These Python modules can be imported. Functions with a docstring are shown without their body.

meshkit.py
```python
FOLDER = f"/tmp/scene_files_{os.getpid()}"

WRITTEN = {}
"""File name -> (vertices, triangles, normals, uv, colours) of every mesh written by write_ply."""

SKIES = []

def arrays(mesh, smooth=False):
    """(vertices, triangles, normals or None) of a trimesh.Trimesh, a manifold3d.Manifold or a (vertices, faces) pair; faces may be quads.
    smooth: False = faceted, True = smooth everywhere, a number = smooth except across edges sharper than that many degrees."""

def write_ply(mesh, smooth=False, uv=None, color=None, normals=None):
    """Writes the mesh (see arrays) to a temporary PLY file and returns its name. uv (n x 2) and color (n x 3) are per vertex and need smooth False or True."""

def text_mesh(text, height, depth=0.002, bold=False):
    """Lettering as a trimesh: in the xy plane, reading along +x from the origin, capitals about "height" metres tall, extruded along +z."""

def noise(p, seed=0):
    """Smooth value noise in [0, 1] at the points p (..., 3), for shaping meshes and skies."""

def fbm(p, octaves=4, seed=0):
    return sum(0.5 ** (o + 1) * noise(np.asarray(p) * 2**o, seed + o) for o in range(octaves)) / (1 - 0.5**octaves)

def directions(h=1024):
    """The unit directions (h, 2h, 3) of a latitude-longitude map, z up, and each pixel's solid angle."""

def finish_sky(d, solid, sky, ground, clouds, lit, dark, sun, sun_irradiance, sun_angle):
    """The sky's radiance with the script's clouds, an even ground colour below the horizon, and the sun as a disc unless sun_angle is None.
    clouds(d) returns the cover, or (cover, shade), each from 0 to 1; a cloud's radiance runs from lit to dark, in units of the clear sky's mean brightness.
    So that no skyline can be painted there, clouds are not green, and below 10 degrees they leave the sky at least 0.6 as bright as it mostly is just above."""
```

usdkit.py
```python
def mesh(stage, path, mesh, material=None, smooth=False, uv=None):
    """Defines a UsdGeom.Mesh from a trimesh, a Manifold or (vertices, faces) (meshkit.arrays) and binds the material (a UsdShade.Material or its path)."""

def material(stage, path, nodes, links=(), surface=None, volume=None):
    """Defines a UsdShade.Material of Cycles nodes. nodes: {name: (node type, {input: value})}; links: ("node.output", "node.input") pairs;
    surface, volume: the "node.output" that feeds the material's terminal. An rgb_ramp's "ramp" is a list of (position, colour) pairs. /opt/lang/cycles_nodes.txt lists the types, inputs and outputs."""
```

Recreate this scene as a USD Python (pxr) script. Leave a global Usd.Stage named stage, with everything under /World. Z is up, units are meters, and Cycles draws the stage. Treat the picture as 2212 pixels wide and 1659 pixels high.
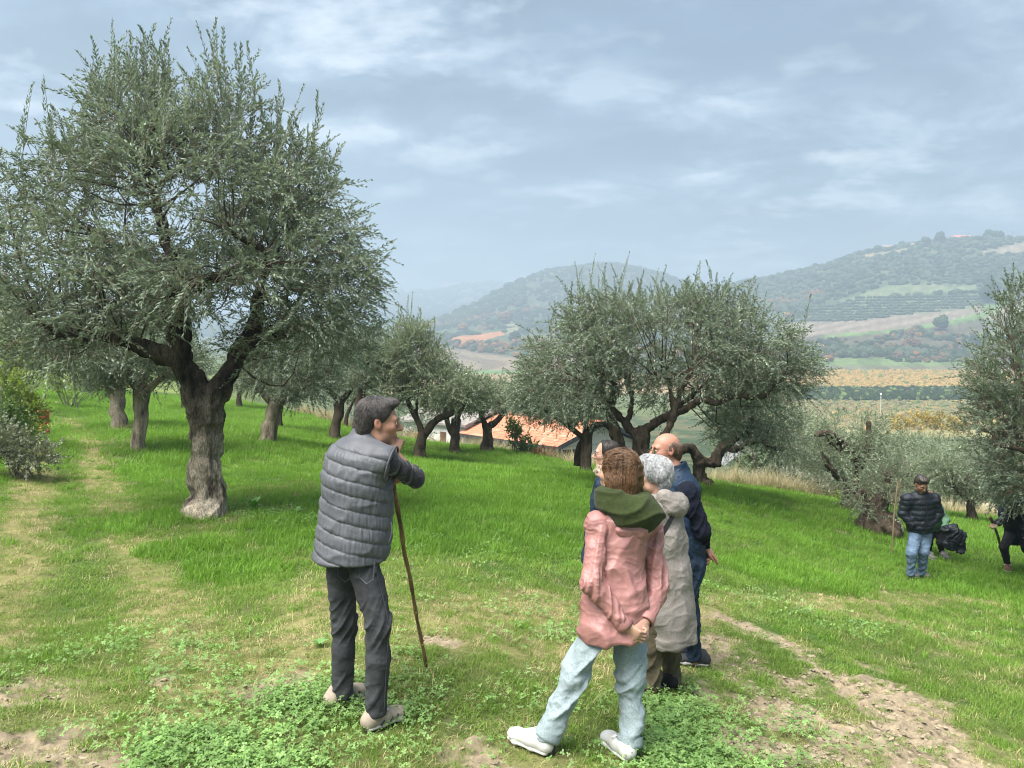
import math, random
import numpy as np, trimesh, usdkit, meshkit
from pxr import Usd, UsdGeom, UsdLux, UsdShade, Gf, Sdf, Vt
from scipy.interpolate import RBFInterpolator, PchipInterpolator
from scipy.ndimage import gaussian_filter, map_coordinates
from scipy.spatial import cKDTree

stage = Usd.Stage.CreateInMemory()
UsdGeom.SetStageUpAxis(stage, 'Z'); UsdGeom.SetStageMetersPerUnit(stage, 1.0)
UsdGeom.Xform.Define(stage, '/World'); UsdGeom.Scope.Define(stage, '/World/Looks')

# ------------------------------------------------------------------ camera
EYE = np.array([0., 0., 1.66]); PITCH = math.atan(0.0295); FPX = 1661.0; CX, CY = 1106.0, 829.5
cam = UsdGeom.Camera.Define(stage, '/World/camera')
cam.CreateHorizontalApertureAttr(36.0); cam.CreateFocalLengthAttr(36.0 * FPX / 2212)
cam.CreateClippingRangeAttr(Gf.Vec2f(0.05, 30000))
cam.AddTranslateOp().Set(Gf.Vec3d(*EYE)); cam.AddRotateXOp().Set(90 - math.degrees(PITCH))
cam.CreateExposureAttr(3.2)

# ------------------------------------------------------------------ sky and sun
SUN_AZ, SUN_EL = math.radians(-135), math.radians(60)          # from behind, to the left
sdir = np.array([math.sin(SUN_AZ) * math.cos(SUN_EL), math.cos(SUN_AZ) * math.cos(SUN_EL), math.sin(SUN_EL)])
sky = usdkit.material(stage, '/World/Looks/sky', {
    'st': ('sky_texture', dict(sky_type='single_scattering', sun_disc=False, sun_elevation=SUN_EL, sun_rotation=math.atan2(sdir[0], sdir[1]), altitude=200.0, aerosol_density=2.0)),
    'geo': ('geometry', {}), 'sep': ('separate_xyz', {}),
    'zc': ('math', dict(math_type='maximum', value2=0.0)),
    'za': ('math', dict(math_type='add', value2=0.20)),
    'dx': ('math', dict(math_type='divide')), 'dy': ('math', dict(math_type='divide')),
    'cmb': ('combine_xyz', dict(z=3.7)),
    'mp': ('mapping', dict(scale=(0.8, 1.0, 1.0), rotation=(0, 0, 0.5), location=(1.3, 0.4, 0.0))),
    'n1': ('noise_texture', dict(scale=3.3, detail=9.0, roughness=0.57, distortion=0.25)),
    'n2': ('noise_texture', dict(scale=0.9, detail=3.0, roughness=0.5)),
    'n3': ('noise_texture', dict(scale=4.2, detail=6.0, roughness=0.54)),
    'r1': ('rgb_ramp', dict(ramp=[(0.36, (0.012, 0.055, 0.145)), (0.44, (0.045, 0.105, 0.22)), (0.51, (0.14, 0.23, 0.375)), (0.57, (0.36, 0.46, 0.61)), (0.66, (0.90, 1.0, 1.1))])),
    'r2': ('rgb_ramp', dict(ramp=[(0.30, (0.0, 0.0, 0.0)), (0.52, (1, 1, 1))])),
    'r3': ('rgb_ramp', dict(ramp=[(0.57, (0, 0, 0)), (0.72, (.8, .8, .8))])),
    'f3': ('math', dict(math_type='multiply')),
    'blend': ('mix_color', dict(a=(0.10, 0.19, 0.36), use_clamp=False)),
    'white': ('mix_color', dict(b=(1.15, 1.22, 1.3), use_clamp=False)),
    'low': ('map_range', dict(range_type='smoothstep', from_min=0.02, from_max=0.20, to_min=1.0, to_max=0.0, clamp=True)),
    'lowm': ('math', dict(math_type='multiply', value2=0.42)),
    'hz': ('mix_color', dict(b=(0.33, 0.45, 0.62), use_clamp=False)),
    'el': ('math', dict(math_type='multiply_add', value2=0.55, value3=0.70)),
    'lum': ('vector_math', dict(math_type='scale')),
    'norm': ('vector_math', dict(math_type='scale', scale=1.0)),
    'mix': ('mix_color', dict(fac=0.975, use_clamp=False)),
    'bg': ('background_shader', dict(strength=0.10))},
    [('geo.position', 'sep.vector'), ('sep.z', 'zc.value1'), ('zc.value', 'za.value1'),
     ('sep.x', 'dx.value1'), ('za.value', 'dx.value2'), ('sep.y', 'dy.value1'), ('za.value', 'dy.value2'),
     ('dx.value', 'cmb.x'), ('dy.value', 'cmb.y'), ('cmb.vector', 'mp.vector'),
     ('mp.vector', 'n1.vector'), ('mp.vector', 'n2.vector'), ('mp.vector', 'n3.vector'),
     ('n1.fac', 'r1.fac'), ('n2.fac', 'r2.fac'), ('n3.fac', 'r3.fac'),
     ('r2.color', 'blend.fac'), ('r1.color', 'blend.b'),
     ('r2.color', 'f3.value1'), ('r3.color', 'f3.value2'), ('f3.value', 'white.fac'), ('blend.result', 'white.a'),
     ('sep.z', 'low.value'), ('low.result', 'lowm.value1'), ('lowm.value', 'hz.fac'), ('white.result', 'hz.a'),
     ('zc.value', 'el.value1'), ('hz.result', 'lum.vector1'), ('el.value', 'lum.scale'), ('lum.vector', 'norm.vector1'),
     ('st.color', 'mix.a'), ('norm.vector', 'mix.b'), ('mix.result', 'bg.color')], surface='bg.background')
dome = UsdLux.DomeLight.Define(stage, '/World/sky')
UsdShade.MaterialBindingAPI.Apply(dome.GetPrim()).Bind(sky)
dome.GetPrim().SetCustomDataByKey('kind', 'structure')
sun = UsdLux.DistantLight.Define(stage, '/World/sun')
sun.CreateNormalizeAttr(True); sun.CreateIntensityAttr(0.4); sun.CreateAngleAttr(50.0); sun.CreateColorAttr(Gf.Vec3f(1.0, 0.96, 0.9))
sun.AddRotateXYZOp().Set(Gf.Vec3f(90 - math.degrees(SUN_EL), 0, 180 - math.degrees(SUN_AZ)))

# ------------------------------------------------------------------ helpers
RIGHT = np.array([1., 0, 0]); FWD = np.array([0, math.cos(PITCH), -math.sin(PITCH)]); UP = np.array([0, math.sin(PITCH), math.cos(PITCH)])
def unp(x, y, d):
    """The point seen at pixel (x, y) of a 2212 x 1659 frame, d metres in front of the lens."""
    return EYE + d * (FWD + RIGHT * ((x - CX) / FPX) + UP * ((CY - y) / FPX))
def unit(v):
    v = np.asarray(v, float); return v / max(np.linalg.norm(v), 1e-12)
def sstep(x, a, b):
    t = np.clip((np.asarray(x, float) - a) / (b - a), 0, 1); return t * t * (3 - 2 * t)
def fb(p, s=1.0, o=4, seed=0):
    p = np.asarray(p, float)
    if p.shape[-1] == 2: p = np.concatenate([p, np.zeros(p.shape[:-1] + (1,))], -1)
    return meshkit.fbm(p * s + 1000.0, o, seed)

NAMES = {}
def numbered(parent, name):
    k = (parent, name); n = NAMES.get(k, 0); NAMES[k] = n + 1
    return name if n == 0 else f'{name}_{n:03d}'
def tag(prim, label=None, cat=None, group=None, kind=None):
    for k, v in (('label', label), ('category', cat), ('group', group), ('kind', kind)):
        if v: prim.SetCustomDataByKey(k, v)
class Thing:
    """An Xform at the thing's base; meshes come in world coordinates and are stored relative to it."""
    def __init__(self, name, label, cat, base, group=None):
        self.base = np.asarray(base, float)
        self.path = '/World/' + numbered('/World', name)
        self.x = UsdGeom.Xform.Define(stage, self.path); self.x.AddTranslateOp().Set(Gf.Vec3d(*map(float, self.base)))
        tag(self.x.GetPrim(), label, cat, group)
    def add(self, name, mesh, mat, parent=None, smooth=False, label=None, kind=None, prim=None):
        v, f, n = meshkit.arrays(mesh, smooth)
        p = (parent or self.path) + '/' + numbered(parent or self.path, name)
        m = put(p, v - self.base, f, n, mat, prim); tag(m.GetPrim(), label, kind=kind)
        return p
def put(path, v, f, n, mat, prim=None):
    m = UsdGeom.Mesh.Define(stage, path)
    m.CreatePointsAttr(Vt.Vec3fArray.FromNumpy(np.ascontiguousarray(v, np.float32)))
    m.CreateFaceVertexCountsAttr(Vt.IntArray.FromNumpy(np.full(len(f), f.shape[1], np.int32)))
    m.CreateFaceVertexIndicesAttr(Vt.IntArray.FromNumpy(np.ascontiguousarray(f, np.int32).ravel()))
    m.CreateSubdivisionSchemeAttr('none')
    if n is not None:
        m.CreateNormalsAttr(Vt.Vec3fArray.FromNumpy(np.ascontiguousarray(n, np.float32))); m.SetNormalsInterpolation('vertex')
    for k, a in (prim or {}).items():
        a = np.ascontiguousarray(a, np.float32)
        if a.ndim == 2: UsdGeom.PrimvarsAPI(m).CreatePrimvar(k, Sdf.ValueTypeNames.Color3fArray, 'vertex').Set(Vt.Vec3fArray.FromNumpy(a))
        else: UsdGeom.PrimvarsAPI(m).CreatePrimvar(k, Sdf.ValueTypeNames.FloatArray, 'vertex').Set(Vt.FloatArray.FromNumpy(a))
    if mat is not None: UsdShade.MaterialBindingAPI.Apply(m.GetPrim()).Bind(mat)
    return m
def single(name, mesh, mat, label=None, cat=None, group=None, kind=None, smooth=False, prim=None, base=None):
    v, f, n = meshkit.arrays(mesh, smooth); b = np.zeros(3) if base is None else np.asarray(base, float)
    m = put('/World/' + numbered('/World', name), v - b, f, n, mat, prim); tag(m.GetPrim(), label, cat, group, kind)
    if base is not None: m.AddTranslateOp().Set(Gf.Vec3d(*map(float, b)))
    return m
def cat(ms):
    vs, fs, o = [], [], 0
    for m in ms:
        v, f = (m.vertices, m.faces) if hasattr(m, 'vertices') else m
        vs.append(np.asarray(v)); fs.append(np.asarray(f) + o); o += len(v)
    return np.vstack(vs), np.vstack(fs)
def box(c, size, ax=None):
    b = trimesh.creation.box(size); v = np.array(b.vertices)
    if ax is not None: v = v @ np.asarray(ax)
    return v + np.asarray(c), np.array(b.faces)
def tube(pts, rad, sides=8, rough=0.0, seed=0, cap=True, lobes=0.0):
    p = np.asarray(pts, float); n = len(p); r = np.broadcast_to(np.asarray(rad, float), (n,))
    t = np.gradient(p, axis=0); t /= np.linalg.norm(t, axis=1, keepdims=True) + 1e-9
    a = np.cross(t[0], [0.31, 0.9, 0.2] if abs(t[0][1]) < 0.8 else [1, 0.1, 0.2]); fr = []
    for i in range(n):
        a = a - t[i] * (a @ t[i]); a /= np.linalg.norm(a) + 1e-9; fr.append(a)
    fr = np.array(fr); b = np.cross(t, fr); g = np.arange(sides) * 2 * np.pi / sides
    ring = np.cos(g)[None, :, None] * fr[:, None] + np.sin(g)[None, :, None] * b[:, None]
    k = np.ones((n, sides))
    if rough > 0:
        q = p[:, None] * 1.0 + ring * r[:, None, None]
        k = 1 + rough * (fb(q / max(r.mean(), .01) * np.array([1, 1, .35]), .9, 3, seed) - .5) * 2
    if lobes > 0: k = k * (1 + lobes * np.cos(g * 5 + seed)[None] * np.cos(g * 2 + 1.3 * seed)[None])
    v = (p[:, None] + ring * (r[:, None] * k)[..., None]).reshape(-1, 3)
    i, j = np.meshgrid(np.arange(n - 1), np.arange(sides), indexing='ij'); j2 = (j + 1) % sides
    f = np.stack([i * sides + j, i * sides + j2, (i + 1) * sides + j2, (i + 1) * sides + j], -1).reshape(-1, 4)
    f = np.vstack([f[:, [0, 1, 2]], f[:, [0, 2, 3]]])
    if cap:
        v = np.vstack([v, p[:1], p[-1:]]); m = n * sides; jj = np.arange(sides); j3 = (jj + 1) % sides
        f = np.vstack([f, np.stack([np.full(sides, m), j3, jj], 1), np.stack([np.full(sides, m + 1), (n - 1) * sides + jj, (n - 1) * sides + j3], 1)])
    return v, f
def spline(pts, n):
    p = np.asarray(pts, float)
    s = np.r_[0, np.cumsum(np.linalg.norm(np.diff(p[:, :3], axis=0), axis=1))]; s /= s[-1]
    return PchipInterpolator(s, p, axis=0)(np.linspace(0, 1, n))
def instancer(path, protos, pos, quat, scale, idx, label=None, kind='stuff', cat_=None):
    """A PointInstancer; protos: (name, vertices, faces, material, primvars)."""
    pi = UsdGeom.PointInstancer.Define(stage, path); rel = pi.CreatePrototypesRel()
    UsdGeom.Scope.Define(stage, path + '/kinds')
    for nm, v, f, mat, pv in protos:
        p = path + '/kinds/' + numbered(path + '/kinds', nm); put(p, v, f, None, mat, pv); rel.AddTarget(p)
    pi.CreatePositionsAttr(Vt.Vec3fArray.FromNumpy(np.ascontiguousarray(pos, np.float32)))
    q = np.ascontiguousarray(quat, np.float16)                                           # w x y z
    pi.CreateOrientationsAttr(Vt.QuathArray([Gf.Quath(float(a), float(b), float(c), float(d)) for a, b, c, d in q]))
    pi.CreateScalesAttr(Vt.Vec3fArray.FromNumpy(np.ascontiguousarray(scale, np.float32)))
    pi.CreateProtoIndicesAttr(Vt.IntArray.FromNumpy(np.ascontiguousarray(idx, np.int32)))
    tag(pi.GetPrim(), label, cat_, kind=kind); return pi
def yawtilt(n, rng, tilt=0.15, nrm=None):
    yaw = rng.uniform(0, 2 * np.pi, n); tx, ty = rng.normal(0, tilt, n), rng.normal(0, tilt, n)
    if nrm is not None: tx, ty = tx - nrm[:, 1], ty + nrm[:, 0]
    qz = np.stack([np.cos(yaw / 2), 0 * yaw, 0 * yaw, np.sin(yaw / 2)], 1)
    qt = np.stack([np.ones(n), tx / 2, ty / 2, 0 * yaw], 1); qt /= np.linalg.norm(qt, axis=1, keepdims=True)
    w1, x1, y1, z1 = qt.T; w2, x2, y2, z2 = qz.T
    return np.stack([w1 * w2 - x1 * x2 - y1 * y2 - z1 * z2, w1 * x2 + x1 * w2 + y1 * z2 - z1 * y2, w1 * y2 - x1 * z2 + y1 * w2 + z1 * x2, w1 * z2 + x1 * y2 - y1 * x2 + z1 * w2], 1)

MATS = {}
def mat(name, col, rough=0.85, var=0.25, scale=6.0, bump=0.0, bscale=60.0, bdist=0.004, spec=0.3, sheen=0.0, stretch=(1, 1, 1), col2=None, attr=None, metal=0.0, fine=0.0):
    """A principled surface whose colour wanders between two tones by world-space noise, with optional bump and a tint primvar."""
    if name in MATS: return MATS[name]
    c = np.asarray(col, float); d = np.asarray(col2, float) if col2 is not None else c
    lo, hi = np.clip(c * (1 - var), 0, 1), np.clip(d * (1 + var), 0, 1)
    N = {'g': ('geometry', {}), 'mp': ('mapping', dict(scale=stretch)), 'n': ('noise_texture', dict(scale=scale, detail=5.0, roughness=0.6)),
         'r': ('rgb_ramp', dict(ramp=[(0.3, lo), (0.7, hi)])), 'p': ('principled_bsdf', dict(roughness=rough, specular_ior_level=spec, sheen_weight=sheen, metallic=metal))}
    L = [('g.position', 'mp.vector'), ('mp.vector', 'n.vector'), ('n.fac', 'r.fac')]; out = 'r.color'
    if fine:
        N['n2'] = ('noise_texture', dict(scale=scale * 14, detail=2.0)); N['r2'] = ('rgb_ramp', dict(ramp=[(0.3, (1 - fine,) * 3), (0.7, (1 + fine * .6,) * 3)])); N['mf'] = ('mix_color', dict(blend_type='multiply', fac=1.0, use_clamp=False))
        L += [('mp.vector', 'n2.vector'), ('n2.fac', 'r2.fac'), (out, 'mf.a'), ('r2.color', 'mf.b')]; out = 'mf.result'
    if attr:
        N['at'] = ('attribute', dict(attribute=attr)); N['ma'] = ('mix_color', dict(blend_type='multiply', fac=1.0, use_clamp=False))
        L += [(out, 'ma.a'), ('at.color', 'ma.b')]; out = 'ma.result'
    L.append((out, 'p.base_color'))
    if bump:
        N['nb'] = ('noise_texture', dict(scale=bscale, detail=4.0, roughness=0.6)); N['b'] = ('bump', dict(strength=bump, distance=bdist))
        L += [('mp.vector', 'nb.vector'), ('nb.fac', 'b.height'), ('b.normal', 'p.normal')]
    MATS[name] = usdkit.material(stage, '/World/Looks/' + name, N, L, surface='p.BSDF'); return MATS[name]
def leafmat(name, top, under=None, trans=0.3, rough=0.55, var=0.3, scale=3.0, spec=0.3, attr='tint', tcol=None):
    """Two-sided leaf: upper colour, paler underside, some light passing through; a per-leaf tint primvar brightens or darkens single leaves."""
    if name in MATS: return MATS[name]
    top = np.asarray(top, float); under = top if under is None else np.asarray(under, float); tcol = top * np.array([1.5, 1.6, .8]) if tcol is None else tcol
    N = {'g': ('geometry', {}), 'n': ('noise_texture', dict(scale=scale, detail=3.0)), 'r': ('rgb_ramp', dict(ramp=[(0.3, (1 - var,) * 3), (0.7, (1 + var,) * 3)])),
         'side': ('mix_color', dict(a=tuple(top), b=tuple(under))), 'm1': ('mix_color', dict(blend_type='multiply', fac=1.0, use_clamp=False)),
         'at': ('attribute', dict(attribute=attr)), 'm2': ('mix_color', dict(blend_type='multiply', fac=1.0, use_clamp=False)),
         'p': ('principled_bsdf', dict(roughness=rough, specular_ior_level=spec)), 't': ('translucent_bsdf', dict(color=tuple(np.clip(tcol, 0, 1)))), 'mx': ('mix_closure', dict(fac=trans))}
    L = [('g.position', 'n.vector'), ('n.fac', 'r.fac'), ('g.backfacing', 'side.fac'), ('side.result', 'm1.a'), ('r.color', 'm1.b'), ('m1.result', 'm2.a'), ('at.color', 'm2.b'),
         ('m2.result', 'p.base_color'), ('p.BSDF', 'mx.closure1'), ('t.BSDF', 'mx.closure2')]
    MATS[name] = usdkit.material(stage, '/World/Looks/' + name, N, L, surface='mx.closure'); return MATS[name]

# ------------------------------------------------------------------ the lie of the land
P0 = math.atan(0.0295)
def slope_of(y): return np.tan(P0 + np.arctan((np.asarray(y, float) - CY) / FPX))       # drop per metre of distance at picture row y
near_pts = np.array([  # picture column, row, metres away of spots where the ground is seen
    (783, 1585, 4.0), (703, 1538, 4.24), (1190, 1637, 3.95), (1367, 1655, 4.03), (1410, 1500, 5.2), (1465, 1493, 5.2), (1532, 1442, 5.9), (921, 1440, 4.75),
    (1963, 1250, 12.5), (2180, 1233, 13.2), (440, 1110, 9.6), (298, 975, 16.0), (258, 922, 20.0), (578, 955, 19.0), (725, 950, 24.0), (915, 995, 21.5),
    (985, 980, 24.5), (1055, 978, 26.0), (1275, 1027, 19.5), (1385, 1062, 15.0), (1515, 1045, 17.5), (1840, 1102, 19.0), (1905, 1152, 16.0), (2105, 1127, 22.0),
    (0, 1659, 3.25), (2212, 1659, 4.6), (1106, 1659, 3.9), (0, 1300, 6.3), (2212, 1400, 8.3), (100, 950, 19.0), (210, 830, 45.0), (396, 882, 32.0), (516, 875, 36.0), (650, 888, 38.0), (60, 1090, 11.0)])
npx = np.array([[unp(*p)[0], unp(*p)[1], unp(*p)[2]] for p in near_pts])
npx = np.vstack([npx, [[0, 0, 0.0], [-3, -1, .42], [4, -1, -.42], [-8, 6, .55], [0, -6, .3], [14, 9, -2.3], [-14, 12, 1.2]]])
near_fit = RBFInterpolator(npx[:, :2], npx[:, 2], kernel='thin_plate_spline', smoothing=0.12)
COLS = {  # picture column -> (distance, row) profile of the land beyond the terrace, out to the hills
    -700: [(20, 940), (34, 860), (60, 760), (120, 660), (250, 560), (400, 520), (600, 560), (3000, 700), (6000, 740)],
    0: [(20, 940), (34, 850), (50, 810), (80, 745), (140, 690), (250, 630), (400, 602), (600, 640), (3000, 700), (6000, 740)],
    120: [(20, 935), (34, 852), (50, 815), (80, 775), (140, 745), (250, 715), (400, 700), (600, 710), (3000, 700), (6000, 740)],
    260: [(20, 922), (34, 862), (50, 835), (80, 812), (140, 790), (250, 765), (400, 750), (600, 750), (3000, 695), (6000, 740)],
    500: [(20, 960), (34, 880), (50, 862), (80, 850), (140, 835), (300, 810), (600, 780), (1300, 735), (2400, 690), (3000, 680), (6000, 740)],
    690: [(20, 990), (34, 905), (44, 1000), (60, 990), (100, 930), (180, 885), (330, 850), (560, 815), (950, 760), (1500, 720), (2500, 670), (3100, 642), (3500, 660), (6000, 740)],
    830: [(20, 1005), (30, 990), (36, 1060), (56, 1040), (100, 975), (180, 920), (330, 865), (560, 818), (950, 756), (1500, 722), (2500, 672), (3150, 631), (3500, 650), (6000, 740)],
    940: [(20, 1005), (30, 1005), (36, 1062), (56, 1045), (100, 980), (180, 925), (330, 868), (560, 816), (950, 745), (1300, 712), (1500, 697), (1600, 700), (2500, 680), (3200, 627), (3500, 645), (6000, 740)],
    1010: [(20, 1010), (30, 1010), (36, 1065), (56, 1048), (100, 985), (180, 928), (330, 870), (560, 815), (760, 780), (950, 742), (1250, 708), (1480, 680), (1560, 668), (1750, 690), (2500, 680), (3200, 612), (3500, 630), (6000, 740)],
    1060: [(20, 1015), (30, 1015), (36, 1068), (56, 1048), (100, 985), (180, 928), (330, 870), (560, 813), (760, 778), (950, 740), (1250, 705), (1500, 660), (1600, 641), (1800, 670), (2600, 670), (3200, 607), (3500, 625), (6000, 740)],
    1105: [(20, 1020), (30, 1020), (36, 1070), (56, 1050), (100, 988), (180, 929), (330, 870), (560, 811), (760, 776), (950, 738), (1250, 702), (1500, 645), (1650, 617), (1850, 650), (2600, 670), (3200, 612), (3500, 640), (6000, 740)],
    1190: [(20, 1025), (30, 1035), (36, 1072), (56, 1052), (100, 990), (180, 930), (330, 870), (560, 809), (750, 772), (950, 736), (1250, 695), (1550, 620), (1700, 582), (1900, 620), (3000, 690), (6000, 740)],
    1310: [(20, 1035), (30, 1050), (40, 1075), (60, 1050), (100, 995), (180, 932), (330, 870), (560, 807), (750, 768), (950, 735), (1250, 690), (1560, 612), (1750, 570), (1950, 610), (3000, 690), (6000, 740)],
    1430: [(20, 1045), (30, 1065), (40, 1085), (60, 1055), (100, 998), (180, 934), (330, 870), (560, 806), (750, 766), (950, 730), (1250, 685), (1560, 625), (1720, 592), (1900, 625), (3000, 690), (6000, 740)],
    1520: [(20, 1055), (30, 1075), (40, 1090), (60, 1058), (100, 1000), (180, 935), (330, 870), (560, 806), (750, 764), (950, 718), (1250, 665), (1480, 628), (1620, 617), (1800, 640), (3000, 690), (6000, 740)],
    1620: [(20, 1068), (30, 1088), (40, 1098), (60, 1060), (100, 1002), (180, 936), (330, 870), (560, 805), (720, 764), (900, 715), (1150, 655), (1350, 614), (1450, 607), (1700, 640), (3000, 690), (6000, 740)],
    1750: [(20, 1090), (30, 1105), (40, 1108), (60, 1064), (100, 1004), (180, 936), (330, 871), (560, 805), (700, 764), (850, 715), (1050, 652), (1250, 592), (1340, 580), (1600, 620), (3000, 690), (6000, 740)],
    1880: [(20, 1105), (30, 1122), (40, 1118), (60, 1070), (100, 1006), (180, 937), (330, 872), (560, 805), (690, 766), (800, 722), (950, 655), (1150, 570), (1250, 543), (1500, 590), (3000, 690), (6000, 740)],
    1990: [(20, 1120), (30, 1135), (40, 1126), (60, 1076), (100, 1008), (180, 938), (330, 872), (560, 805), (690, 768), (790, 722), (900, 670), (1080, 575), (1200, 526), (1450, 580), (3000, 690), (6000, 740)],
    2110: [(20, 1136), (30, 1146), (40, 1134), (60, 1082), (100, 1010), (180, 938), (330, 872), (560, 805), (690, 768), (780, 722), (880, 670), (1050, 570), (1170, 516), (1400, 570), (3000, 690), (6000, 740)],
    2300: [(20, 1160), (30, 1166), (40, 1150), (60, 1094), (100, 1014), (180, 938), (330, 872), (560, 805), (690, 768), (780, 720), (880, 668), (1050, 568), (1170, 517), (1400, 570), (3000, 690), (6000, 740)],
    3200: [(20, 1260), (30, 1240), (40, 1200), (60, 1120), (100, 1030), (180, 940), (330, 875), (560, 805), (690, 765), (780, 715), (880, 665), (1050, 575), (1170, 530), (1400, 580), (3000, 690), (6000, 740)]}
GU = np.arange(-700, 3201, 10.0); GR = np.geomspace(20, 6000, 420)
ck = sorted(COLS); prof = np.array([PchipInterpolator(np.log([a for a, _ in COLS[k]]), [b for _, b in COLS[k]])(np.log(GR)) for k in ck])
FAR = PchipInterpolator(ck, prof, axis=0)(GU); FAR = gaussian_filter(FAR, (1.2, 0.8))
EDGE = PchipInterpolator([-700, 300, 560, 690, 830, 940, 1055, 1250, 1400, 1520, 1700, 1840, 1990, 2105, 3200], [24, 44, 40, 33, 29, 28, 28.5, 25, 23, 22, 22, 22.5, 24, 25, 28])
def H(X, Y):
    """Ground height at world (X, Y)."""
    X, Y = np.broadcast_arrays(np.asarray(X, float), np.asarray(Y, float)); sh = X.shape; X, Y = X.ravel(), Y.ravel()
    R = np.hypot(X, Y); phi = np.clip(np.arctan2(X, Y), -0.83, 0.90)
    u = np.clip(CX + FPX * np.tan(phi), -700, 3200); d = np.maximum(R * np.cos(phi), 0.1)
    fy = map_coordinates(FAR, [np.interp(u, GU, np.arange(len(GU))), np.interp(np.log(np.clip(d, 20, 6000)), np.log(GR), np.arange(len(GR)))], order=1)
    zf = EYE[2] - slope_of(fy) * d
    k = np.minimum(1, 34 / np.maximum(R, 1e-6)); k2 = np.where(Y < 0, np.minimum(1, 7 / np.maximum(R, 1e-6)), 1.0)
    kk = np.minimum(k, k2); zn = np.empty_like(X)
    for s in range(0, len(X), 60000):
        q = np.stack([X[s:s + 60000] * kk[s:s + 60000], Y[s:s + 60000] * kk[s:s + 60000]], 1); zn[s:s + 60000] = near_fit(q)
    w = sstep(d, EDGE(u) - 1.5, EDGE(u) + 5.0)
    z = zn * (1 - w) + zf * w
    n = (fb(np.stack([X, Y], -1), .55, 3, 5) - .5) * .10 + (fb(np.stack([X, Y], -1), 2.3, 3, 6) - .5) * .035
    return (z + n * sstep(R, 4, 9) * (1 + sstep(R, 60, 300) * 12)).reshape(sh)
def hit(x, y, d0=2.6, d1=4000):
    """The point where the view through picture pixel (x, y) meets the ground."""
    x, y = np.atleast_1d(x).astype(float), np.atleast_1d(y).astype(float)
    ds = np.geomspace(d0, d1, 420); P = np.array([unp_many(x, y, d) for d in ds])
    g = P[..., 2] - H(P[..., 0], P[..., 1]); below = g < 0; i = np.where(below.any(0), below.argmax(0), len(ds) - 1); i = np.maximum(i, 1)
    j = np.arange(len(x)); a, b = g[i - 1, j], g[i, j]; t = np.clip(a / np.where(a - b == 0, 1, a - b), 0, 1)
    d = ds[i - 1] + (ds[i] - ds[i - 1]) * t; p = unp_many(x, y, d); p[:, 2] = H(p[:, 0], p[:, 1]); return p
def unp_many(x, y, d):
    d = np.broadcast_to(d, x.shape); return EYE + d[:, None] * (FWD + RIGHT * ((x - CX) / FPX)[:, None] + UP * ((CY - y) / FPX)[:, None])
def stand(x, d):
    """Where the ground lies under picture column x, d metres away."""
    X, Y = (x - CX) / FPX * d, d; return np.array([X, Y, float(H(X, Y))])
def row_of(p): 
    q = np.asarray(p, float) - EYE; return CX + FPX * q[..., 0] / (q @ FWD), CY - FPX * (q @ UP) / (q @ FWD)

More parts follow.
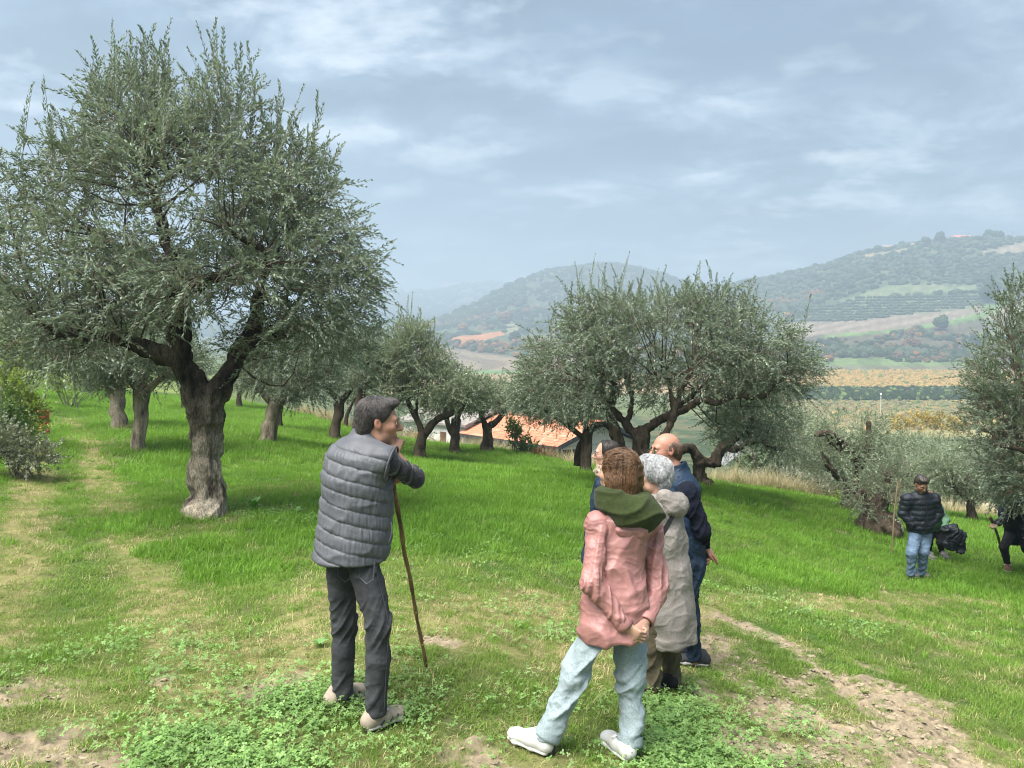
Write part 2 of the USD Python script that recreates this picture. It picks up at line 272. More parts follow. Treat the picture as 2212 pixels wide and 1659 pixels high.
# ------------------------------------------------------------------ smooth solids: a distance field on a grid, meshed by surface nets
class Vol:
    CAP = .08
    def __init__(self, lo, hi, h):
        self.o = np.asarray(lo, float); self.h = h; n = np.ceil((np.asarray(hi) - self.o) / h).astype(int) + 1
        self.n = n; self.d = np.full(n, self.CAP, np.float32)
    def box(self, lo, hi):
        a = np.clip(np.floor((lo - self.o) / self.h).astype(int), 0, self.n); b = np.clip(np.ceil((hi - self.o) / self.h).astype(int) + 1, 0, self.n)
        if (b <= a).any(): return None, None
        ax = [self.o[i] + self.h * np.arange(a[i], b[i], dtype=np.float32) for i in range(3)]; return tuple(slice(a[i], b[i]) for i in range(3)), np.stack(np.meshgrid(*ax, indexing='ij'), -1).astype(np.float32)
    def join(self, sl, e, k):
        d = self.d[sl]; e = np.minimum(e, self.CAP)
        if k > 0: hh = np.maximum(k - np.abs(d - e), 0) / k; self.d[sl] = np.minimum(d, e) - hh * hh * k * .25
        else: self.d[sl] = np.minimum(d, e)
    def cut(self, sl, e, k=.01):
        d = self.d[sl]; e = -e; hh = np.maximum(k - np.abs(d - e), 0) / k; self.d[sl] = np.maximum(d, e) + hh * hh * k * .25
    def bone(self, a, b, ra, rb=None, side=None, k=.02, sub=False):
        """A tapered capsule; radii may be (across, deep) pairs measured along side and its perpendicular."""
        a, b = np.asarray(a, np.float32), np.asarray(b, np.float32); rb = ra if rb is None else rb
        wa, da = (ra if np.ndim(ra) else (ra, ra)); wb, db = (rb if np.ndim(rb) else (rb, rb)); m = max(wa, da, wb, db) + self.CAP
        sl, P = self.box(np.minimum(a, b) - m, np.maximum(a, b) + m)
        if sl is None: return
        ab = b - a; L2 = float(ab @ ab) + 1e-9; L = math.sqrt(L2); q = P - a; t0 = (q @ ab) / L2; t = np.clip(t0, 0, 1)
        if np.ndim(ra) == 0 and np.ndim(rb) == 0: e = np.sqrt(((q - t[..., None] * ab) ** 2).sum(-1)) - (wa + (wb - wa) * t)
        else:
            ax = ab / L if L > 1e-4 else np.array([0, 0, 1.]); s = np.asarray(side, float); s = unit(s - ax * (s @ ax)); f = np.cross(ax, s); r = q - t[..., None] * ab
            w = wa + (wb - wa) * t; dd = da + (db - da) * t; u, v, z = r @ s.astype(np.float32), r @ f.astype(np.float32), r @ ax.astype(np.float32); rz = np.minimum(w, dd)
            k0 = np.sqrt((u / w) ** 2 + (v / dd) ** 2 + (z / rz) ** 2); k1 = np.sqrt((u / w ** 2) ** 2 + (v / dd ** 2) ** 2 + (z / rz ** 2) ** 2); e = np.where(k1 > 1e-6, k0 * (k0 - 1) / np.maximum(k1, 1e-6), -rz)
        (self.cut if sub else self.join)(sl, e, k)
    def ell(self, c, r, R, k=.02, sub=False):
        """An ellipsoid with radii r along the rows of R."""
        c = np.asarray(c, np.float32); m = max(r) + self.CAP; sl, P = self.box(c - m, c + m)
        if sl is None: return
        q = (P - c) @ np.asarray(R, np.float32).T; r = np.asarray(r, np.float32); k0 = np.sqrt(((q / r) ** 2).sum(-1)); k1 = np.sqrt(((q / r ** 2) ** 2).sum(-1)); e = np.where(k1 > 1e-6, k0 * (k0 - 1) / np.maximum(k1, 1e-6), -r.min())
        (self.cut if sub else self.join)(sl, e, k)
    def chain(self, pts, radii, side=None, k=.02):
        for i in range(len(pts) - 1): self.bone(pts[i], pts[i + 1], radii[i], radii[i + 1], side, k)
    def half(self, p, n, k=.01, near=None):
        """Cut away what lies in front of the plane through p with normal n, only within near = (centre, radius) if given."""
        if near is None: sl, P = self.box(self.o, self.o + self.h * self.n)
        else: sl, P = self.box(np.asarray(near[0]) - near[1] - .02, np.asarray(near[0]) + near[1] + .02)
        n = unit(n).astype(np.float32); e = -((P - np.asarray(p, np.float32)) @ n)
        if near is not None: e = np.maximum(e, np.sqrt(((P - np.asarray(near[0], np.float32)) ** 2).sum(-1)) - near[1])
        self.cut(sl, e, k)
    def mesh(self):
        d, o, h = self.d, self.o, self.h; d = d.copy(); d[0], d[-1], d[:, 0], d[:, -1], d[:, :, 0], d[:, :, -1] = (self.CAP,) * 6; s = d < 0; nx, ny, nz = d.shape
        c = np.zeros((nx - 1, ny - 1, nz - 1), np.int8)
        for i, j, k in np.ndindex(2, 2, 2): c += s[i:nx - 1 + i, j:ny - 1 + j, k:nz - 1 + k]
        act = (c > 0) & (c < 8); I = np.argwhere(act); vid = np.full(act.shape, -1, np.int64); vid[act] = np.arange(len(I)); pos = np.zeros((len(I), 3)); cnt = np.zeros(len(I))
        for e0, e1 in [((a), (b)) for a in np.ndindex(2, 2, 2) for b in np.ndindex(2, 2, 2) if sum(b) == sum(a) + 1 and sum(abs(x - y) for x, y in zip(a, b)) == 1]:
            v0, v1 = d[tuple((I + e0).T)], d[tuple((I + e1).T)]; x = (v0 < 0) != (v1 < 0); t = np.where(x, v0 / np.where(x, v0 - v1, 1), 0)[:, None]; pos += np.where(x[:, None], np.asarray(e0) + t * (np.asarray(e1) - np.asarray(e0)), 0); cnt += x
        V = o + (I + pos / np.maximum(cnt, 1)[:, None]) * h; F = []
        for ax in range(3):
            u, w = (ax + 1) % 3, (ax + 2) % 3; sl0 = [slice(None)] * 3; sl1 = [slice(None)] * 3; sl0[ax] = slice(0, -1); sl1[ax] = slice(1, None); x = s[tuple(sl0)] != s[tuple(sl1)]; E = np.argwhere(x)
            E = E[(E[:, u] > 0) & (E[:, w] > 0) & (E[:, u] < d.shape[u] - 1) & (E[:, w] < d.shape[w] - 1)]; eu, ew = np.eye(3, dtype=int)[u], np.eye(3, dtype=int)[w]
            q = np.stack([vid[tuple((E - eu - ew).T)], vid[tuple((E - ew).T)], vid[tuple(E.T)], vid[tuple((E - eu).T)]], 1); flip = ~s[tuple(E.T)]; q[flip] = q[flip][:, ::-1]; F.append(q)
        F = np.vstack(F); F = np.vstack([F[:, [0, 1, 2]], F[:, [0, 2, 3]]]); return V, F
def vnormals(V, F):
    n = np.zeros_like(V); f = np.cross(V[F[:, 1]] - V[F[:, 0]], V[F[:, 2]] - V[F[:, 0]])
    for k in range(3): np.add.at(n, F[:, k], f)
    return unit_rows(n)
def unit_rows(v): return v / (np.linalg.norm(v, axis=1, keepdims=True) + 1e-9)
def blurv(F, n, x, it=1):
    """Average a per-vertex array over mesh neighbours."""
    e = np.vstack([F[:, [0, 1]], F[:, [1, 2]], F[:, [2, 0]]]); x = np.asarray(x, float)
    for _ in range(it):
        s = np.zeros_like(x); c = np.zeros(n); np.add.at(s, e[:, 0], x[e[:, 1]]); np.add.at(s, e[:, 1], x[e[:, 0]]); np.add.at(c, e[:, 0], 1); np.add.at(c, e[:, 1], 1); x = .5 * x + .5 * s / (c[:, None] if x.ndim == 2 else c)
    return x
def ridged(p, s, o=3, seed=0):
    """Noise with narrow crests, from -1 to 1."""
    return 2 / (1 + ((2 * fb(p, s, o, seed) - 1) / .20) ** 2) - 1

# ------------------------------------------------------------------ ground and hills
def inside(poly, x, y):
    poly = np.asarray(poly, float); r = np.zeros(np.shape(x), bool); j = len(poly) - 1
    for i in range(len(poly)):
        (xi, yi), (xj, yj) = poly[i], poly[j]
        c = ((yi > y) != (yj > y)) & (x < (xj - xi) * (y - yi) / ((yj - yi) if yj != yi else 1e-9) + xi); r ^= c; j = i
    return r
def near_line(P, line, w):
    """1 on the polyline, falling to 0 at distance w."""
    P = np.asarray(P)[:, :2]; d = np.full(len(P), 1e9)
    for a, b in zip(line[:-1], line[1:]):
        a, b = np.asarray(a)[:2], np.asarray(b)[:2]; ab = b - a; t = np.clip(((P - a) @ ab) / max(ab @ ab, 1e-9), 0, 1)
        d = np.minimum(d, np.linalg.norm(P - a - t[:, None] * ab, axis=1))
    return 1 - sstep(d, 0, w)
def world_line(px): return hit([p[0] for p in px], [p[1] for p in px])
mud_lines = [(world_line([(1520, 1390), (1640, 1455), (1760, 1545), (1900, 1650)]), .80), (world_line([(1560, 1340), (1720, 1395), (1850, 1470), (1960, 1560), (2060, 1650)]), .62), (world_line([(1600, 1590), (1720, 1650)]), .5)]
bare_spots = [(hit(45, 1480)[0], .34), (hit(20, 1520)[0], .3), (hit(60, 1630)[0], .42), (hit(180, 1640)[0], .35), (hit(560, 1490)[0], .26), (hit(640, 1475)[0], .22), (hit(1060, 1648)[0], .3), (hit(330, 1480)[0], .25), (hit(950, 1385)[0], .2)]
worn_lines = [(world_line([(150, 905), (190, 960), (225, 1060), (300, 1200), (390, 1350), (470, 1440), (560, 1500), (640, 1480)]), .55), (world_line([(90, 960), (60, 1080), (20, 1240), (-60, 1400)]), .6), (world_line([(660, 1300), (760, 1250), (640, 1420)]), .5), (world_line([(1480, 1330), (1600, 1290), (1900, 1330), (2100, 1400)]), .5), (world_line([(1000, 1330), (1150, 1290), (1250, 1380)]), .6), (world_line([(1750, 1300), (2000, 1290), (2212, 1300)]), .6)]
lush_spots = [(hit(300, 1130)[0], 1.0), (hit(390, 1190)[0], .8), (hit(500, 1230)[0], .8), (hit(330, 1010)[0], 1.1), (hit(700, 1150)[0], 1.5), (hit(1000, 1130)[0], 3.0), (hit(1100, 1050)[0], 4.0), (hit(1700, 1240)[0], 1.6), (hit(2180, 1280)[0], 1.2)]
def masks(P):
    """bare earth, worn dry turf, lush turf (each 0..1) at ground points P."""
    q = P[:, :2]; n1 = fb(q, 1.1, 3, 21); n2 = fb(q, 3.7, 3, 22); n3 = fb(q, .35, 2, 23)
    bare = np.zeros(len(P)); worn = np.zeros(len(P)); lush = np.zeros(len(P))
    for l, w in mud_lines: bare = np.maximum(bare, near_line(P, l, w))
    for c, r in bare_spots: bare = np.maximum(bare, 1 - sstep(np.linalg.norm(q - c[:2], axis=1), 0, r))
    bare = sstep(bare + (n2 - .5) * 2.3 + (n1 - .5) * .9, .34, .88) * (bare > .02)
    for l, w in worn_lines: worn = np.maximum(worn, near_line(P, l, w))
    R = np.hypot(q[:, 0], q[:, 1])
    worn = np.clip(worn * .9 + (1 - sstep(R, 3.5, 10.5)) * .52 + (n1 - .5) * 1.1 + (n3 - .5) * .7, 0, 1)
    for c, r in lush_spots: lush = np.maximum(lush, 1 - sstep(np.linalg.norm(q - c[:2], axis=1), r * .2, r))
    lush = np.clip(lush + sstep(R, 9, 16) * .6 + (n3 - .5) * .8 - worn * .7 * (1 - lush), 0, 1)
    return bare, worn * (1 - .75 * lush), lush
FIELDS = [  # outline in picture (column, row) of far fields, colour of the crop or soil
    ([(1640, 946), (2400, 946), (2400, 872), (2110, 905), (1900, 880), (1640, 862)], (.30, .27, .12)), ([(1640, 880), (2400, 905), (2400, 846), (1640, 842)], (.05, .085, .04)),
    ([(1560, 842), (2400, 846), (2400, 806), (1560, 804)], (.42, .30, .13)), ([(1560, 804), (2400, 806), (2400, 790), (1560, 790)], (.17, .17, .10)),
    ([(1560, 790), (2400, 790), (2400, 772), (1560, 774)], (.15, .21, .075)), ([(1560, 774), (2400, 772), (2400, 700), (2160, 690), (1964, 712), (1780, 728), (1560, 735)], (.115, .10, .06)),
    ([(1780, 731), (1964, 716), (2120, 690), (2200, 650), (2150, 648), (2110, 672), (1964, 706), (1780, 722)], (.15, .23, .07)),
    ([(1690, 700), (1842, 692), (1994, 677), (2117, 662), (2120, 676), (1964, 708), (1780, 724), (1700, 732)], (.26, .21, .155)),
    ([(2120, 690), (2212, 640), (2400, 630), (2400, 700)], (.24, .22, .12)), ([(2060, 735), (2212, 690), (2300, 700), (2212, 740)], (.16, .2, .08)),
    ([(1690, 698), (1850, 648), (2130, 636), (2120, 664), (1994, 677), (1842, 692)], (.15, .17, .09)), ([(1811, 650), (1921, 616), (2110, 614), (2112, 630), (1994, 634), (1841, 651)], (.17, .20, .10)),
    ([(966, 738), (985, 727), (1030, 723), (1085, 715), (1092, 722), (1040, 737), (1000, 743)], (.46, .20, .08)), ([(1090, 700), (1120, 698), (1125, 722), (1090, 722)], (.24, .24, .12)),
    ([(860, 752), (960, 750), (1115, 772), (1300, 772), (1300, 800), (860, 800)], (.23, .18, .12)), ([(820, 800), (1300, 800), (1300, 808), (820, 808)], (.15, .25, .09)), ([(820, 808), (1560, 808), (1560, 850), (820, 850)], (.33, .24, .12)),
    ([(820, 850), (1560, 850), (1560, 900), (820, 900)], (.14, .17, .07)), ([(1840, 555), (1960, 536), (1990, 536), (1890, 556)], (.34, .26, .14)), ([(2100, 546), (2212, 522), (2300, 520), (2300, 560)], (.26, .21, .14)), ([(0, 0), (1, 0), (0, 1)], (.1, .1, .1))]
def albedo(P):
    px, py = row_of(P); d = P[:, 1]; n = fb(P[:, :2], .012, 4, 31); n2 = fb(P[:, :2], .11, 3, 32)
    c = np.array([.050, .072, .036])[None] * (.7 + .6 * n[:, None]); front = P[:, 1] > 5
    c = np.where((n2 > .56)[:, None], np.array([.10, .10, .052]), c)
    for poly, col in FIELDS:
        m = inside(poly, px, py) & front & (np.hypot(P[:, 0], P[:, 1]) > 95)
        stripe = .86 + .28 * (np.sin((P[:, 1] + .18 * P[:, 0]) * 2 * np.pi / 9) > 0)
        c = np.where(m[:, None], np.asarray(col) * .74 * (.8 + .4 * n2[:, None]) * stripe[:, None], c)
    R = np.hypot(P[:, 0], P[:, 1]); g = np.array([.085, .15, .03]) * (.8 + .4 * n2[:, None])
    left = (1 - sstep(px, 380, 900)) * front * sstep(R, 20, 26) * (1 - sstep(R, 350, 900)); left = left[:, None]
    c = c * (1 - left) + np.array([.13, .17, .05]) * (.7 + .6 * n2[:, None]) * left
    return c, g, R
ang = np.r_[np.arange(-38, 38, .16), np.arange(38, 322, 3.0)]; ang = np.radians(ang); NA = len(ang)
def polar(radii):
    X = radii[:, None] * np.sin(ang); Y = radii[:, None] * np.cos(ang); Z = H(X, Y)
    V = np.stack([X, Y, Z], -1).reshape(-1, 3); i, j = np.meshgrid(np.arange(len(radii) - 1), np.arange(NA), indexing='ij'); j2 = (j + 1) % NA
    F = np.stack([i * NA + j, (i + 1) * NA + j, (i + 1) * NA + j2, i * NA + j2], -1).reshape(-1, 4)
    return V, np.vstack([F[:, [0, 1, 2]], F[:, [0, 2, 3]]])
r1 = np.r_[np.geomspace(.4, 3.0, 60)[:-1], np.geomspace(3.0, 8.5, 230)[:-1], np.geomspace(8.5, 80, 190)]; r2 = np.geomspace(80, 5500, 330)
GV, GF = polar(r1)
c0 = len(GV); GV = np.vstack([GV, [[0, 0, GV[:NA, 2].mean()]]]); jj = np.arange(NA); GF = np.vstack([GF, np.stack([np.full(NA, c0), jj, (jj + 1) % NA], 1)])
Rg = np.hypot(GV[:, 0], GV[:, 1]); bare, worn, lush = masks(GV)
rut = np.array([[.82, .57, 0], [-.57, .82, 0], [0, 0, 1]]); Q = GV @ rut.T * [1, 3.2, 1]; clod = (np.abs(fb(Q, 3.4, 3, 41) - .5) * 2 * .085 + (fb(GV, 16, 3, 42) - .5) * .055 + (fb(Q, 9, 2, 46) - .5) * .03 - .03) * bare
GV[:, 2] += clod * (Rg < 14)
far, green, _ = albedo(GV)
soil = np.array([.25, .20, .135]) * (.35 + .85 * fb(GV, 5, 3, 43) + .55 * fb(GV, 21, 2, 48))[:, None]; thatch = np.array([.17, .16, .065]) * (.6 + .8 * fb(GV, 7, 3, 44))[:, None]
gc = np.array([.045, .085, .018]) * (.7 + .6 * fb(GV, 3, 3, 45))[:, None]
gc = gc * (1 - worn[:, None]) + thatch * worn[:, None]; gc = gc * (1 - bare[:, None]) + soil * bare[:, None]
upx = CX + FPX * GV[:, 0] / np.maximum(GV[:, 1], .1); wfar = sstep(GV[:, 1], np.maximum(EDGE(np.clip(upx, -700, 3200)) + 1, 24), np.maximum(EDGE(np.clip(upx, -700, 3200)) + 5, 30))[:, None]
gc = np.where(GV[:, 1:2] > 0, gc * (1 - wfar) + far * wfar, gc)
def ground_mat(name, bscale, bdist):
    return usdkit.material(stage, '/World/Looks/' + name, {'a': ('attribute', dict(attribute='tone')), 'g': ('geometry', {}), 'n': ('noise_texture', dict(scale=bscale, detail=6.0, roughness=0.65)),
        'r': ('rgb_ramp', dict(ramp=[(0.3, (.72,) * 3), (0.7, (1.25,) * 3)])), 'm': ('mix_color', dict(blend_type='multiply', fac=1.0, use_clamp=False)), 'b': ('bump', dict(strength=.7, distance=bdist)), 'p': ('principled_bsdf', dict(roughness=.95, specular_ior_level=.1))},
        [('g.position', 'n.vector'), ('n.fac', 'r.fac'), ('a.color', 'm.a'), ('r.color', 'm.b'), ('m.result', 'p.base_color'), ('n.fac', 'b.height'), ('b.normal', 'p.normal')], surface='p.BSDF')
single('ground', (GV, GF), ground_mat('turf_and_soil', 22.0, .02), kind='structure', smooth=True, prim=dict(tone=gc))
HV, HF = polar(r2); hc, _, _ = albedo(HV)
single('hills', (HV, HF), ground_mat('hill_fields', .25, .8), kind='structure', smooth=True, prim=dict(tone=hc))

# haze: one closed box of even air round everything
zlo, zhi = min(GV[:, 2].min(), HV[:, 2].min()) - 1.5, HV[:, 2].max() + 40
hz = trimesh.creation.box([12200, 12200, zhi - zlo]); hz.apply_translation([0, 0, (zhi + zlo) / 2])
hazem = usdkit.material(stage, '/World/Looks/haze_air', {'v': ('principled_volume', dict(color=(.68, .86, 1.0), density=.00076, anisotropy=0.2))}, [], volume='v.volume')
single('haze', hz, hazem, kind='stuff', label='pale haze that veils the far hills')

# woods, olive rows and vines on the far slopes
rng = np.random.default_rng(11)
def blob(seed, flat=.85, sub=2, amp=.38):
    m = trimesh.creation.icosphere(sub, 1.0); v = np.array(m.vertices)
    k = 1 + amp * (fb(v, 2.2, 3, seed) - .5) * 2; v = v * k[:, None]; v[:, 2] = v[:, 2] * flat + .55; v[:, 2] = np.maximum(v[:, 2], -.25); return v, np.array(m.faces)
ww = dict(scale=.35, var=.35, rough=.95, spec=.1, fine=.35)
wood_m = [mat('wood_green', (0.0255, 0.0425, 0.0170), **ww), mat('wood_mid', (0.0425, 0.0612, 0.0221), **ww), mat('wood_olive', (0.0638, 0.0850, 0.0510), **ww), mat('wood_autumn', (.19, .10, .035), **ww), mat('wood_rust', (.12, .075, .04), **ww), mat('vine_gold', (.30, .205, .075), **ww), mat('vine_green', (.11, .15, .045), **ww), mat('vine_tan', (.19, .165, .085), **ww)]
def scatter(name, label, pts, kinds, size, seed, flat=(.9, 1.2)):
    r = np.random.default_rng(seed); n = len(pts); ks = sorted(set(kinds)); pr = [('clump', *blob(seed + 7 * i + 100, amp=.42), wood_m[k], None) for i, k in enumerate(ks)]
    s = size * r.uniform(.65, 1.35, n); sc = np.stack([s, s * r.uniform(.8, 1.2, n), s * r.uniform(*flat, n)], 1)
    p = '/World/' + numbered('/World', name)
    instancer(p, pr, pts, yawtilt(n, r, .05), sc, np.searchsorted(ks, kinds), label=label)
def land(u, d):
    X = (u - CX) / FPX * d; P = np.stack([X, d, H(X, d)], 1); return P
FIELD_ONLY = [f for i, f in enumerate(FIELDS) if i not in (5,)]
def free(P):
    px, py = row_of(P); m = np.zeros(len(P), bool)
    for poly, _ in FIELD_ONLY: m |= inside(poly, px, py)
    return ~m, px, py
# wooded slopes
u = rng.uniform(780, 2330, 26000); d = rng.uniform(620, 1850, 26000) ; P = land(u, d); ok, px, py = free(P)
wn = fb(P[:, :2], .006, 3, 51); dense = (py < 652) | (wn > .46) | ((px < 1140) & (py < 735) & (wn > .40)); ok &= dense & ((py < 735) | (wn > .60)) & (rng.random(26000) < np.where(py < 600, .9, .55))
P, px, py, wn = P[ok], px[ok], py[ok], wn[ok]
k = np.where(rng.random(len(P)) < .6, 0, 1); au = (fb(P[:, :2], .010, 2, 52) > .55) & (py > 625); k = np.where(au & (rng.random(len(P)) < .6), np.where(rng.random(len(P)) < .5, 3, 4), k)
k = np.where((px > 1640) & (rng.random(len(P)) < .45), 2, k)
scatter('hillside_wood', 'hazy woodland covering the middle and right hills', P - [0, 0, .8], k, 3.6, 61)
u = rng.uniform(300, 1130, 5000); d = rng.uniform(1400, 3180, 5000); P = land(u, d)
scatter('distant_wood', 'faint woodland on the farthest hill at left', P - [0, 0, 2], np.zeros(len(P), int) + (rng.random(len(P)) < .4), 7.0, 62)
# planted olive rows on the right hill
pts = []
for y in np.arange(644, 696, 6.0):
    x0 = np.interp(y, [644, 696], [1850, 1680]); x1 = np.interp(y, [644, 664, 696], [2130, 2120, 1830]); xs = np.arange(x0, x1, 5.4)
    pts.append(hit(xs + rng.normal(0, 1.2, len(xs)), y + (xs - 1900) * -.012 + rng.normal(0, .5, len(xs)), 500))
for y in np.arange(560, 612, 6.5):
    xs = np.arange(np.interp(y, [560, 612], [2090, 2010]), 2260, 5.2); pts.append(hit(xs, y - (xs - 2100) * .10 + rng.normal(0, .5, len(xs)), 500))
P = np.vstack(pts); scatter('planted_olive_rows', 'rows of small blue-green olive trees across the right hill', P, np.full(len(P), 2), 2.0, 63)
# vine rows in the valley: gold, green and tan
pts, kk = [], []
for d0 in np.arange(432, 566, 5.0):
    uu = np.arange(1560, 2330, 3.0); Pq = land(uu + rng.normal(0, .8, len(uu)), np.full(len(uu), d0)); pts.append(Pq); kk.append(np.where(rng.random(len(uu)) < .85, 5, 6))
for d0 in np.arange(352, 428, 5.0):
    uu = np.arange(1600, 2330, 4.0); pts.append(land(uu + rng.normal(0, 1, len(uu)), np.full(len(uu), d0))); kk.append(np.where(rng.random(len(uu)) < .2, 6, 0))
P = np.vstack(pts); scatter('valley_vineyard', 'golden and green vine rows on the valley floor', P - [0, 0, .3], np.concatenate(kk), 1.15, 64, (1.0, 1.4))
pts, kk = [], []
for d0 in np.arange(196, 345, 4.0):
    uu = np.arange(1560, 2330, 5.0); pts.append(land(uu + rng.normal(0, 1.3, len(uu)), np.full(len(uu), d0))); kk.append(np.where(rng.random(len(uu)) < .12, 5, np.where(rng.random(len(uu)) < .75, 7, 6)))
P = np.vstack(pts); scatter('near_vineyard', 'yellow-green vine rows below the slope at right', P - [0, 0, .4], np.concatenate(kk), .62, 65, (.9, 1.3))
u = rng.uniform(1600, 2300, 900); d = rng.uniform(640, 780, 900); P = land(u, d); ok = fb(P[:, :2], .02, 2, 53) > .45; P = P[ok]
scatter('hedge_scrub', 'brown and dark green scrub hedges at the foot of the right hill', P - [0, 0, .6], np.where(rng.random(len(P)) < .45, 0, np.where(rng.random(len(P)) < .5, 4, 1)), 2.3, 66)
u = np.r_[rng.uniform(1560, 2300, 420)]; d = np.r_[rng.uniform(688, 706, 420)]; P = land(u, d); scatter('dark_hedge', 'dark hedge line between the green strips and the scrub', P - [0, 0, .6], np.where(rng.random(420) < .8, 0, 1), 2.6, 67)
u = rng.uniform(840, 1330, 900); d = rng.uniform(570, 980, 900); P = land(u, d); ok, px, py = free(P); ok &= fb(P[:, :2], .012, 2, 54) > .50; P = P[ok]
scatter('valley_autumn_trees', 'autumn trees and bushes on the slope under the middle hill', P - [0, 0, .8], rng.choice([0, 1, 3, 3, 4], len(P)), 3.4, 68)

# ------------------------------------------------------------------ olive trees
m_bark = mat('olive_bark', (.075, .058, .042), var=.55, scale=9, bump=1.0, bscale=34, bdist=.03, stretch=(1, 1, .35), rough=.95, spec=.15, fine=.4)
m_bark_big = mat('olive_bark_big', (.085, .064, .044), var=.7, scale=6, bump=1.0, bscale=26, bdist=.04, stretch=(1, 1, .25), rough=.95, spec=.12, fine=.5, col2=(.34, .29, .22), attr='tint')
m_bark_pale = mat('olive_bark_pale', (.15, .122, .09), var=.65, scale=7, bump=1.0, bscale=30, bdist=.03, stretch=(1, 1, .3), rough=.95, spec=.15, fine=.45, col2=(.26, .215, .16))
m_twig = mat('olive_twig', (.16, .14, .10), var=.3, scale=20, rough=.9)
m_leaf = leafmat('olive_leaf', (.125, .168, .105), (.30, .35, .27), trans=.42, rough=.5, var=.32, scale=1.4, spec=.25, tcol=(.17, .22, .11))
m_leaf2 = leafmat('olive_leaf_pale', (.17, .215, .12), (.31, .36, .26), trans=.40, rough=.5, var=.3, scale=1.2, spec=.25, tcol=(.21, .26, .12))
m_leaf3 = leafmat('olive_leaf_dark', (.095, .130, .085), (.18, .225, .165), trans=.32, rough=.5, var=.28, scale=1.4, spec=.25)
def leaves(S, D, L, rng, spacing=.03, size=.058, wid=.0085, ang=.75, n_max=14, droop=0.25):
    """Opposite leaves along curved shoots: S start, D direction, L length. Returns mesh, tints and the shoots' end points."""
    n = len(S); D = D / np.linalg.norm(D, axis=1, keepdims=True); B = rng.normal(0, .22, (n, 3)) + np.array([0, 0, -droop]); k = n_max
    t = (np.arange(k) + .6) / k; a0 = np.cross(D, np.array([.2, .3, .95])); a0 /= np.linalg.norm(a0, axis=1, keepdims=True) + 1e-9; b0 = np.cross(D, a0); ph = rng.uniform(0, 6.28, n)
    Ps, Ds, Ns, Ls = [], [], [], []
    for i in range(k):
        live = (t[i] * L / spacing < 1e9) & (i * spacing < L)
        tt = np.minimum((i + .5) * spacing / np.maximum(L, 1e-6), 1.0)[:, None]; p = S + D * L[:, None] * tt + B * L[:, None] * tt ** 2 * .6; dd = D + B * tt * 1.2; dd /= np.linalg.norm(dd, axis=1, keepdims=True)
        for sgn in (1, -1):
            g = ph + i * 1.571 + (0 if sgn > 0 else np.pi) + rng.normal(0, .25, n); o = a0 * np.cos(g)[:, None] + b0 * np.sin(g)[:, None]; al = ang * rng.uniform(.6, 1.3, n)[:, None] * (1 - .45 * tt)
            ld = dd * np.cos(al) + o * np.sin(al); nn = np.cross(ld, np.cross(o, ld) + rng.normal(0, .35, (n, 3))); nn = np.cross(ld, nn)
            m = live & (rng.random(n) < .93); Ps.append(p[m]); Ds.append(ld[m]); Ns.append(nn[m]); Ls.append((size * rng.uniform(.7, 1.25, n) * (1 - .35 * tt[:, 0] ** 3))[m])
    P, D_, N_, L_ = map(np.concatenate, (Ps, Ds, Ns, Ls)); N_ /= np.linalg.norm(N_, axis=1, keepdims=True) + 1e-9; W = np.cross(D_, N_); W /= np.linalg.norm(W, axis=1, keepdims=True) + 1e-9
    m = len(P); w = (L_ / size * wid)[:, None]; mid = P + D_ * (L_ * .48)[:, None]; V = np.stack([P, mid + W * w + N_ * w * .3, P + D_ * L_[:, None], mid - W * w + N_ * w * .3], 1).reshape(-1, 3)
    q = (np.arange(m) * 4)[:, None]; F = np.vstack([q + [0, 1, 2], q + [0, 2, 3]]); tint = rng.uniform(.6, 1.35, m) * np.where(rng.random(m) < .03, 1.9, 1.0)
    return V, F, np.repeat(np.repeat(tint[:, None], 3, 1), 4, 0), S + D * L[:, None] + B * L[:, None] * .6
def stems(S, E, r0, r1):
    """Thin three-sided twigs from S to E."""
    n = len(S); d = E - S; d /= np.linalg.norm(d, axis=1, keepdims=True) + 1e-9; a = np.cross(d, [.3, .2, .93]); a /= np.linalg.norm(a, axis=1, keepdims=True) + 1e-9; b = np.cross(d, a); V = []
    for P, r in ((S, r0), (E, r1)):
        for k in range(3): V.append(P + a * r * math.cos(k * 2.094) + b * r * math.sin(k * 2.094))
    V = np.stack(V, 1).reshape(-1, 3); f = np.array([[0, 1, 4], [0, 4, 3], [1, 2, 5], [1, 5, 4], [2, 0, 3], [2, 3, 5]]); return V, (f[None] + (np.arange(n) * 6)[:, None, None]).reshape(-1, 3)
def limb_mesh(L, d, seed, sides=10, rough=.22, flare=0, sub=5):
    """A limb given as picture points (column, row, depth offset, half width in px)."""
    q = np.array([[*unp(x, y, d + dd), r * (d + dd) / FPX] for x, y, dd, r in L]); n = (len(L) - 1) * sub + 1; s = spline(q, n); p, r = s[:, :3], s[:, 3]
    wob = (np.stack([fb(p, 2.5, 2, seed + k) for k in range(3)], 1) - .5) * r[:, None] * .8; wob[0] *= .1; return p + wob, np.maximum(r, .004)
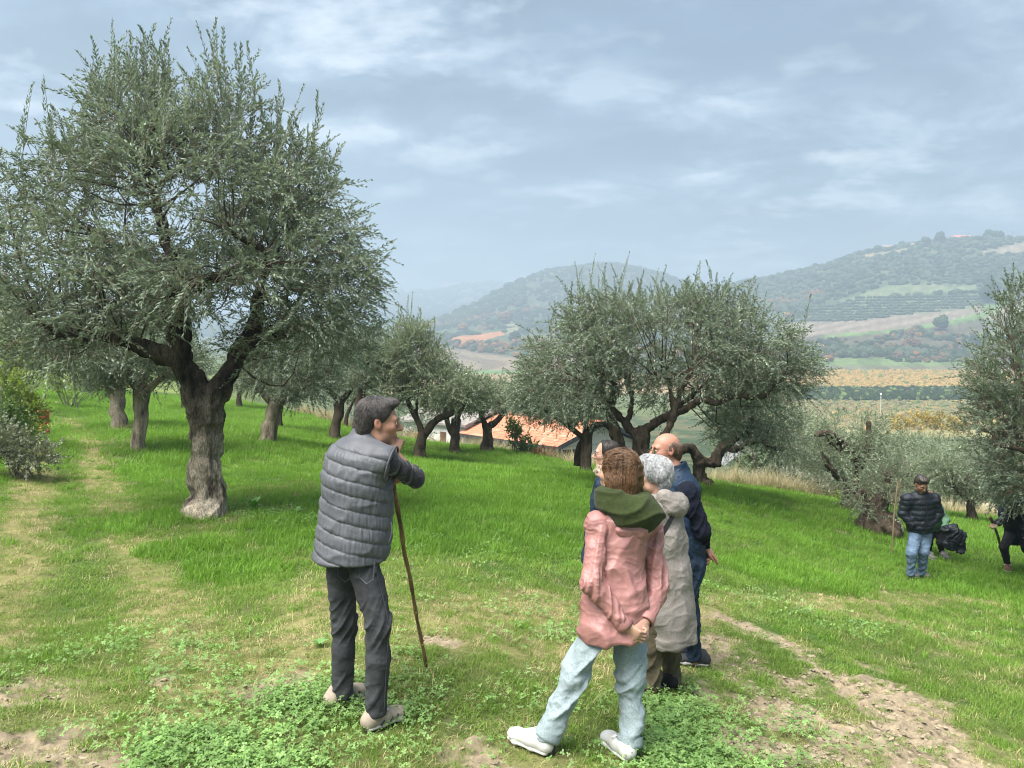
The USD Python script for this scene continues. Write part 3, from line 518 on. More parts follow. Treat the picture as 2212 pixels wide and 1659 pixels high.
def olive(label, foot, d, limbs, crown, nleaf, leaf=.058, shoot=(.22, .5), m=None, bark=None, seed=1, group=None, up=.55, clump=.40, depth=1.0, sides=12, wood=0.0, name='olive_tree', ntw=0, topshoots=0, core=True, droop=.25, edgebias=.35, base=None):
    """limbs: picture-space polylines, the first is the trunk. crown: (column, row, half width, half height [, depth offset, depth radius]) lobes in picture pixels at distance d."""
    r = np.random.default_rng(seed); m = m or m_leaf; bark = bark or m_bark; px = d / FPX
    b = stand(*foot) if base is None else base; T = Thing(name, label, 'olive tree', b, group); allp = []; woodl = []
    for i, L in enumerate(limbs):
        p, rad = limb_mesh(L, d, seed * 13 + i, sub=6 if i == 0 else 5); allp.append(p)
        if i == 0:
            p = np.vstack([[b - [0, 0, .25]], p]); rad = np.r_[rad[0] * 1.25, rad]
        if wood: woodl.append((p, rad)); continue
        T.add('trunk' if i == 0 else 'limb', tube(p, rad, sides if i == 0 else 8, rough=.45 if i == 0 else .28, seed=seed + i, lobes=.10 if i == 0 else 0.0), bark, smooth=True)
    if wood:
        q = np.vstack([p for p, _ in woodl]); mr = max(rd.max() for _, rd in woodl); Vw = Vol(q.min(0) - mr - .05, q.max(0) + mr + .05, wood)
        for p, rd in woodl: Vw.chain(p, rd, k=.06)
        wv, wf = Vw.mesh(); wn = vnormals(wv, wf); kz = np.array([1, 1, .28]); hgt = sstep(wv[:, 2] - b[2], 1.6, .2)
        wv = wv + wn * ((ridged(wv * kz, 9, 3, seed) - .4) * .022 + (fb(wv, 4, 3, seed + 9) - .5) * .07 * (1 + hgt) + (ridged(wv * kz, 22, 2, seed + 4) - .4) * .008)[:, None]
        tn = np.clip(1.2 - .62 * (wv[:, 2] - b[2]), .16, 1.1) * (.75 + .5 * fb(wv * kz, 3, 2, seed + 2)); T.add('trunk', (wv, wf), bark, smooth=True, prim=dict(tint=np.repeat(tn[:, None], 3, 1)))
    allp = np.vstack(allp)
    w = np.array([c[2] * c[3] * (c[5] / px if len(c) > 5 else (c[2] + c[3]) * .5 * depth) for c in crown]) ** .8; w /= w.sum(); n = int(nleaf / 22); S, D, Lw = [], [], []
    cc = np.mean([unp(c[0], c[1], d + (c[4] if len(c) > 4 else 0)) for c in crown], axis=0)
    for c, wi in zip(crown, w):
        k = int(n * wi * 2.6) + 4; o = unp(c[0], c[1], d + (c[4] if len(c) > 4 else 0)); rx, rz = c[2] * px, c[3] * px; ry = c[5] if len(c) > 5 else (rx + rz) * .5 * depth
        v = r.normal(size=(k, 3)); v /= np.linalg.norm(v, axis=1, keepdims=True); rad = r.random(k) ** (1 / 3 * (1 - .45 * edgebias)); p = o + v * rad[:, None] * [rx, ry, rz] * (.86 + .3 * fb(v + seed, 1.7, 2, seed))[:, None]
        g = fb(p, 1.15 / max(.35, min(1.0, rx)), 3, seed + 3); keep = g > clump + r.normal(0, .05, k); p, v = p[keep], v[keep]; p, v = p[:int(n * wi) + 1], v[:int(n * wi) + 1]
        out = v * [1, 1, .7] + (p - cc) / (np.linalg.norm(p - cc, axis=1, keepdims=True) + .1) * .5; dr = out * .7 + [0, 0, up] + r.normal(0, .78, p.shape); S.append(p); D.append(dr); Lw.append(r.uniform(*shoot, len(p)))
    S, D, Lw = np.vstack(S), np.vstack(D), np.concatenate(Lw)
    if topshoots:
        hi = np.argsort(-(S[:, 2] + r.normal(0, .3, len(S))))[:int(len(S) * .22)]; hi = r.choice(hi, min(topshoots, len(hi)), replace=False)
        S = np.vstack([S, S[hi] + [0, 0, .05]]); D = np.vstack([D, np.stack([r.normal(0, .22, len(hi)), r.normal(0, .22, len(hi)), np.ones(len(hi))], 1)]); Lw = np.r_[Lw, r.uniform(.45, .95, len(hi))]
    sp = max(.026, leaf * .5); V, F, t, E = leaves(S, D, Lw, r, spacing=sp, size=leaf, wid=leaf * .17, n_max=max(8, int(shoot[1] / sp) + 1) if not topshoots else int(.95 / sp) + 1, droop=droop)
    T.add('crown', (V, F), m, kind='stuff', prim=dict(tint=t))
    sv = [stems(S - unit_rows(D) * .12, S + (E - S) * .5, .0045, .003), stems(S + (E - S) * .5, E, .003, .0012)]
    T.add('twigs', cat(sv), m_twig, kind='stuff')
    # branches that carry the shoots
    nb = ntw or max(24, int(n / 60)); tg = S[r.choice(len(S), min(nb, len(S)), replace=False)]; kd = cKDTree(allp); _, j = kd.query(tg + (cc - tg) * .15 - [0, 0, .3]); bm = []
    for k in range(len(tg)):
        a = allp[j[k]]; mid = (a + tg[k]) / 2 + r.normal(0, .10, 3) * np.linalg.norm(tg[k] - a) + [0, 0, -.05 * np.linalg.norm(tg[k] - a)]; q = spline(np.array([a, mid, tg[k]]), 6); bm.append(tube(q, np.linspace(.017, .004, 6) * min(1.2, .5 + np.linalg.norm(tg[k] - a) * .4), 5, cap=False))
    T.add('branches', cat(bm), m_bark, kind='stuff', smooth=True); return T

olive('large old olive tree in the left foreground with thick forked pale trunk', (440, 9.6), 9.6, [
    [(438, 1116, -.1, 46), (441, 1098, 0, 37), (441, 1060, 0, 30), (444, 1000, 0, 27), (446, 930, 0, 27), (448, 885, 0, 29), (446, 862, 0, 23)],
    [(438, 900, 0, 20), (428, 860, 0, 25), (410, 815, -.05, 23), (385, 770, -.1, 22), (383, 700, -.15, 21), (370, 640, -.2, 20), (380, 600, -.3, 15), (360, 520, -.3, 10), (330, 420, -.4, 7), (300, 300, -.4, 4)],
    [(458, 900, 0, 17), (474, 845, 0, 20), (498, 800, .1, 17), (516, 755, .2, 14), (548, 733, .3, 14), (607, 722, .5, 10), (690, 690, .7, 6)],
    [(385, 775, -.1, 22), (345, 764, -.2, 17), (290, 742, -.35, 13), (210, 727, -.5, 10), (120, 722, -.7, 6)],
    [(520, 752, .2, 13), (549, 700, .3, 11), (552, 645, .3, 9), (590, 560, .4, 6), (640, 470, .5, 4)],
    [(372, 640, -.2, 20), (410, 625, -.25, 16), (448, 602, -.3, 12), (470, 590, -.3, 6)], [(372, 660, -.2, 14), (330, 600, .5, 10), (260, 540, .8, 7), (180, 480, 1.0, 4)],
    [(470, 600, -.3, 6), (520, 580, -.5, 6), (572, 570, -.6, 6), (575, 545, -.65, 5), (540, 525, -.7, 4), (500, 500, -.8, 4)]],
    [(400, 450, 250, 190, 0, 1.7), (190, 560, 180, 180, 0, 1.5), (640, 540, 150, 180, .2, 1.5), (300, 300, 110, 130, 0, .9), (495, 270, 75, 105, 0, .8), (310, 205, 60, 80, 0, .5), (690, 690, 115, 110, .3, 1.2), (120, 700, 110, 85, -.2, 1.1), (60, 530, 70, 110, .3, 1.0), (600, 400, 110, 110, .1, 1.0), (130, 400, 80, 90, .1, .9), (400, 620, 240, 90, .9, .8), (470, 600, 150, 75, -1.1, .5), (250, 640, 120, 80, -1.0, .6), (720, 590, 90, 110, -.2, .9), (590, 740, 90, 60, .2, .7), (70, 760, 80, 45, -.6, .6), (180, 770, 70, 30, -.9, .4)],
    102000, leaf=.063, shoot=(.22, .5), bark=m_bark_big, seed=3, up=.22, droop=.4, wood=.022, clump=.43, topshoots=260, ntw=170)
olive('broad olive tree behind the group of people, with black limbs spreading to the right', (1385, 15.0), 15.0, [
    [(1386, 1064, 0, 22.2), (1385, 1030, 0, 15.5), (1384, 985, 0, 13.3), (1385, 950, 0, 14.1), (1388, 930, 0, 13.3)],
    [(1380, 948, 0, 8.1), (1351, 914, .1, 6.7), (1318, 880, .15, 5.5), (1301, 844, .2, 4.4), (1287, 810, .25, 3.7), (1274, 783, .3, 3.0)],
    [(1378, 1030, 0, 8.1), (1352, 985, -.1, 9.6), (1328, 930, -.2, 10.4), (1320, 885, -.2, 8.1), (1331, 840, -.3, 5.2), (1301, 812, -.4, 3.7), (1255, 822, -.5, 2.2)],
    [(1391, 928, 0, 8.1), (1431, 904, -.1, 7.0), (1472, 887, -.2, 6.7), (1522, 864, -.3, 5.9), (1545, 871, -.35, 5.2), (1582, 857, -.4, 4.8), (1646, 856, -.5, 4.1), (1669, 837, -.5, 3.0), (1700, 800, -.5, 1.9)],
    [(1392, 985, -.1, 6.7), (1425, 960, -.4, 6.7), (1461, 877, -.5, 5.5), (1481, 824, -.5, 4.8), (1495, 797, -.5, 4.1), (1471, 807, -.5, 3.7), (1418, 819, -.6, 2.2)], [(1456, 890, -.5, 3.7), (1448, 840, -.4, 3.0), (1440, 800, -.3, 2.2)], [(1351, 914, .1, 5.9), (1365, 860, .4, 4.4), (1350, 800, .8, 3.0), (1330, 740, 1., 1.9)], [(1431, 904, 0, 5.2), (1500, 850, .8, 3.7), (1560, 780, 1.2, 2.2)]],
    [(1420, 735, 190, 95, 0, 1.8), (1230, 770, 100, 90, 0, 1.4), (1600, 760, 120, 90, 0, 1.4), (1300, 690, 90, 55, 0, 1.2), (1570, 660, 60, 45, 0, .5), (1680, 790, 70, 60, -.2, .9), (1470, 670, 70, 40, 0, .9), (1175, 825, 60, 50, .2, .9), (1600, 900, 75, 60, .8, .8), (1265, 840, 80, 50, -.3, .9), (1350, 790, 90, 50, -.7, .7), (1540, 800, 110, 55, .3, 1.0), (1710, 810, 60, 45, 0, .7), (1420, 850, 60, 40, 1.2, .6)],
    92000, leaf=.068, shoot=(.22, .48), seed=5, wood=.03, clump=.42, topshoots=120, ntw=110, up=.3, droop=.35)
olive('twisted olive tree with a crooked looping trunk right of the bald man', (1520, 17.5), 17.5, [
    [(1524, 1054, 0, 20), (1516, 1040, 0, 14), (1509, 1018, 0, 12), (1510, 1001, 0, 12)],
    [(1510, 1003, 0, 9), (1504, 981, 0, 8.5), (1491, 968, 0, 8), (1472, 972, -.1, 7), (1450, 990, -.2, 6)],
    [(1511, 1003, 0, 10), (1528, 1001, 0, 9.5), (1545, 999, 0, 9.5), (1549, 985, 0, 9), (1565, 968, 0, 9), (1592, 938, 0, 8), (1622, 907, 0, 6.5), (1639, 877, 0, 4.5), (1660, 840, 0, 3)],
    [(1572, 968, 0, 4.5), (1582, 973, -.1, 4), (1612, 960, -.2, 3.5), (1640, 953, -.2, 3), (1664, 964, -.3, 2.4), (1690, 976, -.3, 1.6)], [(1522, 1045, 0, 8), (1534, 1050, -.3, 6), (1547, 1060, -.5, 3)]],
    [(1640, 890, 75, 60, .3, .9), (1580, 905, 60, 50, .6, .8), (1690, 950, 45, 40, 0, .6), (1630, 840, 60, 50, .4, .8)], 24000, leaf=.072, seed=7, wood=.03, clump=.42, ntw=40)
olive('pollarded olive tree with bare black stubs, standing alone in the grass right of the group', (1840, 19.0), 19.0, [
    [(1838, 1106, 0, 24), (1838, 1090, 0, 17), (1840, 1066, 0, 12), (1843, 1042, 0, 9)],
    [(1842, 1046, 0, 6), (1826, 1041, 0, 5), (1801, 1022, -.1, 5), (1792, 1007, -.2, 4.5), (1779, 986, -.2, 4)],
    [(1843, 1042, 0, 7), (1854, 1007, 0, 6.5), (1848, 988, 0, 6), (1840, 970, 0, 6), (1831, 964, 0, 5.5), (1807, 951, -.2, 5), (1787, 934, -.3, 4.5), (1760, 941, -.4, 3)], [(1854, 1010, 0, 5), (1874, 975, .1, 5), (1877, 940, .1, 5.5), (1875, 914, .1, 6)], [(1831, 964, 0, 3), (1815, 970, -.1, 2.5), (1800, 962, -.2, 2), (1785, 945, -.3, 2)]],
    [(1790, 985, 60, 45, .1, .7), (1900, 985, 55, 55, .1, .8), (1845, 935, 70, 40, .2, .7), (1740, 965, 40, 35, 0, .5), (1870, 1040, 40, 30, .3, .6)], 13000, leaf=.078, seed=9, wood=.03, clump=.43, m=m_leaf2, ntw=40, shoot=(.25, .55))
olive('stout dark olive stump with sparse grey sprouts beside the walker in jeans', (1900, 16.0), 16.0, [
    [(1898, 1160, 0, 44), (1897, 1138, 0, 34), (1898, 1112, 0, 24), (1902, 1088, 0, 15), (1910, 1070, 0, 8)], [(1885, 1120, 0, 12), (1872, 1090, 0, 6), (1866, 1060, 0, 3)], [(1905, 1100, 0, 8), (1915, 1060, .1, 5), (1918, 1020, .1, 3)], [(1912, 1130, -.3, 12), (1926, 1146, -.5, 8), (1938, 1160, -.6, 4)]],
    [(1875, 1060, 45, 42, 0, .5), (1925, 1030, 45, 55, .1, .6), (1890, 1100, 55, 22, 0, .5), (1960, 1040, 30, 45, .3, .5)], 7500, leaf=.062, seed=11, wood=.035, clump=.42, m=m_leaf2, ntw=40, shoot=(.2, .45))
olive('small round olive tree with a short dark trunk on the sandy track at right', (2102, 22.0), 22.0, [
    [(2100, 1130, 0, 11), (2098, 1105, 0, 9), (2097, 1088, 0, 9), (2098, 1078, 0, 8)], [(2096, 1082, 0, 6), (2080, 1070, 0, 5), (2060, 1045, 0, 3)], [(2100, 1082, 0, 6), (2112, 1072, 0, 5), (2135, 1045, 0, 3)]],
    [(2085, 1030, 75, 42, 0, 1.1), (2030, 1010, 45, 35, 0, .8), (2130, 1040, 50, 40, 0, .9)], 20000, leaf=.078, seed=13, clump=.40, m=m_leaf2, ntw=40)
olive('dense dark olive tree cut off by the right edge of the picture', (2300, 11.8), 11.8, [
    [(2330, 1290, 0, 40), (2320, 1200, 0, 30), (2310, 1100, 0, 26), (2290, 1000, 0, 22)], [(2290, 1010, 0, 15), (2240, 920, 0, 10), (2200, 820, 0, 6), (2190, 720, 0, 3)], [(2300, 1030, 0, 14), (2260, 1000, -.3, 9), (2200, 970, -.4, 6), (2150, 960, -.5, 4)], [(2290, 1000, 0, 15), (2330, 850, .3, 10), (2320, 700, .3, 6)]],
    [(2215, 830, 75, 130, 0, 1.0), (2160, 930, 55, 110, 0, .8), (2250, 1000, 100, 95, 0, 1.0), (2200, 700, 35, 90, .1, .5), (2120, 850, 32, 60, 0, .4), (2320, 850, 110, 180, .2, 1.2), (2200, 1060, 45, 50, .2, .5)], 48000, leaf=.060, seed=15, clump=.41, m=m_leaf3, topshoots=70, ntw=80, shoot=(.22, .5))
olive('olive tree with a slim straight trunk, left of the large foreground olive', (298, 16.0), 16.0, [[(298, 978, 0, 21), (298, 960, 0, 15), (301, 905, 0, 14), (304, 870, 0, 15), (308, 845, 0, 16)], [(302, 850, 0, 9), (270, 815, 0, 7), (225, 795, 0, 5), (190, 770, -.2, 3)], [(314, 850, 0, 9), (345, 820, 0, 7), (390, 800, .1, 4)], [(306, 845, 0, 9), (310, 790, .2, 6), (300, 730, .4, 3)]],
    [(290, 770, 100, 55, 0, 1.2), (210, 765, 60, 45, -.1, .8), (370, 780, 70, 45, .1, .9), (250, 820, 55, 25, -.2, .5)], 34000, leaf=.068, seed=17, bark=m_bark_pale, ntw=50)
olive('olive tree with a thick flaking trunk at the end of the row by the path', (258, 20.0), 20.0, [[(258, 925, 0, 20), (257, 910, 0, 16), (254, 870, 0, 16), (248, 835, 0, 17)], [(242, 840, 0, 10), (215, 800, 0, 7), (180, 770, 0, 4)], [(255, 835, 0, 10), (275, 790, .2, 7), (300, 740, .3, 4)]],
    [(225, 745, 85, 65, 0, 1.2), (160, 740, 60, 55, 0, .9), (300, 720, 70, 60, .3, 1.0)], 24000, leaf=.08, seed=19, bark=m_bark_pale, ntw=40)
olive('distant olive with a forked grey trunk just left of the big trunk', (396, 32.0), 32.0, [[(398, 884, 0, 8), (398, 860, 0, 6), (400, 838, 0, 6)], [(400, 842, 0, 4), (385, 815, 0, 3)], [(400, 842, 0, 4), (420, 812, 0, 3)]], [(400, 795, 50, 40, 0, 1.2)], 8000, leaf=.12, seed=21, ntw=20)
olive('distant olive with a thin trunk seen just right of the big trunk', (516, 36.0), 36.0, [[(516, 882, 0, 7), (517, 860, 0, 5), (518, 842, 0, 5)], [(517, 845, 0, 3), (535, 815, 0, 2)], [(517, 845, 0, 3), (500, 815, 0, 2)]], [(520, 805, 48, 36, 0, 1.2)], 8000, leaf=.13, seed=23, ntw=20, m=m_leaf2)
olive('olive tree leaning right with a reddish-brown trunk in the middle of the orchard', (578, 19.0), 19.0, [[(577, 957, 0, 20), (580, 940, 0, 15), (588, 905, 0, 14), (598, 870, 0, 15)], [(595, 875, 0, 9), (560, 840, 0, 6), (530, 800, 0, 3)], [(602, 872, 0, 9), (640, 850, 0, 6), (670, 820, .1, 4)], [(600, 870, 0, 9), (615, 820, .2, 5), (620, 770, .3, 3)]],
    [(605, 800, 80, 55, 0, 1.1), (660, 820, 60, 55, 0, .9), (545, 800, 45, 45, 0, .7), (690, 760, 55, 55, .2, .8)], 30000, leaf=.074, seed=25, bark=m_bark_pale, ntw=50)
olive('small olive trunk half hidden behind the leaning reddish trunk', (601, 26.0), 26.0, [[(601, 917, 0, 9), (602, 895, 0, 7), (606, 868, 0, 7)], [(606, 870, 0, 4), (625, 840, 0, 3)]], [(620, 815, 48, 40, 0, 1.0)], 8000, leaf=.1, seed=27, ntw=20, m=m_leaf2)
olive('olive tree with a straight grey trunk left of the man in the vest', (725, 24.0), 24.0, [[(724, 952, 0, 15), (726, 935, 0, 11), (731, 890, 0, 10), (736, 862, 0, 11)], [(733, 866, 0, 7), (700, 830, 0, 5), (680, 800, 0, 3)], [(738, 864, 0, 7), (765, 830, 0, 5), (780, 790, .1, 3)]],
    [(725, 800, 75, 50, 0, 1.2), (680, 780, 45, 50, 0, .9), (770, 785, 50, 50, .1, .9), (740, 740, 50, 35, .1, .8)], 26000, leaf=.088, seed=29, ntw=40, m=m_leaf2)
olive('thin slanting young olive behind the orchard at the man\'s shoulder', (745, 31.0), 31.0, [[(744, 930, 0, 6), (748, 905, 0, 4), (757, 880, 0, 4)], [(756, 882, 0, 3), (770, 855, 0, 2)]], [(765, 835, 42, 34, 0, 1.0)], 7000, leaf=.11, seed=31, ntw=16, m=m_leaf2)
olive('olive tree with a dark trunk rising right behind the man\'s head', (772, 22.0), 22.0, [[(768, 958, 0, 14), (770, 930, 0, 11), (775, 880, 0, 10), (780, 848, 0, 10)], [(780, 850, 0, 7), (800, 820, 0, 6), (838, 818, 0, 5), (850, 800, 0, 3)], [(778, 850, 0, 7), (790, 800, .1, 5), (800, 760, .2, 3)]],
    [(800, 790, 55, 50, 0, 1.0), (850, 800, 45, 45, 0, .8), (790, 745, 40, 35, .1, .7)], 20000, leaf=.082, seed=33, ntw=40)
olive('olive tree with a wide V fork just right of the man\'s forearm', (910, 21.5), 21.5, [[(904, 998, 0, 20), (905, 985, 0, 14), (910, 954, 0, 12), (916, 934, 0, 12)], [(913, 938, 0, 8), (904, 912, 0, 7), (889, 885, 0, 6), (875, 850, 0, 4)], [(918, 938, 0, 9), (943, 908, 0, 8), (979, 891, 0, 6.5), (1005, 876, 0, 5), (1009, 852, 0, 3.5)], [(904, 912, 0, 4), (900, 880, .1, 3), (905, 850, .1, 2)]],
    [(880, 775, 55, 60, 0, 1.0), (950, 835, 75, 50, 0, 1.1), (885, 730, 42, 32, 0, .6), (1010, 845, 45, 42, 0, .7), (850, 840, 40, 40, 0, .7), (930, 790, 50, 35, .1, .7)], 38000, leaf=.080, seed=35, m=m_leaf2, ntw=60, topshoots=60)
olive('olive tree with a straight stem between the V-forked olive and the tiled house', (985, 24.5), 24.5, [[(985, 982, 0, 17), (984, 970, 0, 12), (982, 935, 0, 10), (984, 905, 0, 10)], [(980, 940, 0, 7), (968, 912, 0, 6), (962, 885, 0, 4)], [(986, 906, 0, 6), (1000, 870, 0, 4)]], [(1000, 850, 48, 40, .1, 1.0), (960, 870, 40, 28, .1, .8)], 15000, leaf=.088, seed=37, m=m_leaf2, ntw=30)
olive('stocky forked olive tree in front of the orange tiled roof', (1055, 26.0), 26.0, [[(1056, 980, 0, 17), (1055, 965, 0, 14), (1052, 935, 0, 11), (1054, 915, 0, 12)], [(1048, 920, 0, 7), (1040, 898, 0, 5), (1030, 870, 0, 3)], [(1060, 918, 0, 8), (1076, 905, 0, 6), (1100, 880, 0, 4)]], [(1075, 858, 60, 38, 0, 1.1), (1030, 850, 42, 36, 0, .8), (1095, 862, 30, 22, 0, .6)], 19000, leaf=.09, seed=39, m=m_leaf2, ntw=36)
olive('twin-stemmed dark olive tree just left of the woman with glasses', (1268, 19.5), 19.5, [[(1268, 1029, 0, 16), (1267, 1005, 0, 13), (1268, 965, 0, 12), (1270, 930, 0, 11)], [(1248, 1006, .6, 10), (1252, 975, .5, 9), (1262, 945, .2, 8)], [(1264, 950, 0, 7), (1240, 930, 0, 6), (1200, 900, 0, 5), (1135, 864, 0, 3)], [(1272, 935, 0, 7), (1300, 915, .2, 6), (1320, 930, .3, 4)], [(1268, 930, 0, 7), (1262, 880, .1, 5), (1270, 840, .2, 3)]],
    [(1195, 862, 80, 48, 0, 1.1), (1150, 838, 45, 42, 0, .8), (1265, 875, 50, 42, .1, .9)], 30000, leaf=.076, seed=41, ntw=56)
# olives on the slope below the terrace: one tree, then copies
ly = np.random.default_rng(99)
def lower_olive(seed, m):
    d0 = 34.; b = stand(1106, d0); T = Thing('olive_tree', '', 'olive tree', b, 'olive trees on the slope below the terrace'); r = np.random.default_rng(seed)
    tr = np.array([b + [0, 0, -.3], b + [.05, 0, .7], b + [.1, .05, 1.3]]); T.add('trunk', tube(spline(tr, 9), np.linspace(.24, .15, 9), 9, rough=.4, seed=seed), m_bark, smooth=True); lim = []
    for k in range(4):
        a = k * 1.6 + r.uniform(0, .8); e = b + np.array([math.cos(a) * 1.2, math.sin(a) * 1.2, 2.5 + r.uniform(-.3, .5)]); q = spline(np.array([tr[-1] - [0, 0, .1], (tr[-1] + e) / 2 + r.normal(0, .15, 3), e]), 7); lim.append(q); T.add('limb', tube(q, np.linspace(.09, .02, 7), 6, rough=.3, seed=k), m_bark, smooth=True)
    n = 760; v = unit_rows(r.normal(size=(n * 3, 3))); p = b + [0, 0, 2.6] + v * (r.random(n * 3) ** .26)[:, None] * [1.9, 1.9, 1.35] * (.75 + .5 * fb(v + seed, 1.8, 2, seed))[:, None]; k = fb(p, 1.0, 3, seed) > .41; p, v = p[k][:n], v[k][:n]
    V, F, t, E = leaves(p, v * .8 + [0, 0, .5] + r.normal(0, .5, p.shape), r.uniform(.3, .6, len(p)), r, spacing=.065, size=.12, wid=.019, n_max=9); T.add('crown', (V, F), m, kind='stuff', prim=dict(tint=t)); return T
protos = [lower_olive(301, m_leaf2), lower_olive(302, m_leaf2), lower_olive(303, m_leaf)]
where = [('pale olive tree below the terrace, behind the crooked trunk', 1650, 29, 0, .95), ('olive tree below the terrace, rising behind the low grey shrubs', 1720, 32, 1, 1.0), ('olive tree below the terrace with its crown against the tan vineyard', 1780, 38, 0, 1.05), ('olive tree below the terrace behind the pollarded olive', 1850, 31, 1, .9), ('rounded pale olive below the terrace, under the white vineyard post', 1905, 36, 0, 1.0), ('olive tree below the terrace behind the walker\'s shoulder', 1965, 30, 1, .95), ('olive tree below the terrace right of the walker\'s head', 2035, 33, 0, 1.0), ('olive tree below the terrace half behind the dark right-hand tree', 2120, 31, 1, 1.0),
         ('farther olive on the slope below, left of the yellow bushes', 1830, 52, 2, 1.1), ('farther olive on the slope below, under the yellow bushes', 1985, 50, 0, 1.15), ('farther olive on the slope below, right of the yellow bushes', 2080, 54, 1, 1.1), ('olive crown showing past the far left of the white house', 845, 42, 2, 1.15), ('pale olive below the terrace, at the right edge of the picture', 2195, 36, 0, 1.05), ('farther olive on the slope, left under the spreading black limb', 1680, 50, 1, 1.1), ('farther olive on the slope, between the pollard and the vineyard', 1760, 60, 0, 1.2)]
used = [0, 0, 0]
for lab, x, d, k, s in where:
    b = stand(x, d) - [0, 0, .1]
    if not used[k]:
        T = protos[k]; X = T.x; X.ClearXformOpOrder(); X.AddTranslateOp(opSuffix='at').Set(Gf.Vec3d(*map(float, b))); used[k] = 1
    else:
        X = UsdGeom.Xform.Define(stage, '/World/' + numbered('/World', 'olive_tree')); X.AddTranslateOp().Set(Gf.Vec3d(*map(float, b))); X.GetPrim().GetReferences().AddInternalReference(protos[k].path); X.GetPrim().SetInstanceable(True)
        X.ClearXformOpOrder(); X.AddTranslateOp(opSuffix='at').Set(Gf.Vec3d(*map(float, b)))
    X.AddRotateZOp().Set(float(ly.uniform(0, 360))); X.AddScaleOp().Set(Gf.Vec3f(s, s, s * float(ly.uniform(.9, 1.1)))); tag(X.GetPrim(), lab, 'olive tree', 'olive trees on the slope below the terrace')

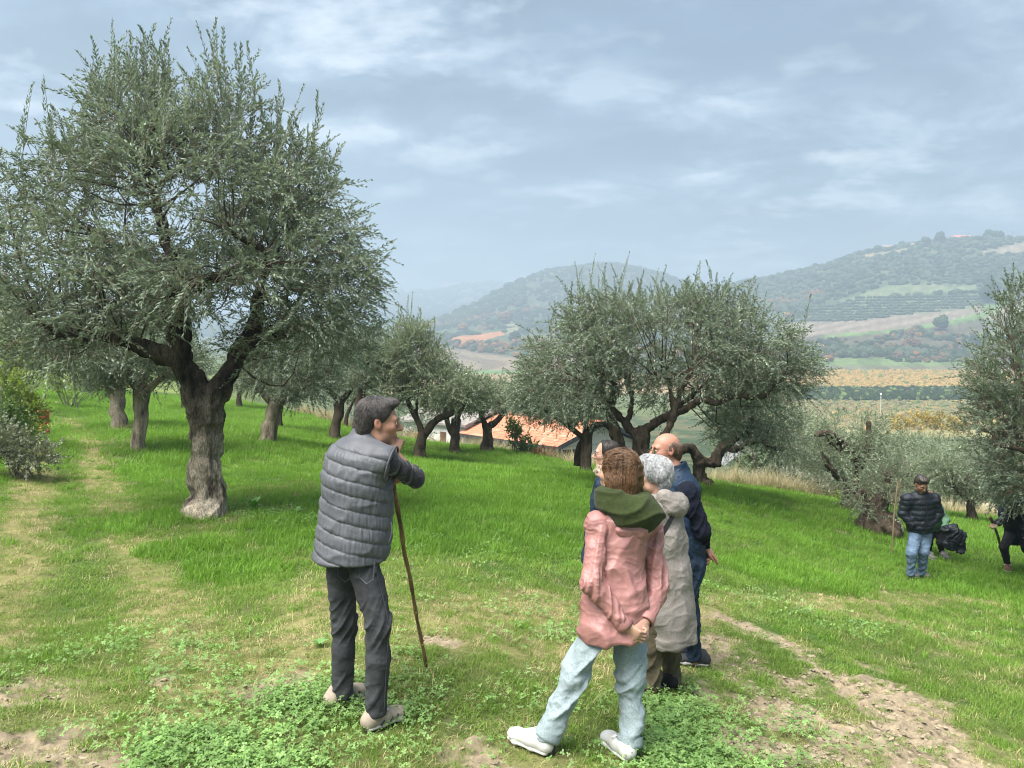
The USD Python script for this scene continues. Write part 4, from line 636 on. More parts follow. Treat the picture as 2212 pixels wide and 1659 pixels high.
# ------------------------------------------------------------------ buildings below the terrace
w_cream = mat('cream_plaster', (.56, .53, .45), var=.10, scale=1.5, bump=.3, bscale=30); w_white = mat('white_plaster', (.66, .65, .61), var=.08, scale=1.2, bump=.3, bscale=30); t_wood = mat('brown_wood', (.13, .072, .042), var=.3, stretch=(1, 1, .2), scale=12); t_dark = mat('dark_eave_board', (.035, .034, .036), var=.2); t_glass = mat('dark_window_glass', (.02, .022, .025), rough=.12, spec=.6, var=.1); m_void = mat('dark_interior', (.012, .011, .010), var=.2)
tile_m = [mat(f'clay_tile_{n}', c, var=.22, scale=9, bump=.4, bscale=40, rough=.9, fine=.2) for n, c in (('orange', (.47, .195, .115)), ('red', (.40, .15, .09)), ('pale', (.53, .26, .17)))]
def tiled_house():
    A, B = unp(985, 935, 60), unp(1205, 967, 50); z = (A[2] + B[2]) / 2; A[2] = B[2] = z; e = unit(B - A); L = np.linalg.norm(B - A); p = unit(np.array([-e[1], e[0], 0])); p = p if p[1] > 0 else -p; run, rise = 4.1, 1.45; up = np.array([0, 0, 1.])
    base = A + e * L / 2 + p * run; base[2] = float(H(base[0], base[1])); T = Thing('tiled_house', 'low cream house with an orange clay-tiled roof below the terrace, behind the olives', 'house', base)
    sl = unit(p * run + up * rise); sn = unit(np.cross(e, sl)); sn = sn if sn[2] > 0 else -sn; S = math.hypot(run, rise); M = np.stack([e, p, up])
    wc = A + e * L / 2 + p * run; hgt = z - (base[2] - .4); T.add('wall', box(wc - up * (hgt / 2 + .12), (L - 1.2, run * 2 - 1.1, hgt), M), w_cream)
    g0 = B - e * .6; T.add('gable', (np.array([g0 + p * .55 - up * .1, g0 + p * (2 * run - .55) - up * .1, g0 + p * run + up * (rise - .2), g0 + p * .55 - up * .1 - e * .2, g0 + p * (2 * run - .55) - up * .1 - e * .2, g0 + p * run + up * (rise - .2) - e * .2]), np.array([[0, 1, 2], [3, 5, 4], [0, 2, 5], [0, 5, 3], [1, 4, 5], [1, 5, 2], [0, 3, 4], [0, 4, 1]])), w_cream)
    for k in (0.0,):
        T.add('porch_opening', box(g0 + p * 1.75 + e * .012 - up * 1.25, (.03, 1.7, 1.9), M), m_void); T.add('porch_post', box(B - e * .25 + p * .35 - up * 1.3, (.16, .16, 2.5), M), t_wood)
    for f in (.25, .55, .8): fr = T.add('window', box(A + e * L * f + p * .54 - up * 1.2, (.9, .05, 1.0), M), t_wood); T.add('pane', box(A + e * L * f + p * .505 - up * 1.2, (.74, .03, .84), M), t_glass, parent=fr)
    deck = lambda o, d, s: box(o + s, (L + .1, S, .08), np.stack([e, d, unit(np.cross(e, d))])); rf = T.add('roof', cat([box(A + e * L / 2 + sl * S / 2 - sn * .09, (L + .1, S, .07), np.stack([e, sl, sn])), box(A + e * L / 2 + p * 2 * run + unit(-p * run + up * rise) * S / 2 - unit(np.array([0, 0, 1.]) * run + p * rise) * .09, (L + .1, S, .07), np.stack([e, unit(-p * run + up * rise), unit(up * run + p * rise)]))]), t_dark)
    T.add('eave_board', box(A + e * L / 2 - up * .10 - p * .03, (L + .14, .04, .22), M), t_dark, parent=rf)
    for d_, o_ in ((sl, B), (unit(-p * run + up * rise), B + p * 2 * run)): T.add('verge_board', box(o_ + e * .09 + d_ * S / 2 - up * .06, (.05, S + .1, .30), np.stack([e, d_, unit(np.cross(e, d_))])), t_dark, parent=rf)
    cw, rh = .27, .365; nc, nr = int(L / cw), int(S / rh); r = np.random.default_rng(8); u = np.linspace(0, 1, 7); prof = .045 * np.sin(u * np.pi) ** 1.0
    def tile(i, j):
        o = B - e * (i + 1) * cw + sl * (j * rh - .03) + sn * (r.uniform(-.004, .006)); t = e * r.uniform(-.006, .006); V = []
        for a, k in ((0.0, .03), (1.0, .0)): V += [o + e * cw * 1.06 * x + sl * (rh * 1.13 * a) + sn * (h + k) + t for x, h in zip(u, prof)]
        V += [o + e * cw * 1.06 * x + sn * (h + .03 - .022) + t for x, h in zip(u, prof)]; F = []
        for k in range(6): F += [[k, k + 1, 8 + k], [k, 8 + k, 7 + k], [14 + k, 15 + k, k + 1], [14 + k, k + 1, k]]
        return np.array(V), np.array(F)
    cells = [(i, j) for i in range(nc) for j in range(nr)]; cells.sort(key=lambda c: (c[0] * .35 + c[1] * 1.0)); rest = {0: [], 1: [], 2: []}
    for k, (i, j) in enumerate(cells):
        q = int(r.choice(3, p=[.6, .22, .18]))
        if k < 299: T.add('tile', tile(i, j), tile_m[q], parent=rf, smooth=True)
        else: rest[q].append(tile(i, j))
    back = []; sl2 = unit(-p * run + up * rise)
    T.add('farther_tiles', cat(rest[0] + rest[1] + rest[2]), tile_m[0], parent=rf, smooth=True, kind='stuff')
    T.add('ridge_tiles', tube(np.array([A + p * run + up * (rise + .0), B + p * run + up * (rise + .0)]), .13, 10), tile_m[1], parent=rf, smooth=True, kind='stuff')
tiled_house()
def white_house():
    A, B = unp(872, 905, 66), unp(1006, 912, 60); B[2] = A[2]; e = unit(B - A); L = np.linalg.norm(B - A); p = np.array([-e[1], e[0], 0]); M = np.stack([e, p, [0, 0, 1.]]); c = A + e * L / 2 + p * 3; b = np.array([c[0], c[1], float(H(c[0], c[1]))]); T = Thing('white_house', 'white house with brown shutters left of the tiled roof, seen between olive trunks', 'house', b); h = A[2] - b[2] + .5
    T.add('wall', box(c - [0, 0, h / 2], (L, 6, h), M), w_white); R0 = [A - p * .4 - e * .4, B - p * .4 + e * .4]; top = [A + p * 3 + [0, 0, 1.1] - e * .4, B + p * 3 + [0, 0, 1.1] + e * .4]; bk = [A + p * 6.4 - e * .4, B + p * 6.4 + e * .4]; V = np.array(R0 + top + bk); V = np.vstack([V, V - [0, 0, .18]])
    T.add('roof', (V, np.array([[0, 1, 3], [0, 3, 2], [2, 3, 5], [2, 5, 4], [6, 9, 7], [6, 8, 9], [8, 11, 9], [8, 10, 11], [0, 6, 7], [0, 7, 1], [4, 5, 11], [4, 11, 10], [0, 2, 8], [0, 8, 6], [2, 4, 10], [2, 10, 8], [1, 7, 9], [1, 9, 3], [3, 9, 11], [3, 11, 5]])), mat('grey_roof', (.22, .20, .18), var=.25, scale=3))
    for f, w in ((.28, .5), (.66, .5), (.9, .4)): q = A + e * L * f - [0, 0, 1.25]; s = T.add('window', box(q - p * .02, (w * 1.5, .06, 1.0), M), t_wood); T.add('shutter_slats', cat([box(q - p * .06 + [0, 0, z], (w * 1.4, .03, .07), M) for z in np.linspace(-.42, .42, 8)]), mat('shutter_brown', (.17, .095, .06), var=.2), parent=s)
white_house()
def hill_house(name, label, x, y, d, w, h, dp, wall, roof, nwin, rf=.35):
    c = unp(x, y, d); b = np.array([c[0], c[1], float(H(c[0], c[1]))]); T = Thing(name, label, 'house', b); z0 = b[2] - 1; z1 = max(c[2], z0 + h * .6); hh = z1 - z0; T.add('wall', box([c[0], c[1], (z0 + z1) / 2], (w, dp, hh)), wall)
    o = .6; V = np.array([[-w / 2 - o, -dp / 2 - o, 0], [w / 2 + o, -dp / 2 - o, 0], [w / 2 + o, dp / 2 + o, 0], [-w / 2 - o, dp / 2 + o, 0], [-w / 2 + dp * .3, 0, dp * rf], [w / 2 - dp * .3, 0, dp * rf]]) + [c[0], c[1], z1]; T.add('roof', (V, np.array([[0, 1, 5], [0, 5, 4], [1, 2, 5], [2, 3, 4], [2, 4, 5], [3, 0, 4], [0, 2, 1], [0, 3, 2]])), roof)
    for k in range(nwin): wn = T.add('window', box([c[0] - w / 2 + w * (k + .5) / nwin, c[1] - dp / 2 - .05, z1 - hh * .32], (w / nwin * .32, .2, hh * .26)), t_dark)
    return T
pinkw = mat('pink_plaster', (.62, .42, .36), var=.06); redr = mat('far_red_roof', (.42, .16, .11), var=.15, scale=.5)
hill_house('hilltop_house', 'pinkish house with a red roof on the crest of the right hill', 2077, 520, 1175, 29, 7, 13, pinkw, redr, 5); hill_house('farmhouse', 'long low white farmhouse among trees on the left shoulder of the right hill', 1928, 534, 1215, 34, 4, 9, w_white, mat('far_brown_roof', (.30, .20, .15), var=.15), 5); hill_house('farmhouse', 'small white house right of the long farmhouse on the right hill', 1966, 531, 1210, 14, 4, 8, w_white, mat('far_brown_roof', (.3, .2, .15)), 3)
for x, y, w, lab in ((930, 622, 16, 'leftmost tiny pale house in the village on the farthest hill'), (962, 619, 20, 'pinkish tiny house left of the dark treetop on the farthest hill'), (985, 613, 14, 'tiny white house just under the crest of the farthest hill'), (1022, 610, 18, 'tiny pale house on the crest, right of the others on the farthest hill'), (985, 652, 22, 'tiny white house low on the slope of the farthest hill')): hill_house('village_house', lab, x, y, 3120, w, 8, 10, w_white if 'white' in lab else pinkw, redr, 3)
# utility poles on the ridge, a vine post in the valley
for x, y0, y1, d, lab in ((2162, 500, 521, 1180, 'thin utility pole on the ridge, the left one of two'), (2188, 499, 521, 1180, 'thin utility pole on the ridge, the right one of two')):
    t = unp(x, y0, d); b = np.array([t[0], t[1], float(H(t[0], t[1]))]); T = Thing('utility_pole', lab, 'pole', b); T.add('pole', tube(np.array([b - [0, 0, .5], t]), [.35, .25], 6), t_wood); T.add('crossarm', box(t - [0, 0, 1.2], (2.4, .3, .3)), t_wood)
t = unp(1903, 851, 190); b = np.array([t[0], t[1], float(H(t[0], t[1]))]); T = Thing('vineyard_post', 'pale concrete post standing in the tan vineyard, white cap on top', 'post', b); T.add('post', tube(np.array([b - [0, 0, .3], t]), .09, 6), mat('pale_concrete', (.5, .48, .44))); T.add('cap', box(t, (.34, .34, .5)), w_white)
# single trees on the far slopes
def far_tree(label, x, y, d, r, m, squash=1.0, seed=1):
    t = unp(x, y, d); b = np.array([t[0], t[1], float(H(t[0], t[1]))]); T = Thing('tree', label, 'tree', b); cz = max(t[2], b[2] + r * .7); q = np.random.default_rng(seed); ms = []
    for k in range(9):
        v, f = blob(seed * 31 + k, 1.0, 2, .5); o = q.normal(0, 1, 3); o = o / np.linalg.norm(o) * r * .55; s = r * q.uniform(.42, .6); ms.append((v * s + [t[0] + o[0], t[1] + o[1], cz + o[2] * .8 * squash - .4 * s], f))
    T.add('crown', cat(ms), m); T.add('trunk', tube(np.array([b - [0, 0, .5], [t[0], t[1], cz]]), [.4, .2], 6), m_bark)
for a in (('broad dark tree left of the pink hilltop house', 2030, 521, 1165, 10, wood_m[0], 1, 1), ('second tree on the ridge, left of the broad dark tree', 2000, 530, 1168, 7.5, wood_m[1], 1, 2), ('round tree on the ridge right of the pink hilltop house', 2136, 516, 1170, 8.5, wood_m[1], 1.1, 3), ('dark bush-like tree right of the round ridge tree', 2152, 526, 1160, 9, wood_m[0], .8, 4), ('tree at the left end of the long farmhouse on the ridge', 1899, 536, 1215, 7.5, wood_m[1], 1.0, 5), ('round tree between the two white farmhouses', 1948, 530, 1205, 6, wood_m[2], 1.0, 6),
          ('large dark-green tree alone on the slope above the vineyard at right', 2138, 625, 905, 13, wood_m[0], 1.1, 7), ('round green tree at the corner of the tan vineyard on the slope', 2036, 694, 800, 9.5, wood_m[1], 1.0, 8), ('brownish round tree in the scrub below the green slope', 1967, 748, 715, 7.5, wood_m[4], 1.0, 9), ('small dark tree on the track at right above the scrub', 2106, 738, 735, 6, wood_m[0], 1.1, 10), ('orange bush at the left end of the grassy strips', 1790, 788, 640, 4, wood_m[3], .8, 11), ('rust-coloured tree beside the orange field at left', 1000, 652 + 60, 1180, 9, wood_m[3], .9, 12), ('pale autumn tree above the orange field', 1092, 690, 1210, 12, wood_m[4], .9, 13), ('dark tree clump at the right end of the orange field', 1110, 742, 950, 8, wood_m[0], .9, 14)): far_tree(*a)

# ------------------------------------------------------------------ shrubs
l_yel = leafmat('shrub_leaf_yellow_green', (.20, .26, .05), (.22, .27, .10), trans=.3, var=.3); l_grey = leafmat('shrub_leaf_grey', (.15, .165, .11), (.25, .265, .2), trans=.2, var=.3); l_green = leafmat('shrub_leaf_green', (.075, .13, .035), (.13, .18, .08), trans=.28, var=.3); l_gold = leafmat('shrub_leaf_gold', (.36, .26, .06), (.36, .28, .1), trans=.3, var=.25); l_red = leafmat('shrub_leaf_rust', (.20, .09, .04), trans=.2, var=.4)
def shrub(label, x, d, lobes, m, n, size, seed, wid=.3, up=.5, cat_='shrub', base=None, shoot=(.15, .4), name='shrub'):
    """lobes: (column, row, half width, half height) in the picture at distance d."""
    r = np.random.default_rng(seed); px = d / FPX; b = stand(x, d) if base is None else base; T = Thing(name, label, cat_, b); S, D = [], []
    for c in lobes:
        o = unp(c[0], c[1], d); k = int(n / len(lobes) / 12) + 1; v = unit_rows(r.normal(size=(k, 3))); p = o + v * (r.random(k) ** .4)[:, None] * [c[2] * px, (c[2] + c[3]) * .5 * px, c[3] * px] * (.8 + .4 * fb(v + seed, 2, 2, seed))[:, None]; S.append(p); D.append(v * .7 + [0, 0, up] + r.normal(0, .4, p.shape))
    S, D = np.vstack(S), np.vstack(D); ok = S[:, 2] > H(S[:, 0], S[:, 1]) - .05; S, D = S[ok], D[ok]; V, F, t, E = leaves(S, D, r.uniform(*shoot, len(S)), r, spacing=size * .55, size=size, wid=size * wid, n_max=8); T.add('foliage', (V, F), m, kind='stuff', prim=dict(tint=t))
    g = b + np.c_[r.normal(0, .12, (14, 2)), np.zeros(14) - .05]; tg = S[r.choice(len(S), 14)]; T.add('stems', cat([tube(spline(np.array([a, (a + c) / 2 + r.normal(0, .06, 3), c]), 5), np.linspace(.016, .005, 5), 5) for a, c in zip(g, tg)]), m_twig, smooth=True, kind='stuff'); return T
shrub('yellow-green bramble bush on the bank at the left edge', 35, 15.5, [(25, 870, 40, 40), (55, 890, 28, 26), (10, 835, 40, 40)], l_yel, 5200, .07, 1)
shrub('grey-green bush low on the bank at the left edge, below the bramble', 40, 12.5, [(25, 965, 45, 32), (75, 985, 40, 24), (-10, 950, 40, 40)], l_grey, 4600, .055, 2)
shrub('light green weeds hanging over the path behind the plank pile', 150, 27.0, [(150, 830, 40, 26), (195, 815, 30, 26), (110, 825, 30, 24)], l_yel, 3000, .085, 3); shrub('green thicket on the bank above the path, at the far left', 60, 30.0, [(60, 800, 50, 35), (10, 780, 50, 45), (110, 790, 40, 30)], l_green, 3200, .10, 4)
shrub('pale green weedy bank growth at the far left edge, above the bramble', 20, 24.0, [(15, 770, 50, 35), (60, 760, 40, 26), (-20, 730, 40, 40)], l_yel, 3400, .09, 31)
shrub('broad leafy bush at the left picture edge under the olive crown, on the bank', -15, 14.0, [(-20, 900, 60, 60), (10, 930, 40, 40)], l_green, 4200, .06, 41)
shrub('pale straw-tinted weeds on the bank between the bramble and the red canister', 55, 18.0, [(60, 930, 34, 14), (30, 935, 36, 16)], l_yel, 2600, .06, 42, up=1.0)
shrub('hazy green bush high on the left bank against the sky', 10, 60.0, [(5, 640, 40, 40), (40, 680, 40, 30)], l_green, 3000, .2, 43, shoot=(.3, .8))
shrub('dark olive thicket on the left bank behind the large crown', 20, 40.0, [(20, 690, 60, 60), (-30, 640, 50, 50), (80, 745, 50, 36)], l_grey, 3200, .14, 5)
shrub('grey shrub sprawling at the terrace edge, left of its neighbour', 1690, 24.0, [(1680, 1034, 42, 22), (1725, 1042, 36, 20)], l_grey, 4200, .06, 6); shrub('larger grey shrub at the terrace edge beside the pollarded olive', 1775, 23.0, [(1765, 1050, 45, 26), (1815, 1060, 30, 24)], l_grey, 4600, .06, 7)
shrub('small yellow-leaved sprout at the foot of the grey shrubs', 1815, 21.5, [(1818, 1082, 10, 8)], l_yel, 320, .06, 8, cat_='sprout'); shrub('dark green bush with upright tips in front of the tiled roof', 1120, 27.5, [(1120, 952, 22, 20), (1138, 970, 24, 14), (1108, 930, 10, 16)], l_green, 2600, .085, 9, up=.9); shrub('tangle of dead brown vines below the right end of the tiled roof', 1178, 27.0, [(1178, 980, 26, 12), (1160, 985, 22, 10)], l_red, 900, .06, 10)
shrub('rusty leaved bush before the white house', 893, 30.0, [(893, 948, 12, 9)], l_red, 420, .07, 11); shrub('dark hedge at the foot of the slope behind the crooked olive', 1625, 30.0, [(1622, 1006, 34, 14), (1660, 1012, 24, 14)], l_green, 2600, .085, 12)
for k, (x, y, w, h) in enumerate(((1945, 912, 18, 13), (1985, 905, 20, 16), (2025, 910, 20, 14), (2060, 918, 16, 11))): shrub(('leftmost', 'tallest', 'third', 'rightmost and lowest')[k] + ' of the golden-leaved bushes in a row beyond the slope', x, 110.0, [(x, y, w, h), (x + 8, y + 8, w * .8, h * .8)], l_gold, 800, .40, 20 + k, shoot=(.5, 1.2))
# ------------------------------------------------------------------ odds and ends
w_grey = mat('weathered_board', (.30, .275, .24), var=.35, stretch=(1, .15, 1), scale=12, rough=.95, fine=.3); w_pale = mat('pale_board', (.52, .47, .38), var=.25, stretch=(.2, 1, 1), scale=10, fine=.3)
pl = np.random.default_rng(77); ctr = stand(122, 20.5)
for k, lab in enumerate(('lowest grey board, flat on the grass under the plank pile', 'grey board lying askew on the left of the plank pile', 'grey board at the middle of the plank pile', 'pale cut board slanting up out of the plank pile', 'topmost short board across the plank pile', 'dark rotten board at the back of the plank pile')):
    a = (.1, -.25, .2, .7, -.1, .05)[k]; L = (1.5, 1.2, 1.3, 1.0, .8, 1.1)[k]; c = ctr + np.array([(0, -.25, .1, .15, -.1, .0)[k], (0, .1, .15, -.05, .1, .3)[k], .20 + (0, .07, .12, .26, .22, .18)[k]]); ti = (.0, .05, -.04, .45, .1, .0)[k]
    M = np.array([[math.cos(a) * math.cos(ti), math.sin(a) * math.cos(ti), math.sin(ti)], [-math.sin(a), math.cos(a), 0], [-math.cos(a) * math.sin(ti), -math.sin(a) * math.sin(ti), math.cos(ti)]]); tb = trimesh.creation.box((L * 1.25, .19, .045)); tb = tb.subdivide(); v = np.array(tb.vertices); v[:, 2] += .012 * np.sin(v[:, 0] * 2 + k); single('board', (v @ M + c - c, np.array(tb.faces)), w_pale if k == 3 else w_grey, lab, 'board', base=c)
c = stand(91, 19.5); T = Thing('red_canister', 'red-orange metal canister standing in the weeds by the plank pile', 'canister', c); cy = trimesh.creation.cylinder(.14, .62, sections=20); cy.apply_translation(c + [0, 0, .33]); m_red = mat('faded_red_paint', (.50, .085, .045), var=.3, scale=8, rough=.6); T.add('body', cy, m_red, smooth=35)
for z in (.12, .33, .54): T.add('rib', tube(np.array([c + [.142 * math.cos(a), .142 * math.sin(a), z] for a in np.linspace(0, 6.2832, 21)]), .012, 6), m_red, smooth=True)
T.add('cap', cat([box(c + [.05, 0, .67], (.07, .07, .05))]), t_dark)
for k, (x, y, dx, lab) in enumerate(((172, 905, .9, 'long pale plank lying across the grassy path at left'), (160, 911, .6, 'shorter pale plank just in front of the long one on the path'))):
    p = hit(x, y)[0]; v, f = box(np.zeros(3), (dx * 1.3, .16, .05)); single('board', (v + [0, 0, .12], f), w_pale, lab, 'board', base=p)
for x, y0, y1, d, lab in ((142, 808, 845, 26, 'leftmost dark stake standing in the bank weeds'), (166, 800, 838, 26.5, 'dark stake second from left in the bank weeds'), (182, 806, 836, 27, 'short dark stake in the bank weeds'), (213, 806, 838, 28, 'rightmost dark stake in the bank weeds')):
    t = unp(x, y0, d); b = np.array([t[0], t[1], float(H(t[0], t[1]))]); single('stake', (tube(np.array([b - [0, 0, .2], (b + t) / 2 + [.02, 0, 0], t]) - b, [.035, .03, .025], 7, rough=.2)), m_bark, lab, 'stake', base=b, smooth=True)
for x, lab in ((1215, 'pale square fence post below the tiled gable, the left of two'), (1224, 'pale square fence post below the tiled gable, the right of two')):
    b = stand(x, 27.2); single('fence_post', box(np.array([0, 0, .32]), (.09, .09, .8)), w_pale, lab, 'post', base=b)
b = hit(1927, 1196)[0]; t = unp(1940, 1040, b[1] + .1); S = Thing('tree_stake', 'tall thin wooden stake leaning in the grass left of the walker', 'stake', b); S.add('shaft', tube(spline(np.array([b - [0, 0, .1], (b + t) / 2 + [-.02, 0, 0], t]), 8), np.linspace(.017, .012, 8), 8, rough=.2), mat('pale_stake_wood', (.17, .125, .075), var=.4), smooth=True); S.add('side_twig', tube(np.array([t - [0, 0, .1], t + [.07, 0, .06]]), [.012, .006], 6), mat('pale_stake_wood', (.26, .19, .11)), smooth=True)
# fallen leaves and broad weeds
fl_lab = ['orange-brown leaf fallen at the near edge of the clover right of the jeans', 'orange-brown leaf on the bare rut, uppermost of the right-hand ones', 'orange-brown leaf beside the lower left mud rut', 'orange-brown leaf lying just right of the one by the lower rut', 'orange-brown leaf on grass near the right-hand rut', 'orange-brown leaf nearest the bottom edge at right', 'orange-brown leaf low between the two muddy ruts', 'orange-brown leaf at the bottom edge between the two groups', 'orange-brown leaf on the worn grass left of the man', 'orange-brown leaf in the grass right of the bald man', 'orange-brown leaf beside the foot of the walking stick']
fl = [(1540, 1548, 'orange'), (1778, 1545, ''), (1640, 1590, ''), (1700, 1598, ''), (1920, 1595, ''), (1880, 1668 - 20, ''), (1745, 1660 - 12, ''), (1330, 1648, ''), (480, 1490, ''), (1500, 1300, ''), (1010, 1398, '')]
m_fall = leafmat('fallen_leaf', (.50, .19, .05), (.42, .2, .08), trans=.15, var=.3)
for k, (x, y, _) in enumerate(fl):
    p = hit(x, y)[0] + [0, 0, .035]; r = np.random.default_rng(400 + k); g = np.linspace(0, 2 * np.pi, 11)[:-1]; q = np.stack([.045 * np.cos(g) * (1 + .25 * np.cos(3 * g)), .032 * np.sin(g) * (1 + .2 * np.cos(4 * g)), .012 * np.cos(2 * g)], 1); v = np.vstack([q, [[0, 0, -.004]]]); a = r.uniform(0, 6.28); v = v @ np.array([[math.cos(a), math.sin(a), .2], [-math.sin(a), math.cos(a), .1], [-.2, -.1, 1]]); single('fallen_leaf', (v, np.array([[i, (i + 1) % 10, 10] for i in range(10)])), m_fall, fl_lab[k], 'leaf', 'fallen leaves on the ground', base=p, prim=dict(tint=np.full((11, 3), float(r.uniform(.7, 1.3)))))
m_weed = leafmat('broad_weed_leaf', (.10, .24, .04), (.14, .26, .08), trans=.3, var=.2)
for k, (x, y, s, lab) in enumerate(((690, 1398, .085, 'leafy broad weed just left of the man\'s leg'), (548, 1106, .22, 'pale upright weed right of the large olive trunk'), (640, 1112, .16, 'low spreading weed between the large trunk and the man'), (1442, 1568, .10, 'wide flat-leaved weed right of the pale jeans'), (1430, 1600, .09, 'small dark weed beside the wide flat-leaved one'))):
    b = hit(x, y)[0]; r = np.random.default_rng(500 + k); T = Thing('weed', lab, 'weed', b)
    for j in range(9):
        a = j * .7 + r.uniform(-.2, .2); e = np.array([math.cos(a), math.sin(a), 0]); sd = np.array([-e[1], e[0], 0]); L = s * r.uniform(.6, 1.1); V = []; 
        for u_, w_ in ((0, .008), (.3, .16), (.6, .20), (.85, .12), (1.0, .005)): ctr_ = b + e * L * u_ * (.75 if k != 1 else .45) + np.array([0, 0, L * (.75 if k == 1 else .45) * math.sin(u_ * 1.9) + .01]); V += [ctr_ - sd * w_ * L + [0, 0, .02 * L], ctr_, ctr_ + sd * w_ * L + [0, 0, .02 * L]]
        F = [];
        for i in range(4):
            for q in (0, 1): F += [[3 * i + q, 3 * i + q + 1, 3 * i + q + 4], [3 * i + q, 3 * i + q + 4, 3 * i + q + 3]]
        T.add('leaf', (np.array(V), np.array(F)), m_weed, smooth=True, prim=dict(tint=np.full((15, 3), float(r.uniform(.75, 1.3)))))
# tracks below the terrace, draped on the slope
def drape(name, corners, n, m, k=6):
    c = np.array(corners, float); s, t = np.meshgrid(np.linspace(0, 1, n), np.linspace(0, 1, k), indexing='ij'); q = (c[0] * (1 - s[..., None]) + c[1] * s[..., None]) * (1 - t[..., None]) + (c[3] * (1 - s[..., None]) + c[2] * s[..., None]) * t[..., None]; P = hit(q[..., 0].ravel(), q[..., 1].ravel(), 26); P[:, 2] += .06; i, j = np.meshgrid(np.arange(n - 1), np.arange(k - 1), indexing='ij'); F = np.stack([i * k + j, (i + 1) * k + j, (i + 1) * k + j + 1, i * k + j + 1], -1).reshape(-1, 4); F = np.vstack([F[:, [0, 1, 2]], F[:, [0, 2, 3]]]); single(name, (P, F), m, kind='structure', smooth=True)
drape('sandy_track', [(2020, 1085), (2260, 1092), (2260, 1140), (2030, 1126)], 30, mat('pale_sand', (.50, .42, .30), var=.25, scale=3, bump=.5, bscale=12, bdist=.03, fine=.25)); drape('road', [(1530, 1004), (1600, 950), (1625, 958), (1566, 1006)], 14, mat('road_asphalt', (.20, .195, .19), var=.2, scale=4))

# ------------------------------------------------------------------ people
def skin(name, c): 
    return mat(name, c, rough=.5, var=.10, scale=25, bump=.15, bscale=400, bdist=.001, spec=.35, attr='tint')
s_tan = skin('skin_tan', (0.3612, 0.1890, 0.1260)); s_fair = skin('skin_fair', (0.4032, 0.2394, 0.1722)); s_red = skin('skin_ruddy', (0.3864, 0.1890, 0.1302)); s_dark = skin('skin_olive', (0.2100, 0.1092, 0.0672))
fab = dict(spec=.25, fine=.18)
c_vest = mat('vest_nylon', (0.0874, 0.0912, 0.1026), rough=.58, var=.16, scale=9, bump=.4, bscale=75, bdist=.006, spec=.4)
c_trim = mat('vest_trim', (.07, .072, .08), rough=.6, var=.1)
c_black = mat('black_jersey', (0.0225, 0.0225, 0.0285), rough=.85, var=.2, sheen=.25, bump=.2, bscale=160, **fab)
c_grey_jeans = mat('charcoal_denim', (0.0434, 0.0455, 0.0490), rough=.9, var=.35, scale=12, bump=.25, bscale=260, bdist=.002, **fab)
c_pink = mat('pink_rain_cloth', (0.3072, 0.1466, 0.1327), rough=.48, var=.12, scale=8, bump=.35, bscale=70, bdist=.006, spec=.42)
c_ltjeans = mat('pale_denim', (0.2465, 0.3007, 0.3155), rough=.9, var=.16, scale=7, bump=.3, bscale=240, bdist=.002, **fab)
c_olive = mat('olive_fleece', (.030, .042, .011), rough=.95, var=.25, sheen=.06, bump=.35, bscale=110, **fab)
c_beige = mat('beige_parka', (0.2296, 0.2043, 0.1837), rough=.6, var=.12, scale=8, bump=.3, bscale=45, bdist=.008, **fab)
c_khaki = mat('olive_corduroy', (0.0863, 0.0713, 0.0450), rough=.95, var=.2, stretch=(6, 6, .4), bump=.3, bscale=50, **fab)
c_navyv = mat('navy_vest', (0.0100, 0.0237, 0.0478), rough=.6, var=.2, bump=.2, bscale=60, **fab)
c_navy = mat('navy_knit', (.005, .007, .016), rough=.95, var=.25, sheen=.0, bump=.35, bscale=190, **fab)
c_bjeans = mat('dark_blue_denim', (0.0125, 0.0250, 0.0442), rough=.9, var=.4, scale=8, bump=.25, bscale=240, bdist=.002, **fab)
c_wjeans = mat('washed_blue_denim', (0.0935, 0.1403, 0.2010), rough=.9, var=.35, scale=9, bump=.25, bscale=200, bdist=.002, **fab)
c_puff = mat('dark_blue_puffer', (0.0063, 0.0095, 0.0158), rough=.6, var=.3, scale=12, bump=.3, bscale=60, spec=.4)
c_blk = mat('black_cloth', (0.0096, 0.0096, 0.0112), rough=.8, var=.3)
c_white = mat('white_leather', (0.4896, 0.4835, 0.4651), rough=.45, var=.05, spec=.45, bump=.1, bscale=200); c_lace = mat('pale_lace', (0.5040, 0.4900, 0.4620), rough=.8, var=.1); c_yel = mat('pale_yellow_tab', (0.5550, 0.5700, 0.2700), rough=.5, var=.05)
c_tan = mat('tan_suede', (0.2976, 0.2480, 0.1922), rough=.9, var=.2, scale=30, bump=.2, bscale=200); c_sole = mat('grey_rubber', (.36, .35, .33), rough=.8, var=.2, scale=30); c_dkpanel = mat('dark_mesh', (.035, .036, .04), rough=.8, var=.2); c_dksole = mat('dark_rubber', (.05, .05, .05), rough=.8, var=.2)
c_sock = mat('dark_sock', (.05, .045, .05), rough=.95, var=.2)
def hairm(n, c, c2): return mat(n, c, rough=.45, var=.25, scale=40, spec=.4, attr='tint', col2=c2), mat(n + '_strand', c, rough=.45, var=.4, scale=60, spec=.4, col2=c2)
h_dark, k_dark = hairm('hair_dark', (.022, .017, .014), (.03, .024, .02)); h_grey, k_grey = hairm('hair_white', (0.2312, 0.2341, 0.2370), (0.3600, 0.3636, 0.3672))
h_salt, k_salt = hairm('hair_dark_greying', (.040, .033, .030), (.075, .066, .062)); h_brown, k_brown = hairm('hair_brown', (.070, .036, .017), (.13, .070, .034)); h_thin, k_thin = hairm('hair_thin_brown', (.10, .055, .036), (.14, .09, .065))
